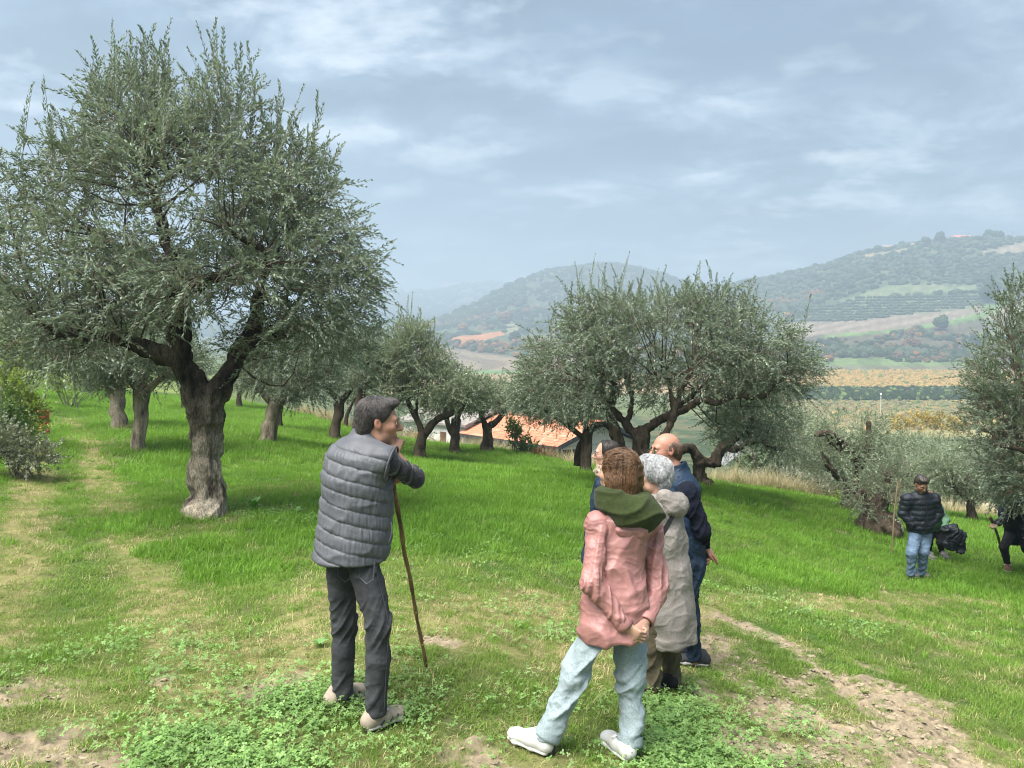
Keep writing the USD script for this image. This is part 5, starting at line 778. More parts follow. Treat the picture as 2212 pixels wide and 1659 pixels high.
m_eye = mat('eye_white', (.72, .70, .68), rough=.2, var=.03, spec=.6); m_iris = mat('eye_dark', (.02, .014, .01), rough=.15, var=.05, spec=.6); m_frame = mat('spectacle_frame', (.05, .03, .028), rough=.3, var=.05, spec=.6)
m_lens = usdkit.material(stage, '/World/Looks/spectacle_lens', {'f': ('fresnel', dict(IOR=1.5)), 't': ('transparent_bsdf', dict(color=(.93, .94, .95))), 'g': ('glossy_bsdf', dict(roughness=.03)), 'm': ('mix_closure', {})}, [('f.fac', 'm.fac'), ('t.BSDF', 'm.closure1'), ('g.BSDF', 'm.closure2')], surface='m.closure')
m_stick = mat('stick_wood', (.11, .060, .034), rough=.6, var=.55, scale=14, stretch=(1, 1, .3), bump=.6, bscale=70, bdist=.006, col2=(.20, .12, .06))

def frame(f, u=(0, 0, 1)):
    """Rows right, forward, up of a head or body that looks along f."""
    f = unit(f); u = np.asarray(u, float); r = unit(np.cross(f, u)); return np.stack([r, f, np.cross(r, f)])
def head(v, c, R, s=1.0, jaw=1.0, nose=1.0, ears=True):
    """Skull, face, ears and neck stub in the field v; c is midway between the ears, rows of R are right, forward, up."""
    c = np.asarray(c, float); A = lambda x, y, z: c + s * (np.array([x, y, z]) @ R); B = lambda p, q, a, b=None, k=.01, sub=False, side=None: v.bone(A(*p), A(*q), a * s if np.ndim(a) == 0 else (a[0] * s, a[1] * s), None if b is None else (b * s if np.ndim(b) == 0 else (b[0] * s, b[1] * s)), side, k * s, sub)
    v.ell(A(0, -.012, .032), np.array([.077, .098, .088]) * s, R, .01); v.ell(A(0, .030, -.038), np.array([.061, .066, .080]) * s * [jaw, 1, 1], R, .03 * s)
    B((-.04, .02, -.082), (.04, .02, -.082), .026, k=.03); B((-.012, .078, -.100), (.012, .078, -.100), .0185, k=.025)
    B((-.038, .080, .026), (.038, .080, .026), .0145, k=.02); B((-.044, .066, -.020), (-.046, .045, -.022), .021, k=.02); B((.044, .066, -.020), (.046, .045, -.022), .021, k=.02)
    for x in (-.031, .031): v.ell(A(x, .103, .004), np.array([.018, .016, .012]) * s, R, .012, True); v.ell(A(x, .080, .004), np.array([.013, .0125, .0115]) * s, R, .004)
    B((0, .094, .016), (0, .112 + .008 * nose, -.026), .0085, .0125, .012); B((-.011, .102, -.030), (.011, .102, -.030), .0095, k=.008)
    B((-.018, .092, -.058), (.018, .092, -.058), .0078, k=.008); B((-.016, .091, -.069), (.016, .091, -.069), .0088, k=.008); v.bone(A(-.02, .107, -.0635), A(.02, .107, -.0635), .0035 * s, k=.004, sub=True)
    if ears:
        for x in (-1, 1):
            Re = frame(R[1] * .25 + R[0] * x, R[2] - R[1] * .25); v.ell(A(x * .079, -.010, -.004), np.array([.019, .011, .034]) * s, np.stack([Re[0], Re[1], Re[2]]), .006); v.ell(A(x * .090, -.004, .002), np.array([.010, .008, .018]) * s, Re, .005, True)
    return A
def eyes(T, A, R, s, mi=None):
    ms = []
    for x in (-.031, .031):
        e = trimesh.creation.icosphere(2, .0118 * s); e.apply_translation(A(x, .0815, .004)); T.add('eye', e, m_eye, smooth=True)
        p = trimesh.creation.icosphere(2, .0062 * s); p.apply_translation(A(x, .0885, .004)); T.add('iris', p, m_iris, smooth=True)
def brows(T, A, m):
    for x in (-1, 1): T.add('eyebrow', tube(spline(np.array([A(x * .014, .097, .022), A(x * .032, .096, .028), A(x * .050, .080, .022)]), 7), [.003, .0042, .0045, .0045, .004, .003, .0015], 6), m, smooth=True)
def spectacles(T, A, s, rim=.0016):
    ms = []
    for x in (-1, 1):
        g = np.linspace(0, 2 * np.pi, 21); ring = np.array([A(x * .033 + .024 * math.cos(a), .108 - .006 * abs(math.cos(a)), .001 + .017 * math.sin(a)) for a in g]); ms.append(tube(ring, rim * s, 6)); ms.append(tube(np.array([A(x * .057, .102, .006), A(x * .078, .06, .006), A(x * .082, -.004, .008), A(x * .082, -.018, -.006)]), rim * s, 6))
        T.add('lens', (np.vstack([ring[:-1], ring[:-1].mean(0)]), np.array([[i, (i + 1) % 20, 20] for i in range(20)])), m_lens)
    ms.append(tube(np.array([A(-.010, .110, .006), A(0, .114, .009), A(.010, .110, .006)]), rim * s, 6)); T.add('spectacles', cat(ms), m_frame, smooth=True)
def hand(v, w, d, n, s=1.0, curl=(.9, .9, .9, .9), thumb=.6, left=False, spread=.06):
    """A hand in the field v: wrist w, pointing along d, palm facing n; fingers curl towards the palm."""
    d = unit(d); n = unit(np.asarray(n) - d * (np.asarray(n) @ d)); x = np.cross(d, n) * (-1 if left else 1)              # x: towards the thumb
    w = np.asarray(w, float); v.bone(w, w + d * .03 * s, (.026 * s, .018 * s), (.034 * s, .016 * s), x, .012); v.bone(w + d * .03 * s, w + d * .085 * s, (.036 * s, .016 * s), (.042 * s, .014 * s), x, .012); ph = (.040, .026, .021)
    for i in range(4):
        o = (1.5 - i) * .0195; L = (.95, 1.06, 1.0, .80)[i]; p = w + s * (d * (.092 - abs(i - 1.2) * .005) + x * o); a = 0.0
        for j in range(3):
            a += curl[i] * (.75, 1.0, .7)[j]; e = unit(d + x * (1.5 - i) * spread) * math.cos(a) + n * math.sin(a); q = p + e * ph[j] * L * s; v.bone(p, q, (.0095, .0085, .0078)[j] * s, (.0085, .0078, .0070)[j] * s, k=.004); p = q
    p = w + s * (d * .022 + x * .030); q = p + s * .042 * unit(d * .75 + x * (.85 - .5 * thumb) + n * .35 * thumb); r = q + s * .031 * unit(d * .9 + x * (.25 - .6 * thumb) + n * .5 * thumb); t = r + s * .026 * unit(d * .9 - x * .5 * thumb + n * .5 * thumb); v.bone(p, q, .015 * s, .011 * s, k=.012); v.bone(q, r, .0105 * s, .0095 * s, k=.004); v.bone(r, t, .0095 * s, .008 * s, k=.004)
class Fig:
    """Joints of a figure, given as picture points with distances."""
    def __init__(self, **k):
        for n, p in k.items(): setattr(self, n, unp(*p) if len(p) == 3 and n != 'dummy' else np.asarray(p, float))
    def at(self, t): return self.pelvis + (self.neck - self.pelvis) * t
    def side(self, t=.5): return unit((self.hip_r - self.hip_l) * (1 - t) + (self.sh_r - self.sh_l) * t)
def bounds(F, pad=.28):
    q = np.array([p for p in F.__dict__.values()]); return q.min(0) - pad, q.max(0) + pad
def torso(v, F, rows, bow=0.0, k=.03, twist=None):
    """Stacked ellipses up the spine: (height along pelvis-neck, half width, half depth[, forward shift])."""
    P = []
    for r in rows:
        s = F.side(np.clip(r[0], 0, 1)); f = unit(np.cross([0, 0, 1.], s)); P.append((F.at(r[0]) + f * (r[3] if len(r) > 3 else 0), (r[1], r[2]), s))
    for a, b in zip(P[:-1], P[1:]): v.bone(a[0], b[0], a[1], b[1], a[2] + b[2], k)
def body(F, hc, hR, hs=1.0, h=.006, girth=1.0, hands=(), head_kw={}, legs=True):
    lo, hi = bounds(F); lo = np.minimum(lo, hc - .22); hi = np.maximum(hi, hc + .22); v = Vol(lo, hi, h); g = girth
    torso(v, F, [(0, .118 * g, .080 * g), (.35, .122 * g, .09 * g), (.7, .150 * g, .105 * g), (.93, .10 * g, .07 * g)])
    for a, b, c in ((F.sh_l, F.el_l, F.wr_l), (F.sh_r, F.el_r, F.wr_r)): v.bone(F.at(.88), a, .055 * g, .050 * g, k=.03); v.bone(a, b, .048 * g, .039 * g, k=.03); v.bone(b, c, .040 * g, .026, k=.02)
    for a, b, c in ((F.hip_l, F.kn_l, F.an_l), (F.hip_r, F.kn_r, F.an_r)): v.bone(a, b, .075 * g, .05 * g, k=.03); v.bone(b, c, .05 * g, .034, k=.02); v.bone(c, c - [0, 0, .05], .034, .03, k=.01)
    v.bone(F.neck - unit(F.neck - F.at(.5)) * .03, hc + (np.array([0, -.022, -.055]) @ hR) * hs, .062 * hs, .052 * hs, k=.03); A = head(v, hc, hR, hs, **head_kw)
    for kw in hands: hand(v, **kw)
    return v, A
def finish_body(T, v, A, R, m, hs=1.0, stubble=0.0):
    V, F = v.mesh(); n = len(V); t = np.ones((n, 3)); c = A(0, 0, 0); q = (V - c) @ R.T / hs
    red = np.exp(-((q[:, 1] - .10) ** 2 + (q[:, 2] + .063) ** 2 + (q[:, 0] / 2.2) ** 2) / .00022) * .45 + np.exp(-((np.abs(q[:, 0]) - .085) ** 2 + (q[:, 1] + .01) ** 2 * .5 + q[:, 2] ** 2 * .5) / .0009) * .35 + np.exp(-((np.abs(q[:, 0]) - .045) ** 2 + (q[:, 1] - .075) ** 2 + (q[:, 2] + .025) ** 2) / .0012) * .2 + np.exp(-(q[:, 0] ** 2 + (q[:, 1] - .115) ** 2 + (q[:, 2] + .028) ** 2) / .0006) * .25
    t *= 1 - red[:, None] * np.array([.08, .42, .40])
    if stubble:
        b = sstep(-q[:, 2], .045, .075) * sstep(q[:, 1], -.005, .03) * (np.abs(q[:, 2]) < .14); t *= 1 - b[:, None] * stubble * np.array([.5, .42, .38])
    T.add('body', (V, F), m, smooth=True, prim=dict(tint=t)); return V, F
def cloth(T, name, v, m, wr=0.0, ws=7.0, seed=1, fold=None, parent=None, label=None, extra=None, it=0):
    """Mesh a garment and lay folds in it: wr is the fold height, fold(V) adds its own."""
    V, F = v.mesh(); n = vnormals(V, F)
    if it: V = blurv(F, len(V), V, it)
    d = np.zeros(len(V))
    if wr:
        q = V + (np.stack([fb(V, 3.5, 2, seed + k) for k in range(3)], 1) - .5) * .16; d += wr * (ridged(q * [1, 1, .8], ws, 2, seed) - .35) + wr * .35 * (ridged(q * [1, 1, 1.3], ws * 2.3, 2, seed + 5) - .35)
    if extra is not None: d += extra(V, n)
    V = V + n * d[:, None]; T.add(name, (V, F), m, smooth=True, parent=parent, label=label); return V, F
def limbfold(a, b, amp, freq, seed, r=.16, t0=0.0, t1=1.0, skew=1.8):
    """Cross folds round a sleeve or leg between a and b, strongest between t0 and t1."""
    a, b = np.asarray(a), np.asarray(b); ab = b - a; L = np.linalg.norm(ab); ax = ab / L
    def f(V, n):
        q = V - a; t = q @ ax / L; rad = np.linalg.norm(q - (q @ ax)[:, None] * ax, axis=1); w = sstep(t, t0 - .12, t0 + .05) * (1 - sstep(t, t1 - .05, t1 + .12)) * (1 - sstep(rad, r * .75, r)); u = np.stack([t * L * freq + (q @ np.array([.6, .3, .2])) * freq * skew, q @ np.array([.5, -.4, 0]) * freq * .35 + seed, 0 * t], 1); return amp * w * (ridged(u, 1.0, 2, seed) - .4)
    return f
def add_folds(*fs): return lambda V, n: sum(f(V, n) for f in fs)
def sleeve(v, a, b, c, r, k=.025): v.bone(a, b, r[0], r[1], k=k); v.bone(b, c, r[1] * 1.02, r[2], k=k)
def trousers(v, F, r, rise=.12, cuff=None, hipw=(.155, .115), k=.03, seat=.0):
    """Trousers: r = thigh, knee, calf, cuff half widths."""
    s = F.side(0); v.bone(F.pelvis + [0, 0, rise], F.pelvis - [0, 0, .03], (hipw[0] * .95, hipw[1] * .95), hipw, s, k)
    for a, b, c in ((F.hip_l, F.kn_l, F.an_l), (F.hip_r, F.kn_r, F.an_r)):
        m = b + (c - b) * .4; v.bone(a, b, r[0], r[1], k=.03); v.bone(b, m, r[1], r[2], k=.03); v.bone(m, c, r[2], r[3], k=.02)
    bw = unit(np.cross(s, [0, 0, 1.]))
    if seat:
        for hp in (F.hip_l, F.hip_r): v.ell(hp - unit(np.cross([0, 0, 1.], s)) * seat - [0, 0, .0], (.085, .075, .09), np.eye(3), .05)
def shoe(T, heel, toe, upper, sole, L=.29, W=.050, Hh=.085, panels=None, an=None, lace=None, tab=None, label=None):
    """A shoe standing on the ground from the heel point towards the toe point."""
    heel = np.array(heel, float); f = np.array([toe[0] - heel[0], toe[1] - heel[1], 0]); f = unit(f); tp = heel + f * L; heel[2] = H(heel[0], heel[1]) + .008; zt = float(H(tp[0], tp[1])) + .008; f = unit(np.array([tp[0], tp[1], zt]) - heel); R = frame(f); up = R[2]; sd = R[0]
    at = lambda a, b, c: heel + f * a * L + sd * b + up * c
    v = Vol(heel + np.minimum(0, f * L) - .14, heel + np.maximum(0, f * L) + .2, .0055); v.bone(at(.15, 0, .045), at(.42, 0, .052), (W * .80, .042), (W * .92, .046), sd, .03); v.bone(at(.42, 0, .050), at(.80, 0, .036), (W * .95, .044), (W * .98, .027), sd, .03); v.bone(at(.80, 0, .036), at(.88, 0, .034), (W * .95, .026), (W * .70, .023), sd, .02)
    v.bone(at(.14, 0, .05), at(.24, 0, Hh), W * .72, W * .80, k=.03); v.half(at(0, 0, .018), -up, .004); V, F = v.mesh(); rt = T.add('shoe', (V, F), upper, smooth=True, label=label)
    from shapely.geometry import LineString, Polygon
    o = [(.10, W * .80), (.38, W * .90), (.72, W * 1.08), (.88, W * .78)]; pts = [(at(a, b, 0)) for a, b in o]; vs = Vol(heel + np.minimum(0, f * L) - .14, heel + np.maximum(0, f * L) + .2, .0055)
    for (a, w), (a2, w2) in zip(o[:-1], o[1:]): vs.bone(at(a, 0, .016), at(a2, 0, .016), (w * 1.03, .017), (w2 * 1.03, .017), sd, .02)
    T.add('sole', vs.mesh(), sole, smooth=True, parent=rt)
    if panels:
        vp = Vol(heel + np.minimum(0, f * L) - .14, heel + np.maximum(0, f * L) + .2, .0055); vp.bone(at(.145, 0, .045), at(.20, 0, .066), (W * .80 + .003, .042), (W * .80, .036), sd, .01); vp.half(at(.17, 0, .03), -up + f * .3, .003); vp.half(at(.20, 0, 0), f + up * .2, .003); T.add('heel_panel', vp.mesh(), panels, smooth=True, parent=rt)
        for s_ in (-1, 1):
            for a0, a1 in ((.30, .42), (.50, .58), (.64, .70)): T.add('side_stripe', tube(np.array([at(a0 - .02, s_ * W * .96, .024), at((a0 + a1) / 2, s_ * W * .94, .048), at(a1, s_ * W * .55, .084 - .03 * (a0 > .45) - .012 * (a0 > .6))]), [.005, .0055, .004], 6), panels, parent=rt, smooth=True)
    if lace is not None:
        ls = []
        for k in range(5):
            a = .42 + k * .075; z = .093 - k * .0085; ls.append(tube(np.array([at(a, -W * .42, z - .004), at(a + .012, 0, z + .004), at(a + .03, W * .42, z - .006)]), .0026, 6)); ls.append(tube(np.array([at(a, W * .42, z - .004), at(a + .012, 0, z + .005), at(a + .03, -W * .42, z - .006)]), .0026, 6))
        for s_ in (-1, 1): ls.append(tube(spline(np.array([at(.42, 0, .098), at(.36, s_ * .03, .112), at(.43, s_ * .055, .095), at(.46, s_ * .015, .098)]), 10), .0024, 6))
        T.add('laces', cat(ls), lace, parent=rt, smooth=True)
    if tab is not None:
        vt = Vol(heel - .16, heel + .2, .005); vt.bone(at(.07, 0, .045), at(.115, 0, .085), (W * .42, .018), (W * .38, .018), sd, .004); T.add('heel_tab', vt.mesh(), tab, smooth=True, parent=rt)
    return rt
def hairdo(T, c, R, s, prims, cuts, m, h=.005, grooves=.006, seed=1, mode='down', name='hair', gs=1.0, contrast=.75, wobble=.016):
    """Hair as a solid round the skull: prims (x y z, rx ry rz) in head units, cut by planes; locks combed down from the crown, back, or forward."""
    A = lambda p: c + s * (np.asarray(p, float) @ R); v = Vol(c - .30, c + .30, h)
    for p, r in prims: v.ell(A(p), np.asarray(r) * s, R, .03)
    for p, n in cuts: v.half(A(p), np.asarray(n, float) @ R, .012)
    V, F = v.mesh(); n = vnormals(V, F); q = (V - c) @ R.T
    wob = (np.stack([fb(V, 14, 2, seed + k) for k in range(2)], 1) - .5) * wobble
    if mode in ('down', 'long'): a = np.arctan2(q[:, 0] + wob[:, 0], -(q[:, 1] + .02)) * .10; l = q[:, 2]
    elif mode == 'gather': a = np.arctan2(q[:, 0] - .01 + wob[:, 0] * .5, q[:, 2] - .07) * .09; l = q[:, 1]; a2 = np.arctan2(q[:, 0] + wob[:, 0], -(q[:, 1] + .02)) * .10; lo = sstep(-q[:, 2], -.05, -.01); a, l = a * (1 - lo) + a2 * lo, l * (1 - lo) + q[:, 2] * lo
    else: a = q[:, 0] + wob[:, 0] + .25 * q[:, 2] * np.sign(q[:, 0]); l = q[:, 1]
    z = np.zeros(len(V)); g1 = fb(np.stack([a * 42 * gs, l * (7 if mode != 'long' else 2.2), z], 1), 1, 2, seed); g2 = fb(np.stack([a * 105 * gs, l * (12 if mode != 'long' else 3.5), z + 3], 1), 1, 2, seed + 3); g3 = fb(V, 9, 2, seed + 5)
    V = V + n * (grooves * 2.2 * (g1 - .5) + grooves * 1.0 * (g2 - .5) + grooves * .4 * (g3 - .5))[:, None]; t = np.clip(1 + contrast * (3.2 * (g1 - .5) + 3.0 * (g2 - .5) + 1.2 * (g3 - .5)), .35, 2.6)
    T.add(name, (V, F), m, smooth=True, prim=dict(tint=np.repeat(t[:, None], 3, 1))); return V, F
def strands(T, V, F, c, R, n, L, m, seed, down=1.0, spread=.25, lift=.006, part=(0, 0, .12), width=.0011, gather=None, sel=None, wave=.0):
    """Loose hairs lying over a hair solid, combed away from the parting (or towards gather) and down."""
    r = np.random.default_rng(seed); nr = vnormals(V, F); i = r.integers(0, len(V), n * 3)
    if sel is not None: i = i[sel((V[i] - c) @ R.T)]
    i = i[:n]; p = V[i].copy(); kd = cKDTree(V); pts = [p]; p0 = c + np.asarray(part) @ R; g = None if gather is None else c + np.asarray(gather) @ R
    for k in range(7):
        _, j = kd.query(p); nn = nr[j]; d = (p - p0) * .6 / (np.linalg.norm(p - p0, axis=1, keepdims=True) + 1e-6) - R[2] * down if g is None else (g - p) / (np.linalg.norm(g - p, axis=1, keepdims=True) + .02)
        d = d + r.normal(0, spread, p.shape) + (np.sin(k * 1.3 + i[:, None] * .37) * wave) * R[0]; d -= nn * (d * nn).sum(1, keepdims=True); d /= np.linalg.norm(d, axis=1, keepdims=True) + 1e-6; p = V[j] * .5 + p * .5 + d * (L / 7) + nn * lift * (.2 + .5 * r.random((len(p), 1))); pts.append(p.copy())
    P = np.stack(pts, 1); b = UsdGeom.BasisCurves.Define(stage, T.path + '/' + numbered(T.path, 'loose_hair')); b.CreateTypeAttr('linear'); b.CreateCurveVertexCountsAttr(Vt.IntArray([8] * len(P))); b.CreatePointsAttr(Vt.Vec3fArray.FromNumpy(np.ascontiguousarray(P.reshape(-1, 3) - T.base, np.float32)))
    b.CreateWidthsAttr(Vt.FloatArray.FromNumpy(np.tile(np.linspace(1, .35, 8) * width * 2, len(P)).astype(np.float32))); b.SetWidthsInterpolation('vertex'); UsdShade.MaterialBindingAPI.Apply(b.GetPrim()).Bind(m); tag(b.GetPrim(), kind='stuff')

# ---- man in the quilted vest
def man_in_vest():
    F = Fig(pelvis=(758, 1178, 4.12), neck=(786, 960, 4.14), hip_l=(736, 1196, 4.19), hip_r=(782, 1200, 4.06), kn_l=(744, 1338, 4.24), kn_r=(818, 1347, 4.02), an_l=(739, 1496, 4.27), an_r=(813, 1533, 4.05), sh_l=(738, 985, 4.28), sh_r=(832, 994, 4.0), el_l=(800, 1062, 4.45), el_r=(896, 1033, 4.20), wr_l=(838, 1040, 4.27), wr_r=(850, 978, 4.12))
    hc = unp(818, 912, 4.13); hf = unit([.965, .24, -.10]); R = frame(hf, [.05, 0, 1]); hl, hr = hit(703, 1538)[0], hit(783, 1586)[0]
    T = Thing('person', 'man in grey quilted vest and charcoal jeans, chin on his hand, leaning on a stick', 'person', (hl + hr) / 2)
    mouth = hc + np.array([0, .108, -.062]) @ R; dh = unit(mouth + [0, 0, -.022] - F.wr_r)
    v, A = body(F, hc, R, 1.02, .0055, 1.03, hands=[dict(w=F.wr_r, d=dh, n=R[1] * .25 - R[0] * .9, s=.92, curl=(1.5, 1.5, 1.5, 1.5), thumb=.9), dict(w=F.wr_l, d=unit([.5, .2, .25]), n=[.3, -.9, -.1], curl=(1.0,) * 4, thumb=.9, left=True)])
    finish_body(T, v, A, R, s_tan, 1.02, stubble=.55); eyes(T, A, R, 1.02); brows(T, A, h_dark)
    V, Fc = hairdo(T, hc, R, 1.02, [((0, -.022, .048), (.084, .103, .088)), ((0, -.070, -.005), (.070, .05, .075)), ((0, .055, .105), (.060, .045, .028)), ((.0, -.075, -.05), (.05, .035, .04))], [((0, .070, .062), (0, .82, -.55)), ((.0, .010, -.012), (.0, .85, -.52)), ((0, 0, -.095), (0, -.25, -1))], h_salt, seed=4, mode='fwd', contrast=.5, grooves=.004, gs=.8)
    strands(T, V, Fc, hc, R, 2600, .085, k_salt, 5, down=.35, spread=.14, part=(0, -.02, .14), lift=.003)
    # sweater sleeves under the vest, pushed up to the elbow
    v = Vol(*bounds(F), .006); v.bone(F.at(.86), F.sh_r, .08, .068, k=.03); v.bone(F.sh_r, F.el_r, .067, .057, k=.03); v.bone(F.el_r, F.el_r + (F.wr_r - F.el_r) * .22, .056, .047, k=.02); v.bone(F.at(.86), F.sh_l, .08, .068, k=.03); v.bone(F.sh_l, F.el_l, .067, .057, k=.03); v.bone(F.el_l, F.el_l + (F.wr_l - F.el_l) * .3, .056, .045, k=.02)
    cloth(T, 'sweater', v, c_black, .004, 9, 3, extra=add_folds(limbfold(F.sh_r, F.el_r, .008, 18, 2, .12, .25, 1.0), limbfold(F.sh_l, F.el_l, .01, 16, 2, .12)), it=1)
    # quilted vest
    v = Vol(*bounds(F, .32), .0055); torso(v, F, [(-.22, .208, .188, .004), (.10, .196, .178, .012), (.38, .192, .172, .008), (.66, .205, .165, -.012), (.84, .190, .135, -.022), (.93, .125, .095, -.015)], k=.05)
    v.bone(F.at(.86), F.sh_r - (F.sh_r - F.at(.86)) * .02, .10, .084, k=.06); v.bone(F.at(.86), F.sh_l - (F.sh_l - F.at(.86)) * .02, .10, .084, k=.06)
    up = unit(F.neck - F.pelvis); nb = F.neck + up * .03; v.bone(F.at(.93), nb + np.array([.01, .01, .035]), .092, .082, k=.03)
    for a, b in ((F.sh_r, F.el_r), (F.sh_l, F.el_l)): ax = unit(b - a); s_ = unit(a - F.at(.86)); v.half(a + s_ * .034 + ax * .020, s_ * .8 + ax * .6, .012, near=(a + s_ * .09 + ax * .05, .155))
    v.half(F.pelvis - [0, 0, .070], (0, 0, -1), .01); v.ell(nb + up * .075, (.066, .070, .07), np.eye(3), .012, True)
    step = .0735
    def quilt(V, n):
        t = (V - F.pelvis) @ up + .010 * np.sin((V @ F.side(.5)) * 9) + (V - F.pelvis) @ np.array([.16, .02, 0]); u = t / step; fr = u - np.floor(u); puff = np.sqrt(np.clip(1 - np.abs(2 * fr - 1) ** 3, 0, 1)); below = 1 - sstep((V - F.neck) @ up, -.035, .0); ang = np.arctan2((V - F.at(.5)) @ unit(np.cross([0, 0, 1.], F.side(.5))), (V - F.at(.5)) @ F.side(.5)); pk = fb(np.stack([ang * 9, np.floor(u) * 3.7, t * 5], 1), 1.0, 2, 8) - .5; pk2 = fb(np.stack([ang * 22, u * 1.2, t * 0], 1), 1.0, 2, 9) - .5
        return below * (.011 * puff - .005 + pk * .016 * (1 - .5 * puff) + pk2 * .007) + (ridged(V, 8, 2, 6) - .4) * .004
    cloth(T, 'vest', v, c_vest, 0, 8, 4, extra=quilt, it=1)
    vv = Vol(F.sh_r - .2, F.sh_r + .2, .005); ax = unit(F.el_r - F.sh_r); s_ = unit(F.sh_r - F.at(.86)); nr = unit(s_ * .8 + ax * .6); o = F.sh_r + s_ * .034 + ax * .020 - np.array([0, 0, .012]); e1 = unit(np.cross(nr, [0, 0, 1.])); e2 = np.cross(nr, e1); g = np.linspace(0, 2 * np.pi, 41); T.add('armhole_trim', tube(np.array([o + e1 * .082 * math.cos(a) + e2 * .094 * math.sin(a) for a in g]), .006, 8), c_trim, smooth=True)
    T.add('collar_edge', tube(np.array([nb + np.array([.01, .01, .04]) + np.array([.080 * math.cos(a), .080 * math.sin(a), .012 * math.sin(a + .5)]) for a in g]), .007, 8), c_trim, smooth=True)
    pz = np.array([unp(845, 1128, 3.99), unp(846, 1150, 3.985), unp(840, 1172, 3.99)]); T.add('pocket_zip', tube(spline(pz, 8), .004, 6), c_trim, smooth=True)
    # jeans
    v = Vol(*bounds(F, .25), .006); trousers(v, F, (.088, .073, .064, .060), rise=.0, hipw=(.135, .100))
    for c in (F.an_l, F.an_r): v.half(c - [0, 0, .030], (0, 0, -1), .006, near=(c - [0, 0, .07], .105))
    cloth(T, 'jeans', v, c_grey_jeans, .0028, 9, 12, extra=add_folds(limbfold(F.hip_r, F.kn_r, .005, 18, 3, .16, .66, 1.04), limbfold(F.kn_r, F.an_r, .007, 19, 4, .14, -.05, .22), limbfold(F.hip_l, F.kn_l, .005, 18, 5, .16, .66, 1.04), limbfold(F.kn_l, F.an_l, .007, 19, 6, .14, -.05, .22), limbfold(F.kn_r, F.an_r, .006, 20, 7, .14, .72, 1.0), limbfold(F.kn_l, F.an_l, .006, 20, 8, .14, .72, 1.0), limbfold(F.hip_r, F.kn_r, .007, 13, 9, .16, .05, .3)), it=1)
    for a, b, c in ((F.hip_r, F.kn_r, F.an_r),): 
        sd = unit(np.array([.75, -.62, 0])); T.add('seam', tube(spline(np.array([a + sd * .098 + [0, 0, -.02], (a + b) / 2 + sd * .092, b + sd * .078, (b + c) / 2 + sd * .068, c + sd * .062]), 14), .0028, 5), c_grey_jeans, smooth=True)
    for ctr in ((745, 1232, 4.06), (792, 1236, 3.93)):
        o = unp(*ctr); sx = F.side(0) * .065; T.add('back_pocket', tube(np.array([o - sx + [0, 0, .055], o - sx * .95 - [0, 0, .03], o - [0, 0, .062], o + sx * .95 - [0, 0, .03], o + sx + [0, 0, .055]]), .003, 5), c_trim, smooth=True)
    shoe(T, hl, hit(795, 1495)[0], c_tan, c_sole, .295, .052, .082, c_dkpanel, lace=c_lace); shoe(T, hr, hit(878, 1545)[0], c_tan, c_sole, .295, .052, .082, c_dkpanel, lace=c_lace)
    # his stick: a thing of its own
    top = unp(846, 1022, 4.27); bot = hit(921, 1442)[0]; q = np.linspace(0, 1, 24)[:, None]; P = top + (bot - top) * q + (np.stack([fb(np.c_[q * 4, q * 0, q * 0], 1, 2, 3), fb(np.c_[q * 4, q * 0, q * 0 + 5], 1, 2, 3), q[:, 0] * 0], 1) - [.5, .5, 0]) * .030 * np.sin(q * np.pi); rad = np.linspace(.0135, .0105, 24) * (1 + .14 * np.sin(np.arange(24) * 2.1))
    S = Thing('walking_stick', 'long knotty brown walking stick under the arms of the man in the vest', 'walking stick', bot); S.add('shaft', tube(P, rad, 9, rough=.2, seed=5), m_stick, smooth=True)
    kn = [trimesh.creation.icosphere(2, .0085) for _ in range(5)]
    for k, i in zip(kn, (3, 8, 12, 16, 20)): k.apply_translation(P[i] + [.006, -.009, 0]); S.add('knot', k, m_stick, smooth=True)
man_in_vest()

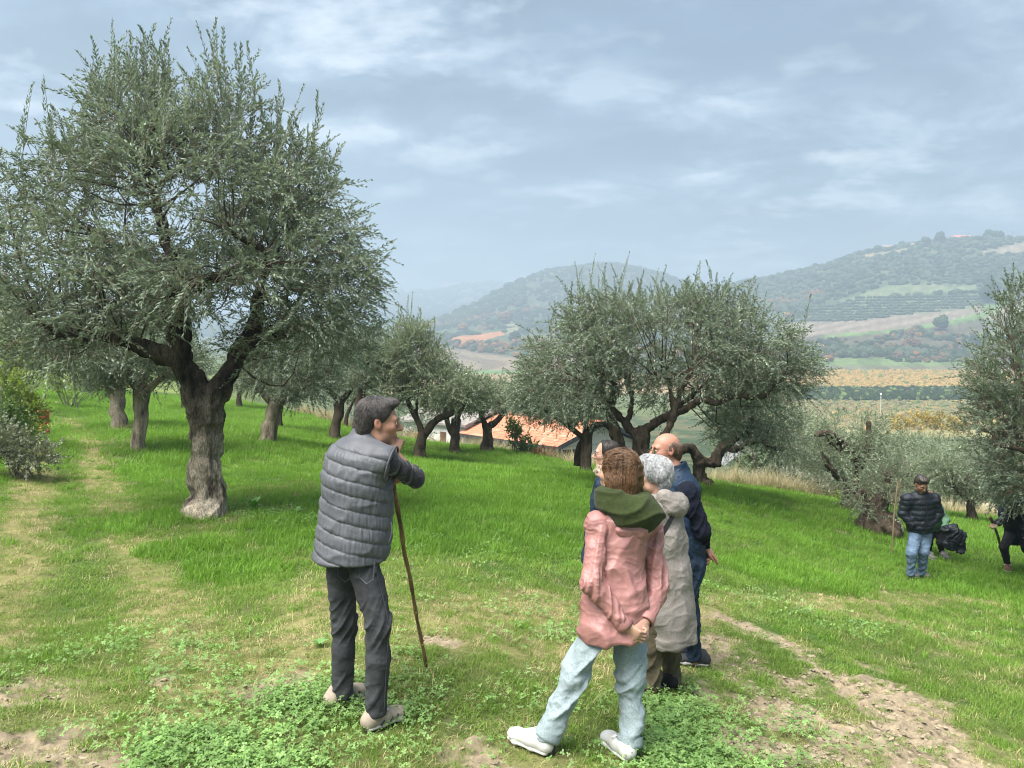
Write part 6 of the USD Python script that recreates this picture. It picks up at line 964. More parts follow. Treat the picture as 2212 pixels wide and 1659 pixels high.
# ---- woman in the pink jacket
def woman_in_pink():
    F = Fig(pelvis=(1326, 1306, 4.15), neck=(1343, 1096, 4.20), hip_l=(1300, 1318, 4.10), hip_r=(1354, 1322, 4.20), kn_l=(1243, 1462, 4.06), kn_r=(1364, 1478, 4.16), an_l=(1181, 1595, 4.02), an_r=(1359, 1611, 4.10), sh_l=(1292, 1135, 4.12), sh_r=(1400, 1142, 4.30), el_l=(1279, 1258, 4.00), el_r=(1424, 1266, 4.22), wr_l=(1350, 1352, 3.975), wr_r=(1394, 1342, 4.03))
    hc = unp(1333, 1022, 4.22); R = frame([-.78, .62, .02]); hl, hr = hit(1191, 1637)[0], hit(1366, 1654)[0]; tl, tr = hit(1093, 1592)[0], hit(1297, 1592)[0]
    T = Thing('person', 'woman in a pink rain jacket and pale jeans seen from behind, hands clasped', 'person', (hl + hr) / 2); bk = -unit(np.cross([0, 0, 1.], F.side(.3)))
    v, A = body(F, hc, R, .95, .0055, .88, hands=[dict(w=F.wr_l, d=unit(unp(1374, 1370, 3.955) - F.wr_l), n=[.3, .9, .3], s=.92, curl=(.75, .8, .85, .9), thumb=.5, left=True), dict(w=F.wr_r, d=unit(unp(1368, 1378, 3.94) - F.wr_r), n=[-.25, .85, -.2], s=.92, curl=(.55, .6, .65, .7), thumb=.3)])
    finish_body(T, v, A, R, s_fair, .95); eyes(T, A, R, .95)
    V, Fc = hairdo(T, hc, R, .95, [((0, -.020, .045), (.090, .110, .092)), ((0, -.055, -.03), (.104, .080, .095)), ((.010, -.060, -.105), (.122, .070, .075)), ((-.065, .0, -.07), (.045, .06, .09)), ((.075, -.01, -.08), (.045, .065, .09))], [((0, .066, .06), (0, .85, -.5)), ((0, .030, -.03), (0, .95, -.3)), ((0, 0, -.172), (0, 0, -1))], h_brown, grooves=.012, seed=7, h=.0052, gs=.8, contrast=1.0, wobble=.008, mode='long')
    pv = Vol(hc - .3, hc + .3, .0052); A2 = lambda *p: hc + .95 * (np.array(p) @ R); pv.chain([A2(.01, -.118, .075), A2(.012, -.136, .05), A2(.02, -.138, .0), A2(.03, -.130, -.06), A2(.035, -.120, -.10)], [(.014, .014), (.026, .016), (.036, .016), (.036, .014), (.02, .008)], R[0], .015); V2, F2 = pv.mesh(); q2 = (V2 - hc) @ R.T; g2 = fb(np.stack([q2[:, 0] * 70, q2[:, 2] * 6, 0 * q2[:, 0]], 1), 1, 2, 71); t2 = np.clip(1.25 + 3.2 * (g2 - .5), .5, 2.6); T.add('ponytail', (V2 + vnormals(V2, F2) * (.014 * (g2 - .5))[:, None], F2), h_brown, smooth=True, prim=dict(tint=np.repeat(t2[:, None], 3, 1)))
    T.add('hair_tie', tube(np.array([A(.01 + .020 * math.cos(a), -.126 + .008 * math.sin(a), .074 + .014 * math.sin(a)) for a in np.linspace(0, 6.28, 17)]), .006, 6), c_blk, smooth=True)
    up_ = lambda q: q[:, 2] > .03; lo_ = lambda q: (q[:, 2] < .08) & (q[:, 1] < .05)
    strands(T, V, Fc, hc, R, 2600, .13, k_brown, 8, gather=(.01, -.13, .07), spread=.07, sel=up_, lift=.002, width=.0010); strands(T, V, Fc, hc, R, 4200, .13, k_brown, 9, spread=.07, sel=lo_, part=(0, -.06, .14), lift=.004, width=.0011, wave=.06)
    # jacket
    v = Vol(*bounds(F, .3), .0055); torso(v, F, [(-.27, .196, .172, -.015), (.0, .192, .172), (.15, .178, .155), (.3, .160, .138), (.62, .160, .122, -.008), (.86, .150, .102, -.012), (.96, .10, .085, -.01)], k=.05)
    for a in (F.sh_l, F.sh_r): v.bone(F.at(.88), a, .085, .074, k=.05)
    hem = F.at(-.30); v.half(hem, unit([0, 0, -1.0]) + np.array([.10, 0, 0]), .008); jb = F.side(.5)
    fl = lambda V, n: .013 * (ridged((V - F.pelvis) @ np.stack([jb, [0, .3, 0], [.25, 0, .5]], 1), 6, 2, 25) - .1) * (1 - .6 * sstep((V - F.pelvis)[:, 2], .38, .5))
    cloth(T, 'jacket', v, c_pink, .006, 6, 14, extra=fl, it=1)
    for a, b, c, q in ((F.sh_l, F.el_l, F.wr_l, 21), (F.sh_r, F.el_r, F.wr_r, 23)):
        v = Vol(*bounds(F, .2), .0055); v.bone(a + (F.at(.88) - a) * .25, a, .072, .076, k=.03); sleeve(v, a, b, c, (.070, .062, .047), .03); v.half(c - unit(c - b) * .004, c - b, .004, near=(c + unit(c - b) * .04, .08)); cloth(T, 'sleeve', v, c_pink, .005, 9, q, extra=add_folds(limbfold(a, b, .010, 12, q, .16, .1, 1.0, 2.4), limbfold(b, c, .0075, 13, q + 1, .14, -.1, .95, 2.6)), it=2)
    for a, b, r in ((F.el_l, F.wr_l, .049), (F.el_r, F.wr_r, .048)):
        ax = unit(b - a); T.add('cuff', tube(np.array([b - ax * .032, b - ax * .012, b + ax * .006, b + ax * .007]), [r, r * 1.02, r * .98, r * .8], 20, cap=False), c_pink, smooth=True)
    # pink hood lying on the back, olive hood over it
    v = Vol(F.neck - .35, F.neck + .3, .0055); b = F.neck + bk * .075
    v.ell(b + bk * .03 + [0, 0, -.088], (.135, .052, .052), np.stack([jb, bk, [0, 0, 1.]]), .04); v.ell(b + bk * .03 + [0, 0, -.120], (.10, .05, .045), np.stack([jb, bk, [0, 0, 1.]]), .04); cloth(T, 'jacket_hood', v, c_pink, .006, 8, 31, it=3)
    v = Vol(F.neck - .35, F.neck + .3, .0055); g = np.linspace(0, 2 * np.pi, 21); fw = -bk; pts = [F.neck + jb * .105 * math.sin(a) + bk * (.095 * math.cos(a) + .015) + np.array([0, 0, .030 - .030 * math.cos(a) + .008 * math.sin(3 * a)]) for a in g]; rad = [.052 + .014 * math.cos(a) for a in g]; v.chain(pts, rad, k=.05); v.ell(F.neck + bk * .125 + jb * .02 + [0, 0, -.020], (.150, .062, .062), np.stack([jb, bk, [0, 0, 1.]]), .06); v.ell(F.neck + bk * .12 + jb * .085 + [0, 0, -.045], (.07, .055, .055), np.stack([jb, bk, [0, 0, 1.]]), .06)
    cloth(T, 'sweater_hood', v, c_olive, .004, 6, 33, it=4, extra=lambda V, n: .008 * (ridged((V - F.neck) @ np.stack([jb * .22, bk * .3, [0, 0, 1.]], 1) + .03 * np.sin((V @ jb)[:, None] * 14), 11, 1, 34) - .1))
    # jeans with turned-up hems
    v = Vol(*bounds(F, .25), .006); trousers(v, F, (.093, .080, .072, .068), rise=.04, hipw=(.136, .10))
    for c in (F.an_l, F.an_r): v.half(c - [0, 0, -.004], (0, 0, -1), .006, near=(c - [0, 0, .07], .105))
    cloth(T, 'jeans', v, c_ltjeans, .006, 7, 41, extra=add_folds(limbfold(F.hip_l, F.kn_l, .018, 9, 42, .17, .1, .9, 1.5), limbfold(F.kn_l, F.an_l, .014, 12, 43, .15, 0, .6, 1.5), limbfold(F.hip_r, F.kn_r, .016, 9, 44, .17, .1, .9, 1.2), limbfold(F.kn_r, F.an_r, .016, 13, 45, .15, 0, .8, 1.2)), it=1)
    for k, c in ((F.kn_l, F.an_l), (F.kn_r, F.an_r)): ax = unit(c - k); e = c - [0, 0, -.004]; T.add('turn_up', tube(np.array([e - ax * .052, e - ax * .046, e - ax * .012, e + ax * .002, e + ax * .003]), [.066, .0705, .0715, .071, .058], 22, cap=False), c_ltjeans, smooth=True); T.add('sock', tube(np.array([e - ax * .03, e + [0, 0, -.04], e + [0, 0, -.075]]), [.048, .046, .047], 14), c_sock, smooth=True)
    a = shoe(T, hl, tl, c_white, c_white, .285, .050, .078, lace=c_lace, tab=c_yel); b = shoe(T, hr, tr, c_white, c_white, .285, .050, .078, lace=c_lace, tab=c_yel)
    f = unit(np.r_[(tl - hl)[:2], 0]); sd = unit(np.cross(f, [0, 0, 1.])); nrm = sd if sd[1] < 0 else -sd; o = hl + f * .125 + nrm * .0475 + [0, 0, .062]; bd = spline(np.array([o - f * .014 + [0, 0, -.002], o + [0, 0, .003], o + f * .014 + [0, 0, -.001]]), 7); T.add('small_emblem', tube(bd, [.001, .0025, .0035, .004, .0035, .002, .001], 6), c_dkpanel, parent=a, smooth=True)
woman_in_pink()

# ---- grey-haired woman in the beige parka
def woman_in_beige():
    F = Fig(pelvis=(1438, 1262, 5.22), neck=(1426, 1075, 5.25), hip_l=(1420, 1285, 5.12), hip_r=(1456, 1285, 5.30), kn_l=(1407, 1392, 5.12), kn_r=(1449, 1390, 5.28), an_l=(1409, 1478, 5.13), an_r=(1452, 1474, 5.29), sh_l=(1398, 1105, 5.10), sh_r=(1452, 1103, 5.38), el_l=(1392, 1195, 5.06), el_r=(1462, 1195, 5.42), wr_l=(1362, 1262, 5.02), wr_r=(1425, 1262, 5.42))
    hc = unp(1413, 1026, 5.25); R = frame([-.90, .43, 0]); gl, gr = hit(1418, 1501)[0], hit(1462, 1494)[0]
    T = Thing('person', 'grey-haired woman in a long beige hooded parka and olive trousers', 'person', (gl + gr) / 2); s = F.side(.5); bk = -unit(np.cross([0, 0, 1.], s))
    v, A = body(F, hc, R, .97, .0062, .95); finish_body(T, v, A, R, s_fair, .97); eyes(T, A, R, .97)
    V, Fc = hairdo(T, hc, R, .97, [((0, -.020, .050), (.092, .112, .092)), ((0, -.072, -.02), (.078, .052, .085)), ((0, .055, .095), (.062, .055, .045)), ((.066, -.02, .02), (.03, .06, .05)), ((-.066, -.02, .02), (.03, .06, .05))], [((0, .092, .06), (0, .85, -.5)), ((0, .018, -.02), (0, .8, -.6)), ((0, 0, -.095), (0, -.1, -1))], h_grey, grooves=.012, seed=17, gs=.30, contrast=.32, wobble=.05); strands(T, V, Fc, hc, R, 3000, .07, k_grey, 18, spread=.12, part=(.02, .0, .13), lift=.004, wave=.12)
    for sx in (-1, 1):
        e = trimesh.creation.icosphere(1, .005); e.apply_translation(A(sx * .086, .0, -.035)); T.add('earring', e, mat('silver', (.7, .68, .62), rough=.25, var=.05, metal=1.0), smooth=True)
    v = Vol(*bounds(F, .3), .0062); torso(v, F, [(-.62, .200, .178, .0), (-.3, .200, .180), (.1, .188, .165), (.5, .180, .142), (.84, .165, .112, -.01), (.96, .10, .085)], k=.05)
    for a in (F.sh_l, F.sh_r): v.bone(F.at(.88), a, .085, .076, k=.05)
    sleeve(v, F.sh_r, F.el_r, F.wr_r, (.076, .068, .055)); v.half(F.at(-.66), (.06, 0, -1), .008)
    v2 = Vol(*bounds(F, .25), .0062); sleeve(v2, F.sh_l, F.el_l, F.wr_l, (.076, .068, .055)); cloth(T, 'sleeve', v2, c_beige, .004, 7, 50, extra=limbfold(F.sh_l, F.el_l, .012, 12, 52, .14), it=1)
    CV, CF = cloth(T, 'parka', v, c_beige, .006, 5.5, 51, extra=lambda V, n: .010 * (ridged((V - F.pelvis) @ np.stack([s, [0, .3, 0], [.2, 0, .25]], 1), 6, 2, 55) - .2) * (1 - .7 * sstep((V - F.pelvis)[:, 2], .2, .4)), it=1)
    v = Vol(F.neck - .35, F.neck + .32, .006); b = F.neck + bk * .085; v.bone(b - s * .10 + [0, 0, .015], b + bk * .05 + [0, 0, -.05], .045, .055, k=.04); v.bone(b + bk * .05 + [0, 0, -.05], b + s * .10 + [0, 0, .015], .055, .045, k=.04); v.ell(b + bk * .035 + [0, 0, -.035], (.125, .075, .085), np.stack([s, bk, [0, 0, 1.]]), .04); v.bone(b - s * .1 + [0, 0, .01], F.neck - s * .09 - bk * .05 + [0, 0, -.03], .04, .03, k=.03)
    cloth(T, 'hood', v, c_beige, .007, 7, 57, it=4)
    tm = trimesh.Trimesh(CV, CF, process=False); pr = []
    for x, y in zip(np.linspace(1456, 1415, 14), np.linspace(1105, 1180, 14)):
        o = EYE; d = unit(unp(x, y, 5) - EYE); loc, _, _ = tm.ray.intersects_location([o], [d], multiple_hits=False)
        if len(loc): pr.append(loc[0] - d * .004)
    pr = np.array(pr); ax = unit(pr[-1] - pr[0]); wd = unit(np.cross(ax, [0, 1, 0])) * .020; q = len(pr); sv = np.vstack([pr - wd, pr + wd, pr - wd + [0, .012, 0], pr + wd + [0, .012, 0]]); sf = []
    for i in range(q - 1): sf += [[i, i + 1, q + i + 1], [i, q + i + 1, q + i], [i, 2 * q + i, 2 * q + i + 1], [i, 2 * q + i + 1, i + 1], [q + i, q + i + 1, 3 * q + i + 1], [q + i, 3 * q + i + 1, 3 * q + i]]
    B = Thing('shoulder_bag', 'black shoulder bag whose strap crosses the back of the beige parka', 'bag', F.at(-.05) - s * .05); B.add('strap', (sv, np.array(sf)), c_blk)
    bg = Vol(F.pelvis - .5, F.pelvis + .4, .012); c0 = F.at(.05) - s * .27 - bk * .06; bg.ell(c0, (.05, .13, .10), np.stack([s, bk, [0, 0, 1.]]), .01); bg.ell(c0 - s * .02, (.04, .12, .09), np.stack([s, bk, [0, 0, 1.]]), .02); B.add('pouch', bg.mesh(), c_blk, smooth=True)
    v = Vol(*bounds(F, .25), .0065); trousers(v, F, (.092, .070, .064, .064), hipw=(.15, .115))
    for c in (F.an_l, F.an_r): v.half(c - [0, 0, .02], (0, 0, -1), .006, near=(c - [0, 0, .07], .105))
    cloth(T, 'trousers', v, c_khaki, .005, 8, 58, extra=add_folds(limbfold(F.kn_l, F.an_l, .008, 12, 59, .13, .3, 1), limbfold(F.kn_r, F.an_r, .008, 12, 60, .13, .3, 1)), it=1)
    for g in (gl, gr): shoe(T, g, g + np.array([-.25, .13, 0]), c_blk, c_dksole, .25, .046, .085)
woman_in_beige()

# ---- bald man with glasses
def bald_man():
    F = Fig(pelvis=(1484, 1208, 5.93), neck=(1466, 1022, 5.93), hip_l=(1486, 1224, 5.82), hip_r=(1484, 1222, 6.04), kn_l=(1492, 1328, 5.82), kn_r=(1470, 1328, 6.05), an_l=(1499, 1414, 5.86), an_r=(1468, 1404, 6.10), sh_l=(1484, 1062, 5.74), sh_r=(1478, 1056, 6.12), el_l=(1518, 1148, 5.74), el_r=(1512, 1146, 6.12), wr_l=(1522, 1180, 5.90), wr_r=(1518, 1186, 5.97))
    hc = unp(1438, 972, 5.93); R = frame([-.955, -.20, -.06], [0.02, 0, 1]); gl, gr = hit(1532, 1441)[0], hit(1500, 1424)[0]
    T = Thing('person', 'balding man with glasses in a navy vest and sweater, hands behind his back', 'person', (gl + gr) / 2); s = F.side(.5); bk = -unit(np.cross([0, 0, 1.], s))
    v, A = body(F, hc, R, 1.06, .0062, 1.04, hands=[dict(w=F.wr_l, d=unit(unp(1541, 1198, 5.93) - F.wr_l), n=[-.5, .3, -.6], s=1.05, curl=(.15, .2, .25, .3), thumb=.3, left=True), dict(w=F.wr_r, d=unit([.25, -.5, -.5]), n=[-.6, .2, .3], s=1.0, curl=(.8,) * 4, thumb=.6)], head_kw=dict(nose=1.5, jaw=1.06)); finish_body(T, v, A, R, s_red, 1.06, stubble=.25); eyes(T, A, R, 1.06); brows(T, A, h_thin); spectacles(T, A, 1.06)
    V, Fc = hairdo(T, hc, R, 1.06, [((0, -.060, .010), (.083, .060, .070)), ((.068, -.035, .018), (.018, .05, .045)), ((-.068, -.035, .018), (.018, .05, .045)), ((0, -.07, -.045), (.06, .04, .045))], [((0, -.02, .068), (0, -.35, 1)), ((0, .012, 0), (0, 1, .1))], h_thin, grooves=.004, seed=27, gs=1.3); strands(T, V, Fc, hc, R, 1500, .035, k_thin, 28, spread=.2, part=(0, .02, .13), lift=.002)
    v = Vol(*bounds(F, .3), .0065); torso(v, F, [(0, .17, .14), (.4, .17, .14), (.8, .17, .12), (.95, .09, .08)], k=.05)
    for a in (F.sh_l, F.sh_r): v.bone(F.at(.88), a, .085, .075, k=.05)
    sleeve(v, F.sh_l, F.el_l, F.wr_l, (.076, .064, .043)); sleeve(v, F.sh_r, F.el_r, F.wr_r, (.076, .064, .043)); cloth(T, 'sweater', v, c_navy, .006, 7, 61, extra=add_folds(limbfold(F.sh_l, F.el_l, .008, 12, 62, .14, .3, 1.0), limbfold(F.el_l, F.wr_l, .006, 15, 63, .12)), it=1)
    v = Vol(*bounds(F, .32), .0065); torso(v, F, [(-.04, .185, .160, .01), (.2, .186, .162, .02), (.5, .190, .155, .01), (.8, .182, .132, -.01), (.94, .115, .092, -.005)], k=.05)
    for a in (F.sh_l, F.sh_r): v.bone(F.at(.88), F.at(.88) + (a - F.at(.88)) * .85, .092, .082, k=.05)
    for a, b in ((F.sh_l, F.el_l), (F.sh_r, F.el_r)): o = unit(a - F.at(.88)); o = unit(np.array([o[0], o[1], 0])); v.half(a - o * .028, o - np.array([0, 0, .35]), .012, near=(a + o * .09 - np.array([0, 0, .05]), .17))
    v.bone(F.at(.94), F.neck + np.array([-.006, 0, .045]), .088, .074, k=.03); v.ell(F.neck + np.array([-.02, 0, .085]), (.060, .062, .06), np.eye(3), .01, True); v.half(F.at(-.06), (0, 0, -1), .01); cloth(T, 'vest', v, c_navyv, .007, 7, 65, it=1)
    v = Vol(*bounds(F, .25), .0065); trousers(v, F, (.098, .074, .066, .066), hipw=(.16, .13), seat=.04)
    for c in (F.an_l, F.an_r): v.half(c - [0, 0, .058], (0, 0, -1), .006, near=(c - [0, 0, .07], .105))
    cloth(T, 'jeans', v, c_bjeans, .007, 7, 66, extra=add_folds(limbfold(F.kn_l, F.an_l, .014, 13, 67, .14, .5, 1.05), limbfold(F.hip_l, F.kn_l, .010, 10, 68, .16)), it=1)
    for g in (gl, gr): shoe(T, g, g + np.array([-.28, -.02, 0]), c_dkpanel, c_sole, .29, .052, .085, lace=c_blk)
bald_man()

# ---- dark-haired woman with glasses, mostly hidden
def woman_with_glasses():
    F = Fig(pelvis=(1297, 1178, 6.7), neck=(1318, 1024, 6.72), hip_l=(1290, 1190, 6.6), hip_r=(1312, 1190, 6.82), kn_l=(1292, 1280, 6.6), kn_r=(1316, 1280, 6.8), an_l=(1296, 1358, 6.62), an_r=(1320, 1352, 6.82), sh_l=(1304, 1056, 6.56), sh_r=(1322, 1052, 6.9), el_l=(1312, 1122, 6.5), el_r=(1330, 1122, 6.92), wr_l=(1318, 1172, 6.48), wr_r=(1330, 1172, 6.8))
    hc = unp(1310, 981, 6.72); R = frame([-.985, .12, -.02]); gl, gr = hit(1312, 1378)[0], hit(1334, 1366)[0]; T = Thing('person', 'dark-haired woman with glasses, half hidden behind the woman in pink', 'person', (gl + gr) / 2)
    v, A = body(F, hc, R, .98, .0065, .9, head_kw=dict(nose=1.2), hands=[dict(w=F.wr_l, d=[-.6, -.1, -.7], n=[0, .9, 0], s=.92, curl=(.4,) * 4, left=True), dict(w=F.wr_r, d=[-.6, .1, -.7], n=[0, -.9, 0], s=.92, curl=(.4,) * 4)]); finish_body(T, v, A, R, s_fair, .98); eyes(T, A, R, .98); brows(T, A, h_dark); spectacles(T, A, .98, .002)
    V, Fc = hairdo(T, hc, R, .98, [((0, -.020, .045), (.086, .106, .084)), ((0, -.07, -.04), (.082, .055, .10)), ((0, -.08, -.12), (.08, .045, .09)), ((.07, -.01, -.03), (.02, .045, .07)), ((-.07, -.01, -.03), (.02, .045, .07))], [((0, .075, .06), (0, .85, -.55)), ((0, .035, -.02), (0, 1, 0)), ((0, 0, -.19), (0, 0, -1))], h_dark, grooves=.006, seed=37, contrast=.5); strands(T, V, Fc, hc, R, 1500, .09, k_dark, 38, spread=.1, lift=.002)
    v = Vol(*bounds(F, .3), .008); torso(v, F, [(-.15, .18, .15), (.2, .17, .14), (.6, .17, .13), (.86, .15, .11), (.96, .09, .08)], k=.05)
    for a in (F.sh_l, F.sh_r): v.bone(F.at(.88), a, .085, .073, k=.05)
    sleeve(v, F.sh_l, F.el_l, F.wr_l, (.073, .062, .05)); sleeve(v, F.sh_r, F.el_r, F.wr_r, (.073, .062, .05)); cloth(T, 'jacket', v, c_bjeans, .008, 7, 71, it=1)
    v = Vol(F.neck - .3, F.neck + .3, .006); g = np.linspace(0, 6.28, 13); v.chain([F.neck + np.array([.085 * math.cos(a) - .012, .085 * math.sin(a), .015 - .02 * math.cos(a)]) for a in g], [.040] * 13, k=.03); cloth(T, 'scarf', v, mat('cream_patterned_scarf', (.30, .25, .19), rough=.9, var=.55, scale=38, fine=.3), .012, 10, 72, it=1)
    v = Vol(*bounds(F, .25), .008); trousers(v, F, (.09, .066, .056, .05), hipw=(.15, .115)); cloth(T, 'trousers', v, c_blk, .005, 8, 73, it=1)
    for g in (gl, gr): shoe(T, g, g + np.array([-.25, .02, 0]), c_blk, c_dksole, .25, .045, .08)
woman_with_glasses()

# ---- walker in the dark puffer jacket
def walker():
    F = Fig(pelvis=(1988, 1145, 12.55), neck=(1989, 1068, 12.44), hip_l=(1999, 1150, 12.55), hip_r=(1977, 1150, 12.55), kn_l=(1995, 1192, 12.48), kn_r=(1970, 1194, 12.36), an_l=(1990, 1237, 12.62), an_r=(1966, 1238, 12.44), sh_l=(2018, 1078, 12.44), sh_r=(1959, 1078, 12.44), el_l=(2028, 1109, 12.48), el_r=(1950, 1109, 12.48), wr_l=(2006, 1133, 12.42), wr_r=(1970, 1133, 12.42))
    hc = unp(1990, 1047, 12.36); R = frame([.06, -.86, -.50], [0, -.4, 1]); gr, gl = hit(1966, 1243)[0], hit(1990, 1243)[0]; T = Thing('person', 'man in dark puffer jacket and washed blue jeans walking uphill, head down', 'person', (gl + gr) / 2)
    v, A = body(F, hc, R, 1.06, .010, 1.15, hands=[dict(w=F.wr_l, d=[-.3, .6, -.3], n=[-.3, .8, 0], curl=(1.0,) * 4, left=True), dict(w=F.wr_r, d=[.3, .6, -.3], n=[.3, .8, 0], curl=(1.0,) * 4)]); finish_body(T, v, A, R, s_dark, 1.06, stubble=.9); eyes(T, A, R, 1.06); brows(T, A, h_dark)
    hairdo(T, hc, R, 1.06, [((0, -.022, .060), (.090, .108, .092)), ((0, -.065, 0), (.076, .05, .07)), ((0, .04, .115), (.07, .05, .03))], [((0, .085, .065), (0, .8, -.6)), ((0, .01, -.01), (0, .8, -.6))], h_dark, h=.008, grooves=.006, seed=47, contrast=.3)
    up = unit(F.neck - F.pelvis); v = Vol(*bounds(F, .34), .010); torso(v, F, [(-.02, .205, .160), (.2, .215, .170), (.5, .215, .160), (.8, .200, .135), (.94, .125, .11)], k=.06)
    for a in (F.sh_l, F.sh_r): v.bone(F.at(.88), a, .11, .10, k=.06)
    sleeve(v, F.sh_l, F.el_l, F.wr_l, (.092, .082, .062)); sleeve(v, F.sh_r, F.el_r, F.wr_r, (.092, .082, .062)); v.bone(F.at(.95), F.neck + np.array([0, -.02, .05]), .11, .095, k=.03); v.ell(F.neck + np.array([0, -.04, .11]), (.08, .09, .07), np.eye(3), .01, True); v.half(F.at(-.05), (0, 0, -1), .015)
    cloth(T, 'puffer_jacket', v, c_puff, .005, 8, 81, extra=lambda V, n: .009 * np.abs(np.cos(((V - F.pelvis) @ up) * np.pi / .085)) - .008, it=1); T.add('zip', tube(spline(np.array([F.at(.02) + [0, -.20, 0], F.at(.5) + [0, -.195, 0], F.at(.92) + [0, -.14, 0]]), 9), .008, 6), c_blk, smooth=True)
    v = Vol(*bounds(F, .25), .010); trousers(v, F, (.106, .084, .072, .068), hipw=(.17, .125)); cloth(T, 'jeans', v, c_wjeans, .007, 7, 83, extra=add_folds(limbfold(F.kn_l, F.an_l, .011, 13, 84, .16, .4, 1), limbfold(F.kn_r, F.an_r, .011, 13, 85, .16, .4, 1)), it=1)
    for g in (gl, gr): g = g + np.array([0, .10, 0]); shoe(T, g, g + np.array([.02, -.28, 0]), mat('grey_walking_shoe', (.13, .125, .12), rough=.8, var=.3), c_sole, .30, .056, .10, lace=c_lace)
walker()
def follower():
    F = Fig(pelvis=(2020, 1140, 14.2), neck=(2012, 1092, 13.75), hip_l=(2030, 1143, 14.2), hip_r=(2010, 1143, 14.2), kn_l=(2031, 1172, 13.9), kn_r=(2007, 1172, 14.0), an_l=(2037, 1201, 14.1), an_r=(2007, 1201, 14.25), sh_l=(2030, 1100, 13.8), sh_r=(1996, 1100, 13.8), el_l=(2044, 1122, 13.75), el_r=(1992, 1125, 13.7), wr_l=(2040, 1140, 13.55), wr_r=(1996, 1145, 13.5))
    hc = unp(2008, 1078, 13.55); R = frame([-.1, -.75, -.65], [0, -.6, 1]); gl, gr = hit(2039, 1207)[0], hit(2008, 1207)[0]; T = Thing('person', 'person in black leggings climbing behind the walker, carrying a black jacket', 'person', (gl + gr) / 2)
    v, A = body(F, hc, R, .98, .011, .9, hands=[dict(w=F.wr_l, d=[.2, -.4, -.7], n=[.8, 0, 0], curl=(1.1,) * 4, left=True), dict(w=F.wr_r, d=[0, -.4, -.7], n=[.8, 0, 0], curl=(.6,) * 4)]); finish_body(T, v, A, R, s_tan); hairdo(T, hc, R, .98, [((0, -.02, .05), (.09, .11, .09)), ((0, -.08, -.05), (.075, .05, .09))], [((0, .07, .06), (0, .85, -.5)), ((0, .02, -.02), (0, 1, -.2))], h_brown, h=.009, seed=57)
    v = Vol(*bounds(F, .3), .011); torso(v, F, [(-.15, .17, .14), (.3, .16, .13), (.8, .16, .11), (.96, .09, .08)], k=.05)
    for a in (F.sh_l, F.sh_r): v.bone(F.at(.88), a, .08, .07, k=.05)
    sleeve(v, F.sh_l, F.el_l, F.wr_l, (.072, .06, .046)); sleeve(v, F.sh_r, F.el_r, F.wr_r, (.072, .06, .046)); cloth(T, 'sweater', v, mat('muted_green_knit', (.10, .19, .12), rough=.9, var=.25), .008, 7, 91, it=1)
    v = Vol(*bounds(F, .25), .011); trousers(v, F, (.088, .062, .050, .042), hipw=(.15, .12)); cloth(T, 'leggings', v, c_blk, .004, 8, 92, it=1)
    for g in (gl, gr): g = g + np.array([0, .10, 0]); shoe(T, g, g + np.array([.02, -.28, 0]), mat('grey_walking_shoe', (.13, .125, .12)), c_sole, .26, .05, .09, lace=c_lace)
    w = F.wr_l + np.array([.02, -.06, -.04]); J = Thing('carried_jacket', 'black jacket hanging from the arm of the person behind the walker', 'jacket', w - [0, 0, .5]); v = Vol(w - .62, w + .5, .012); o = w + np.array([.10, .02, -.02])
    v.chain([w + [-.04, 0, .02], o + [.02, 0, .04], o + [.12, 0, -.08], o + [.15, 0, -.34]], [(.07, .06), (.10, .07), (.11, .07), (.075, .05)], [1, 0, 0], .05); v.chain([o + [-.02, 0, 0], o + [-.03, .0, -.20], o + [0, 0, -.30]], [(.13, .07), (.12, .06), (.09, .05)], [1, 0, 0], .05); cloth(J, 'body_and_sleeve', v, c_puff, .022, 7, 93, it=1)
follower()
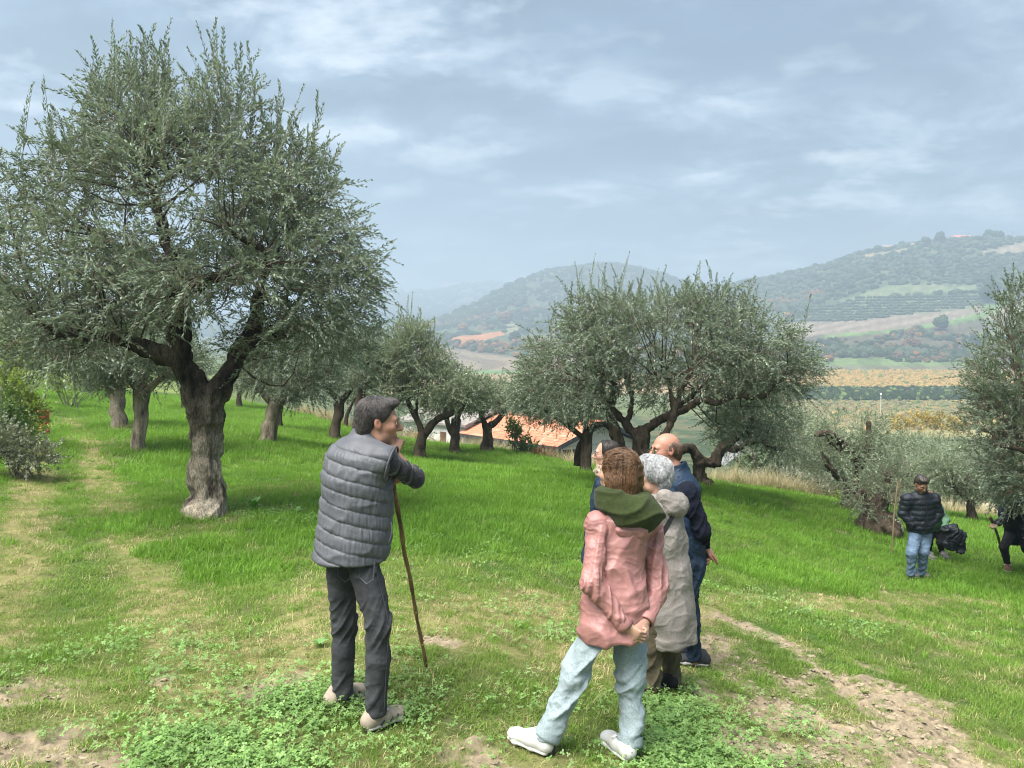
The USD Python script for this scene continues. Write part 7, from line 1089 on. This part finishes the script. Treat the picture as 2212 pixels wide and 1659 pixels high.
def stick_hiker():
    F = Fig(pelvis=(2194, 1146, 13.35), neck=(2184, 1078, 13.1), hip_l=(2206, 1150, 13.35), hip_r=(2184, 1150, 13.35), kn_l=(2216, 1186, 13.15), kn_r=(2168, 1182, 13.05), an_l=(2238, 1222, 13.5), an_r=(2178, 1226, 13.25), sh_l=(2208, 1090, 13.15), sh_r=(2166, 1090, 13.1), el_l=(2220, 1120, 13.1), el_r=(2166, 1122, 12.9), wr_l=(2214, 1145, 12.9), wr_r=(2152, 1132, 12.68))
    hc = unp(2180, 1058, 13.0); R = frame([-.2, -.85, -.35], [0, -.3, 1]); gr, gl = hit(2180, 1234)[0], hit(2240, 1230)[0]; T = Thing('person', 'person in black at the right edge, stepping uphill with a stick', 'person', (gl + gr) / 2)
    v, A = body(F, hc, R, .98, .011, .95, hands=[dict(w=F.wr_r, d=[-.75, -.3, -.1], n=[.1, .3, -.9], curl=(1.2,) * 4, thumb=.9), dict(w=F.wr_l, d=[0, -.4, -.8], n=[-.8, 0, 0], curl=(.6,) * 4, left=True)]); finish_body(T, v, A, R, s_fair); eyes(T, A, R, .98); hairdo(T, hc, R, .98, [((0, -.02, .05), (.09, .11, .09)), ((0, -.08, -.05), (.075, .05, .09))], [((0, .07, .06), (0, .85, -.5)), ((0, .02, -.02), (0, 1, -.2))], h_dark, h=.009, seed=67)
    v = Vol(*bounds(F, .3), .011); torso(v, F, [(-.2, .18, .15), (.3, .17, .14), (.8, .17, .12), (.96, .09, .08)], k=.05)
    for a in (F.sh_l, F.sh_r): v.bone(F.at(.88), a, .085, .073, k=.05)
    sleeve(v, F.sh_l, F.el_l, F.wr_l, (.073, .062, .048)); sleeve(v, F.sh_r, F.el_r, F.wr_r, (.073, .062, .048)); cloth(T, 'jacket', v, c_puff, .01, 7, 95, it=1); v = Vol(*bounds(F, .25), .011); trousers(v, F, (.092, .068, .056, .046), hipw=(.155, .12)); cloth(T, 'leggings', v, c_blk, .004, 8, 96, it=1)
    for g in (gl, gr): g = g + np.array([.03, .10, 0]); shoe(T, g, g + np.array([-.14, -.24, 0]), mat('brown_red_shoe', (.10, .045, .035), rough=.6, var=.3), c_lace, .26, .05, .08, lace=c_lace)
    top = unp(2139, 1118, 12.62); bot = hit(2172, 1212)[0]; S = Thing('walking_stick', 'short thick stick held out by the person at the right edge', 'walking stick', bot); q = np.linspace(0, 1, 12)[:, None]; S.add('shaft', tube(top + (bot - top) * q + np.array([.02, 0, 0]) * np.sin(q * 5), np.linspace(.024, .016, 12), 8, rough=.25, seed=3), m_stick, smooth=True); S.add('side_stub', tube(np.array([top + (bot - top) * .12, top + (bot - top) * .12 + [.03, -.02, .05]]), [.014, .009], 7), m_stick, smooth=True)
stick_hiker()

# ------------------------------------------------------------------ turf
rg = np.random.default_rng(5)
def blades(n, spread, lo, hi, wid, lean, seed, segs=3):
    """A tuft: n curved ribbons round the origin."""
    r = np.random.default_rng(seed); a = r.uniform(0, 2 * np.pi, n); rr = spread * np.sqrt(r.random(n)); b = np.stack([rr * np.cos(a), rr * np.sin(a), np.full(n, -.006)], 1)
    L = r.uniform(lo, hi, n); az = r.uniform(0, 2 * np.pi, n); d = np.stack([np.cos(az), np.sin(az), 0 * az], 1); s = np.stack([-d[:, 1], d[:, 0], d[:, 2]], 1)
    ln = np.abs(r.normal(lean, lean * .5, n)); t = np.linspace(0, 1, segs + 1); V = []
    for k in t:
        c = b + d * (L * (np.sin(ln) * k * .4 + np.sin(ln) * k * k * .8))[:, None]; c[:, 2] += L * k * np.cos(ln * (.4 + .9 * k)).clip(-.1)
        w = (wid * (1 - k ** 1.6) * r.uniform(.95, 1.05, n) + .0002)[:, None]; V += [c - s * w, c + s * w]
    V = np.stack(V, 1); m = V.shape[1]; q = np.array([[2 * i, 2 * i + 1, 2 * i + 3, 2 * i + 2] for i in range(segs)]); F = (q[None] + (np.arange(n) * m)[:, None, None]).reshape(-1, 4)
    tint = np.repeat(r.uniform(.72, 1.3, n), m); return V.reshape(-1, 3), np.vstack([F[:, [0, 1, 2]], F[:, [0, 2, 3]]]), dict(tint=np.repeat(tint[:, None], 3, 1))
def trefoil(n, spread, seed, size=.0068):
    r = np.random.default_rng(seed); V, F, T = [], [], []; o = 0
    for i in range(n):
        a = r.uniform(0, 6.28); rr = spread * math.sqrt(r.random()); c = np.array([rr * math.cos(a), rr * math.sin(a), r.uniform(.025, .065)]); tl = r.normal(0, .35, 2); sz = size * r.uniform(.7, 1.4); t = r.uniform(.75, 1.35)
        for k in range(3):
            g = a + k * 2.094; e = np.array([math.cos(g), math.sin(g), 0]); s = np.array([-e[1], e[0], 0])
            pts = [c, c + e * sz * .7 + s * sz * .62, c + e * sz * 1.55 + s * sz * .35, c + e * sz * 1.55 - s * sz * .35, c + e * sz * .7 - s * sz * .62]
            for p in pts: p = p; 
            pts = np.array(pts); pts[:, 2] += (pts[:, :2] - c[:2]) @ tl; V.append(pts); F += [[o, o + 1, o + 2], [o, o + 2, o + 3], [o, o + 3, o + 4]]; o += 5; T += [t] * 5
    return np.vstack(V), np.array(F), dict(tint=np.repeat(np.array(T)[:, None], 3, 1))
g_lush = leafmat('grass_lush', (.15, .285, .034), trans=.45, rough=.5, var=.30, scale=1.2, tcol=(.19, .36, .03))
g_mid = leafmat('grass_mown', (.185, .285, .052), trans=.42, rough=.55, var=.32, scale=1.6, tcol=(.24, .34, .06))
g_dry = leafmat('grass_dry', (.42, .36, .18), trans=.15, rough=.7, var=.3, scale=2.0, tcol=(.3, .25, .12))
g_clov = leafmat('clover_leaf', (.15, .27, .065), (.18, .30, .09), trans=.3, rough=.5, var=.25, scale=3.0)
def turf(name, label, rr, dens, scale0):
    """Tufts over the ring rr (metres from the lens) within the view."""
    n = int(dens * .5 * (rr[1] ** 2 - rr[0] ** 2) * 1.40); R = np.sqrt(rg.uniform(rr[0] ** 2, rr[1] ** 2, n)); A = rg.uniform(-.70, .70, n)
    P = np.stack([R * np.sin(A), R * np.cos(A), 0 * R], 1); P[:, 2] = H(P[:, 0], P[:, 1]); u = CX + FPX * P[:, 0] / P[:, 1]
    k = P[:, 1] < EDGE(np.clip(u, -700, 3200)) + 2.5; P = P[k]; ba, wo, lu = masks(P); q = rg.random(len(P)); keep = rg.random(len(P)) > ba * .6; P, ba, wo, lu, q = P[keep], ba[keep], wo[keep], lu[keep], q[keep]
    dry = q <   .03 + .52 * wo; lush = (~dry) & (rg.random(len(P)) < lu * 1.15 + .05)
    kind = np.where(dry, 2, np.where(lush, 0, 1)) * 3 + rg.integers(0, 3, len(P)); s = scale0 * rg.uniform(.7, 1.3, len(P)) * np.where(lush, 1 + .35 * lu, 1 - .25 * wo) * (1 - .4 * ba)
    pr = [('tuft', *blades(46, .085, .04, .082, .0024, .6, 10 + i)[:2], g_lush, blades(46, .085, .04, .082, .0024, .6, 10 + i)[2]) for i in range(3)] + [('tuft', *blades(52, .09, .030, .072, .0022, .85, 20 + i)[:2], g_mid, blades(52, .09, .030, .072, .0022, .85, 20 + i)[2]) for i in range(3)] + [('tuft', *blades(30, .09, .035, .085, .0017, 1.25, 30 + i)[:2], g_dry, blades(30, .09, .035, .085, .0017, 1.25, 30 + i)[2]) for i in range(3)]
    e = .15; nx = (H(P[:, 0] + e, P[:, 1]) - H(P[:, 0] - e, P[:, 1])) / (2 * e); ny = (H(P[:, 0], P[:, 1] + e) - H(P[:, 0], P[:, 1] - e)) / (2 * e)
    instancer('/World/' + numbered('/World', name), pr, P, yawtilt(len(P), rg, .1, np.stack([-nx, -ny], 1)), np.repeat(s[:, None], 3, 1), kind, label=label)
turf('grass', 'short mown grass in the foreground with dry clippings', (2.7, 7.5), 210, .92)
turf('grass', 'bright green grass of the middle orchard', (7.5, 16), 105, 1.12)
turf('grass', 'green grass at the far side of the orchard', (16, 46), 34, 1.75)
def patch(centers, n):
    P = np.vstack([np.stack([c[0] + rg.normal(0, r, m), c[1] + rg.normal(0, r * .8, m), np.zeros(m)], 1) for (c, r, m) in centers]); P[:, 2] = H(P[:, 0], P[:, 1]); return P
cl = patch([(hit(600, 1575)[0], .5, 100), (hit(480, 1640)[0], .25, 150), (hit(690, 1520)[0], .16, 90), (hit(1530, 1580)[0], .45, 100), (hit(1450, 1540)[0], .15, 70), (hit(1480, 1650)[0], .2, 120), (hit(330, 1420)[0], .4, 70), (hit(1000, 1540)[0], .7, 60), (hit(560, 1110)[0], .5, 60), (hit(1060, 1180)[0], 1.2, 60), (hit(1750, 1330)[0], .6, 60), (hit(1180, 1350)[0], .5, 70)], 0)
instancer('/World/clover', [('sprig', *trefoil(20, .10, 70 + i)[:2], g_clov, trefoil(20, .10, 70 + i)[2]) for i in range(4)], cl, yawtilt(len(cl), rg, .1), np.repeat(rg.uniform(.8, 1.3, len(cl))[:, None], 3, 1), rg.integers(0, 4, len(cl)), label='patches of clover among the foreground grass')
# clods of dried mud in the tractor ruts
cp = np.vstack([np.stack([np.interp(t, np.linspace(0, 1, len(l)), l[:, 0]) + rg.normal(0, w * .42, 1100), np.interp(t, np.linspace(0, 1, len(l)), l[:, 1]) + rg.normal(0, w * .42, 1100), 0 * t], 1) for l, w in mud_lines for t in [rg.random(1100)]] + [np.stack([c[0] + rg.normal(0, r * .5, 60), c[1] + rg.normal(0, r * .5, 60), np.zeros(60)], 1) for c, r in bare_spots])
cp[:, 2] = H(cp[:, 0], cp[:, 1]); mb = masks(cp)[0] > .3; cp = cp[mb]
def clodm(s):
    m = trimesh.creation.icosphere(2, 1.0); v = np.array(m.vertices); v *= (1 + .9 * (fb(v, 1.6, 3, s) - .5))[:, None]; v[:, 2] *= .32; return v, np.array(m.faces)
m_clod = mat('dry_mud', (.29, .24, .165), var=.35, scale=14, bump=.6, bscale=120, rough=.95, spec=.1, fine=.3)
sc = np.exp(rg.normal(-4.75, .5, len(cp))); instancer('/World/mud_clods', [('clod', *clodm(200 + i), m_clod, None) for i in range(4)], cp, yawtilt(len(cp), rg, .2), np.stack([sc, sc * rg.uniform(.5, .9, len(cp)), sc * rg.uniform(.4, .9, len(cp))], 1), rg.integers(0, 4, len(cp)), label='pale clods of dried mud in the tractor ruts')
# tall straw along the terrace edge
ue = np.r_[rg.uniform(640, 1330, 2100), rg.uniform(1530, 2212, 1900), rg.uniform(1640, 1760, 350)]; P = land(ue, EDGE(ue) + rg.uniform(-.6, 4.2, len(ue)) + 0.8); keep = fb(P[:, :2], .5, 2, 71) > .40; P = P[keep]
instancer('/World/tall_dry_grass', [('tuft', *blades(34, .16, .25, .75, .004, .5, 80 + i)[:2], leafmat('straw_grass', (.36, .31, .17), trans=.15, rough=.7, var=.3, tcol=(.4, .33, .15)), blades(34, .16, .25, .75, .004, .5, 80 + i)[2]) for i in range(3)] + [('tuft', *blades(34, .16, .2, .5, .004, .6, 90)[:2], g_mid, blades(34, .16, .2, .5, .004, .6, 90)[2])],
          P, yawtilt(len(P), rg, .15), np.repeat(rg.uniform(.6, 1.25, len(P))[:, None], 3, 1), rg.choice([0, 1, 2, 3], len(P), p=[.28, .28, .28, .16]), label='tall straw-coloured grass along the edge of the terrace')
